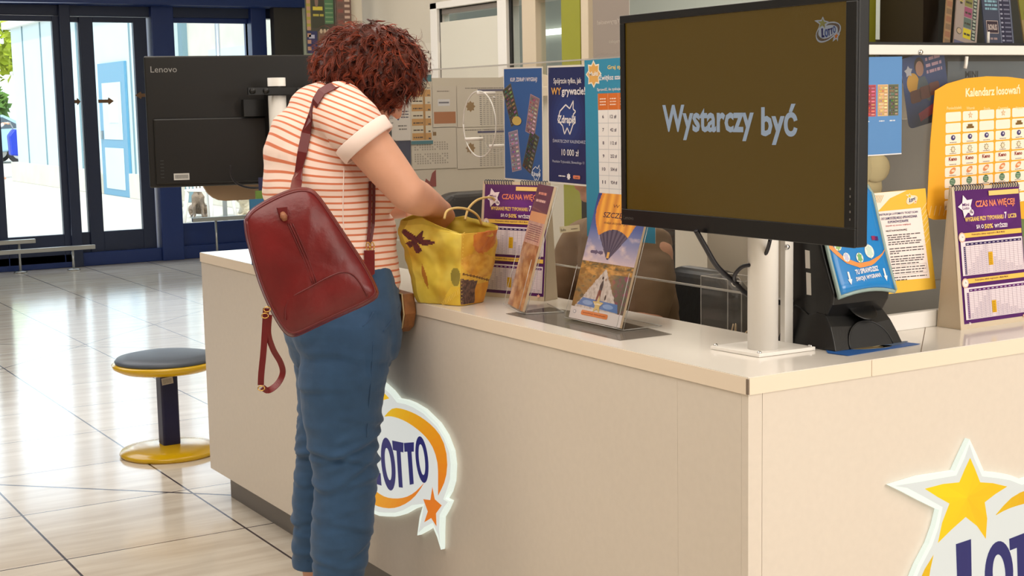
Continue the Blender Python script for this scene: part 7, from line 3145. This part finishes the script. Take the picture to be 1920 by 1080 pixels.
# car
cr = thing('car', 'pale blue hatchback parked beyond the shop building, rear wheel visible', 'car', M=Matrix.Translation((6.9, 44.5, 0)) @ Matrix.Rotation(math.radians(8), 4, 'Z'))
L = lambda mb_, n_, m_, **k: (lambda o_: (setattr(o_, 'parent', cr), o_)[1])(mb_.build(n_, MT[m_], local=True, **k))
pf = [(-2.1, .35), (-2.15, .75), (-1.7, .92), (-1.0, 1.0), (-.4, 1.42), (.9, 1.48), (1.75, 1.1), (1.95, .95), (2.0, .35)]
L(MB().prism(pf, lambda a, b: (a, -.85, b), lambda a, b: (a, .85, b)), 'body', 'carpaint', bevel=.08, bseg=3)
L(MB().prism([(-.9, 1.0), (-.38, 1.36), (.85, 1.41), (1.5, 1.08)], lambda a, b: (a, -.862, b), lambda a, b: (a, -.84, b)), 'side_window', 'darkglass')
for sx in (-1.3, 1.3):
    for sy in (-.86, .74):
        c = Vector((sx, sy, .33))
        w_ = L(MB().tube([c, c + Vector((0, .13, 0))], .33, 28), 'wheel', 'wheel')
        q = MB().tube([c - Vector((0, .01, 0)), c], .21, 20)
        o = q.build('rim', MT['silver'], local=True)
        o.parent = w_
# yellow bollard, trolley with blue bag
tag(MB().tube([(6.15, 33.5, 0), (6.15, 33.5, 1.5)], .09, 14).build('yellow_post', MT['yellow'], smooth=True), 'yellow post outside between the car and the shop building corner', 'post')
pp = at(50, 335, z=0)
tl_ = thing('shopping_trolley', 'two-wheeled shopping trolley with a bright blue bag outside the left door', 'trolley', (pp.x, pp.y, 0))
q = MB().prism([(-.22, .55), (.22, .50), (.27, 1.02), (-.12, 1.15), (-.24, 1.0)], lambda a, b: (pp.x + a - .12, pp.y - .14, b), lambda a, b: (pp.x + a - .12, pp.y + .14, b))
q.build('bag', MT['bluebag'], tl_, bevel=.03)
q = MB().tube([(pp.x + .12, pp.y, .10), (pp.x + .02, pp.y, .55), (pp.x - .3, pp.y, 1.3), (pp.x - .42, pp.y, 1.3)], .014, 8)
q.build('frame', MT['silver'], tl_, smooth=True)
for s_ in (-1, 1):
    MB().tube([(pp.x + .12, pp.y + .14 * s_, .10), (pp.x + .12, pp.y + .17 * s_, .10)], .10, 18).build('wheel', MT['wheel'], tl_)
# pedestrian behind the door edge, pushing it
q = MB()
px_, py_ = pp.x - .75, pp.y
add_head(q, (px_, py_, 1.58), (1, 0, -.1), (0, 0, 1), 1)
q.limb([(px_ - .02, py_, 1.40), (px_ - .01, py_, 1.50)], [.055, .05], None, 14)
q.limb([(px_, py_, .90), (px_, py_, 1.15), (px_, py_, 1.38)], [(.17, .12), (.15, .12), (.18, .10)], (0, 1, 0), 18)
for s_ in (-1, 1):
    q.limb([(px_, py_ + .19 * s_, 1.38), (px_ + .1, py_ + .2 * s_, 1.16), (px_ + .32, py_ + .1 * s_, 1.28)], [.05, .042, .028], None, 12)
    add_hand(q, (px_ + .32, py_ + .1 * s_, 1.28), (1, 0, .1), (0, 0, -1), s_, .95, .7)
    q.limb([(px_, py_ + .09 * s_, .88), (px_ + .08 * s_, py_ + .09 * s_, .48), (px_ + .14 * s_, py_ + .09 * s_, .08)], [.085, .06, .04], None, 12)
    q.limb([(px_ + .12 * s_, py_ + .09 * s_, .04), (px_ + .14 * s_ + .15, py_ + .09 * s_, .03)], [.04, .03], None, 10)
o = q.build('person', MT['skin'])
remesh(o, .012, 3, .5)
tag(o, 'pedestrian in pale clothes outside at the left door post with the blue trolley', 'person')
q = MB()
q.limb([(px_, py_, .92), (px_, py_, 1.15), (px_, py_, 1.39)], [(.185, .135), (.165, .135), (.195, .115)], (0, 1, 0), 18)
for s_ in (-1, 1):
    q.limb([(px_, py_ + .19 * s_, 1.39), (px_ + .1, py_ + .2 * s_, 1.16), (px_ + .26, py_ + .13 * s_, 1.25)], [.06, .052, .04], None, 12)
c_ = q.build('jacket', MT['white'])
remesh(c_, .014, 3, .5)
c_.parent = o
q = MB()
for s_ in (-1, 1):
    q.limb([(px_, py_ + .09 * s_, .90), (px_ + .08 * s_, py_ + .09 * s_, .48), (px_ + .14 * s_, py_ + .09 * s_, .12)], [.10, .075, .06], None, 12)
c_ = q.build('trousers', MT['facade'])
remesh(c_, .014, 3, .5)
c_.parent = o


def tree(name, label, x, y, h, cr_, leafm, n_=900, seed=1):
    t = thing(name, label, 'tree', (x, y, 0))
    r = random.Random(seed)
    q = MB().tube([(x, y, 0), (x + .1, y, h * .35), (x, y, h * .7)], [.25, .2, .1], 10)
    for k in range(7):
        a = r.uniform(0, 6.28)
        q.tube([(x, y, h * .35 + k * .3), (x + math.cos(a) * cr_ * .6, y + math.sin(a) * cr_ * .6, h * .5 + k * .4)], [.1, .04], 6)
    q.build('trunk', MT['bark'], t)
    q = MB()
    for k in range(n_):
        a, b = r.uniform(0, 6.28), math.acos(r.uniform(-1, 1))
        rr_ = cr_ * r.uniform(.45, 1) ** .5 * (1 + .25 * noise.noise(Vector((math.cos(a) * 2, math.sin(a) * 2, b * 2 + seed))))
        c = Vector((x + rr_ * math.sin(b) * math.cos(a), y + rr_ * math.sin(b) * math.sin(a), h * .68 + rr_ * math.cos(b) * .8))
        u = Vector((r.uniform(-1, 1), r.uniform(-1, 1), r.uniform(-1, 1))).normalized()
        v = u.orthogonal().normalized()
        s_ = r.uniform(.16, .34)
        q.add([c + u * s_, c + v * s_ * .7, c - u * s_, c - v * s_ * .7 + u.cross(v) * s_ * .2], [(0, 1, 2, 3)])
    q.build('foliage', MT[leafm], t, recalc=False)


MT['leafdark'] = mat('dark_leaves', (84, 120, 44), .7, var=(.3, 1.2))
tree('street_tree', 'tall yellow-green spring tree beyond the parked car', 10.8, 62, 8.6, 3.6, 'leaf', 2600, 3)
tree('street_tree', 'pale green tree far left outside, behind the yellow-green one', 5.5, 72, 10, 4.4, 'leaf', 2200, 9)
tree('round_bush_tree', 'small dark green round tree above the parked car\'s roof', 9.1, 52.5, 2.7, .75, 'leafdark', 700, 5)

# ------------------------------------------------------------------ groups of repeats
GROUPS = {'result_sheet': 'result sheets on the far partition', 'notice_card': 'white notice cards on the far partition', 'leaflet': 'single leaflets about the kiosk',
          'scratch_card': 'scratch cards in the dark display case', 'scratch_card_poster': 'game posters on the kiosk rack', 'desk_calendar': 'purple tent calendars on the counter',
          'illuminated_sign': 'lit signs on the counter fronts', 'leaflet_stand': 'clear leaflet stands on the counter', 'leaflet_stack': 'leaflets in the clear stands',
          'garden_chair': 'white garden chairs outside', 'office_chair': 'black chairs behind the counter', 'street_tree': 'trees outside', 'floor_rail': 'steel rails before the entrance doors',
          'arrow_sticker': 'stickers on the door glass', 'clip': 'small clips on the clear screen', 'display_card_back': 'rounded card backs below the window', 'counter_cabinet': 'cream counter fronts',
          'pole_stand': 'white pole stands on the counter'}
for o in bpy.data.objects:
    if o.parent is None and 'label' in o and 'group' not in o:
        base = o.name.split('.')[0]
        if base in GROUPS:
            o['group'] = GROUPS[base]
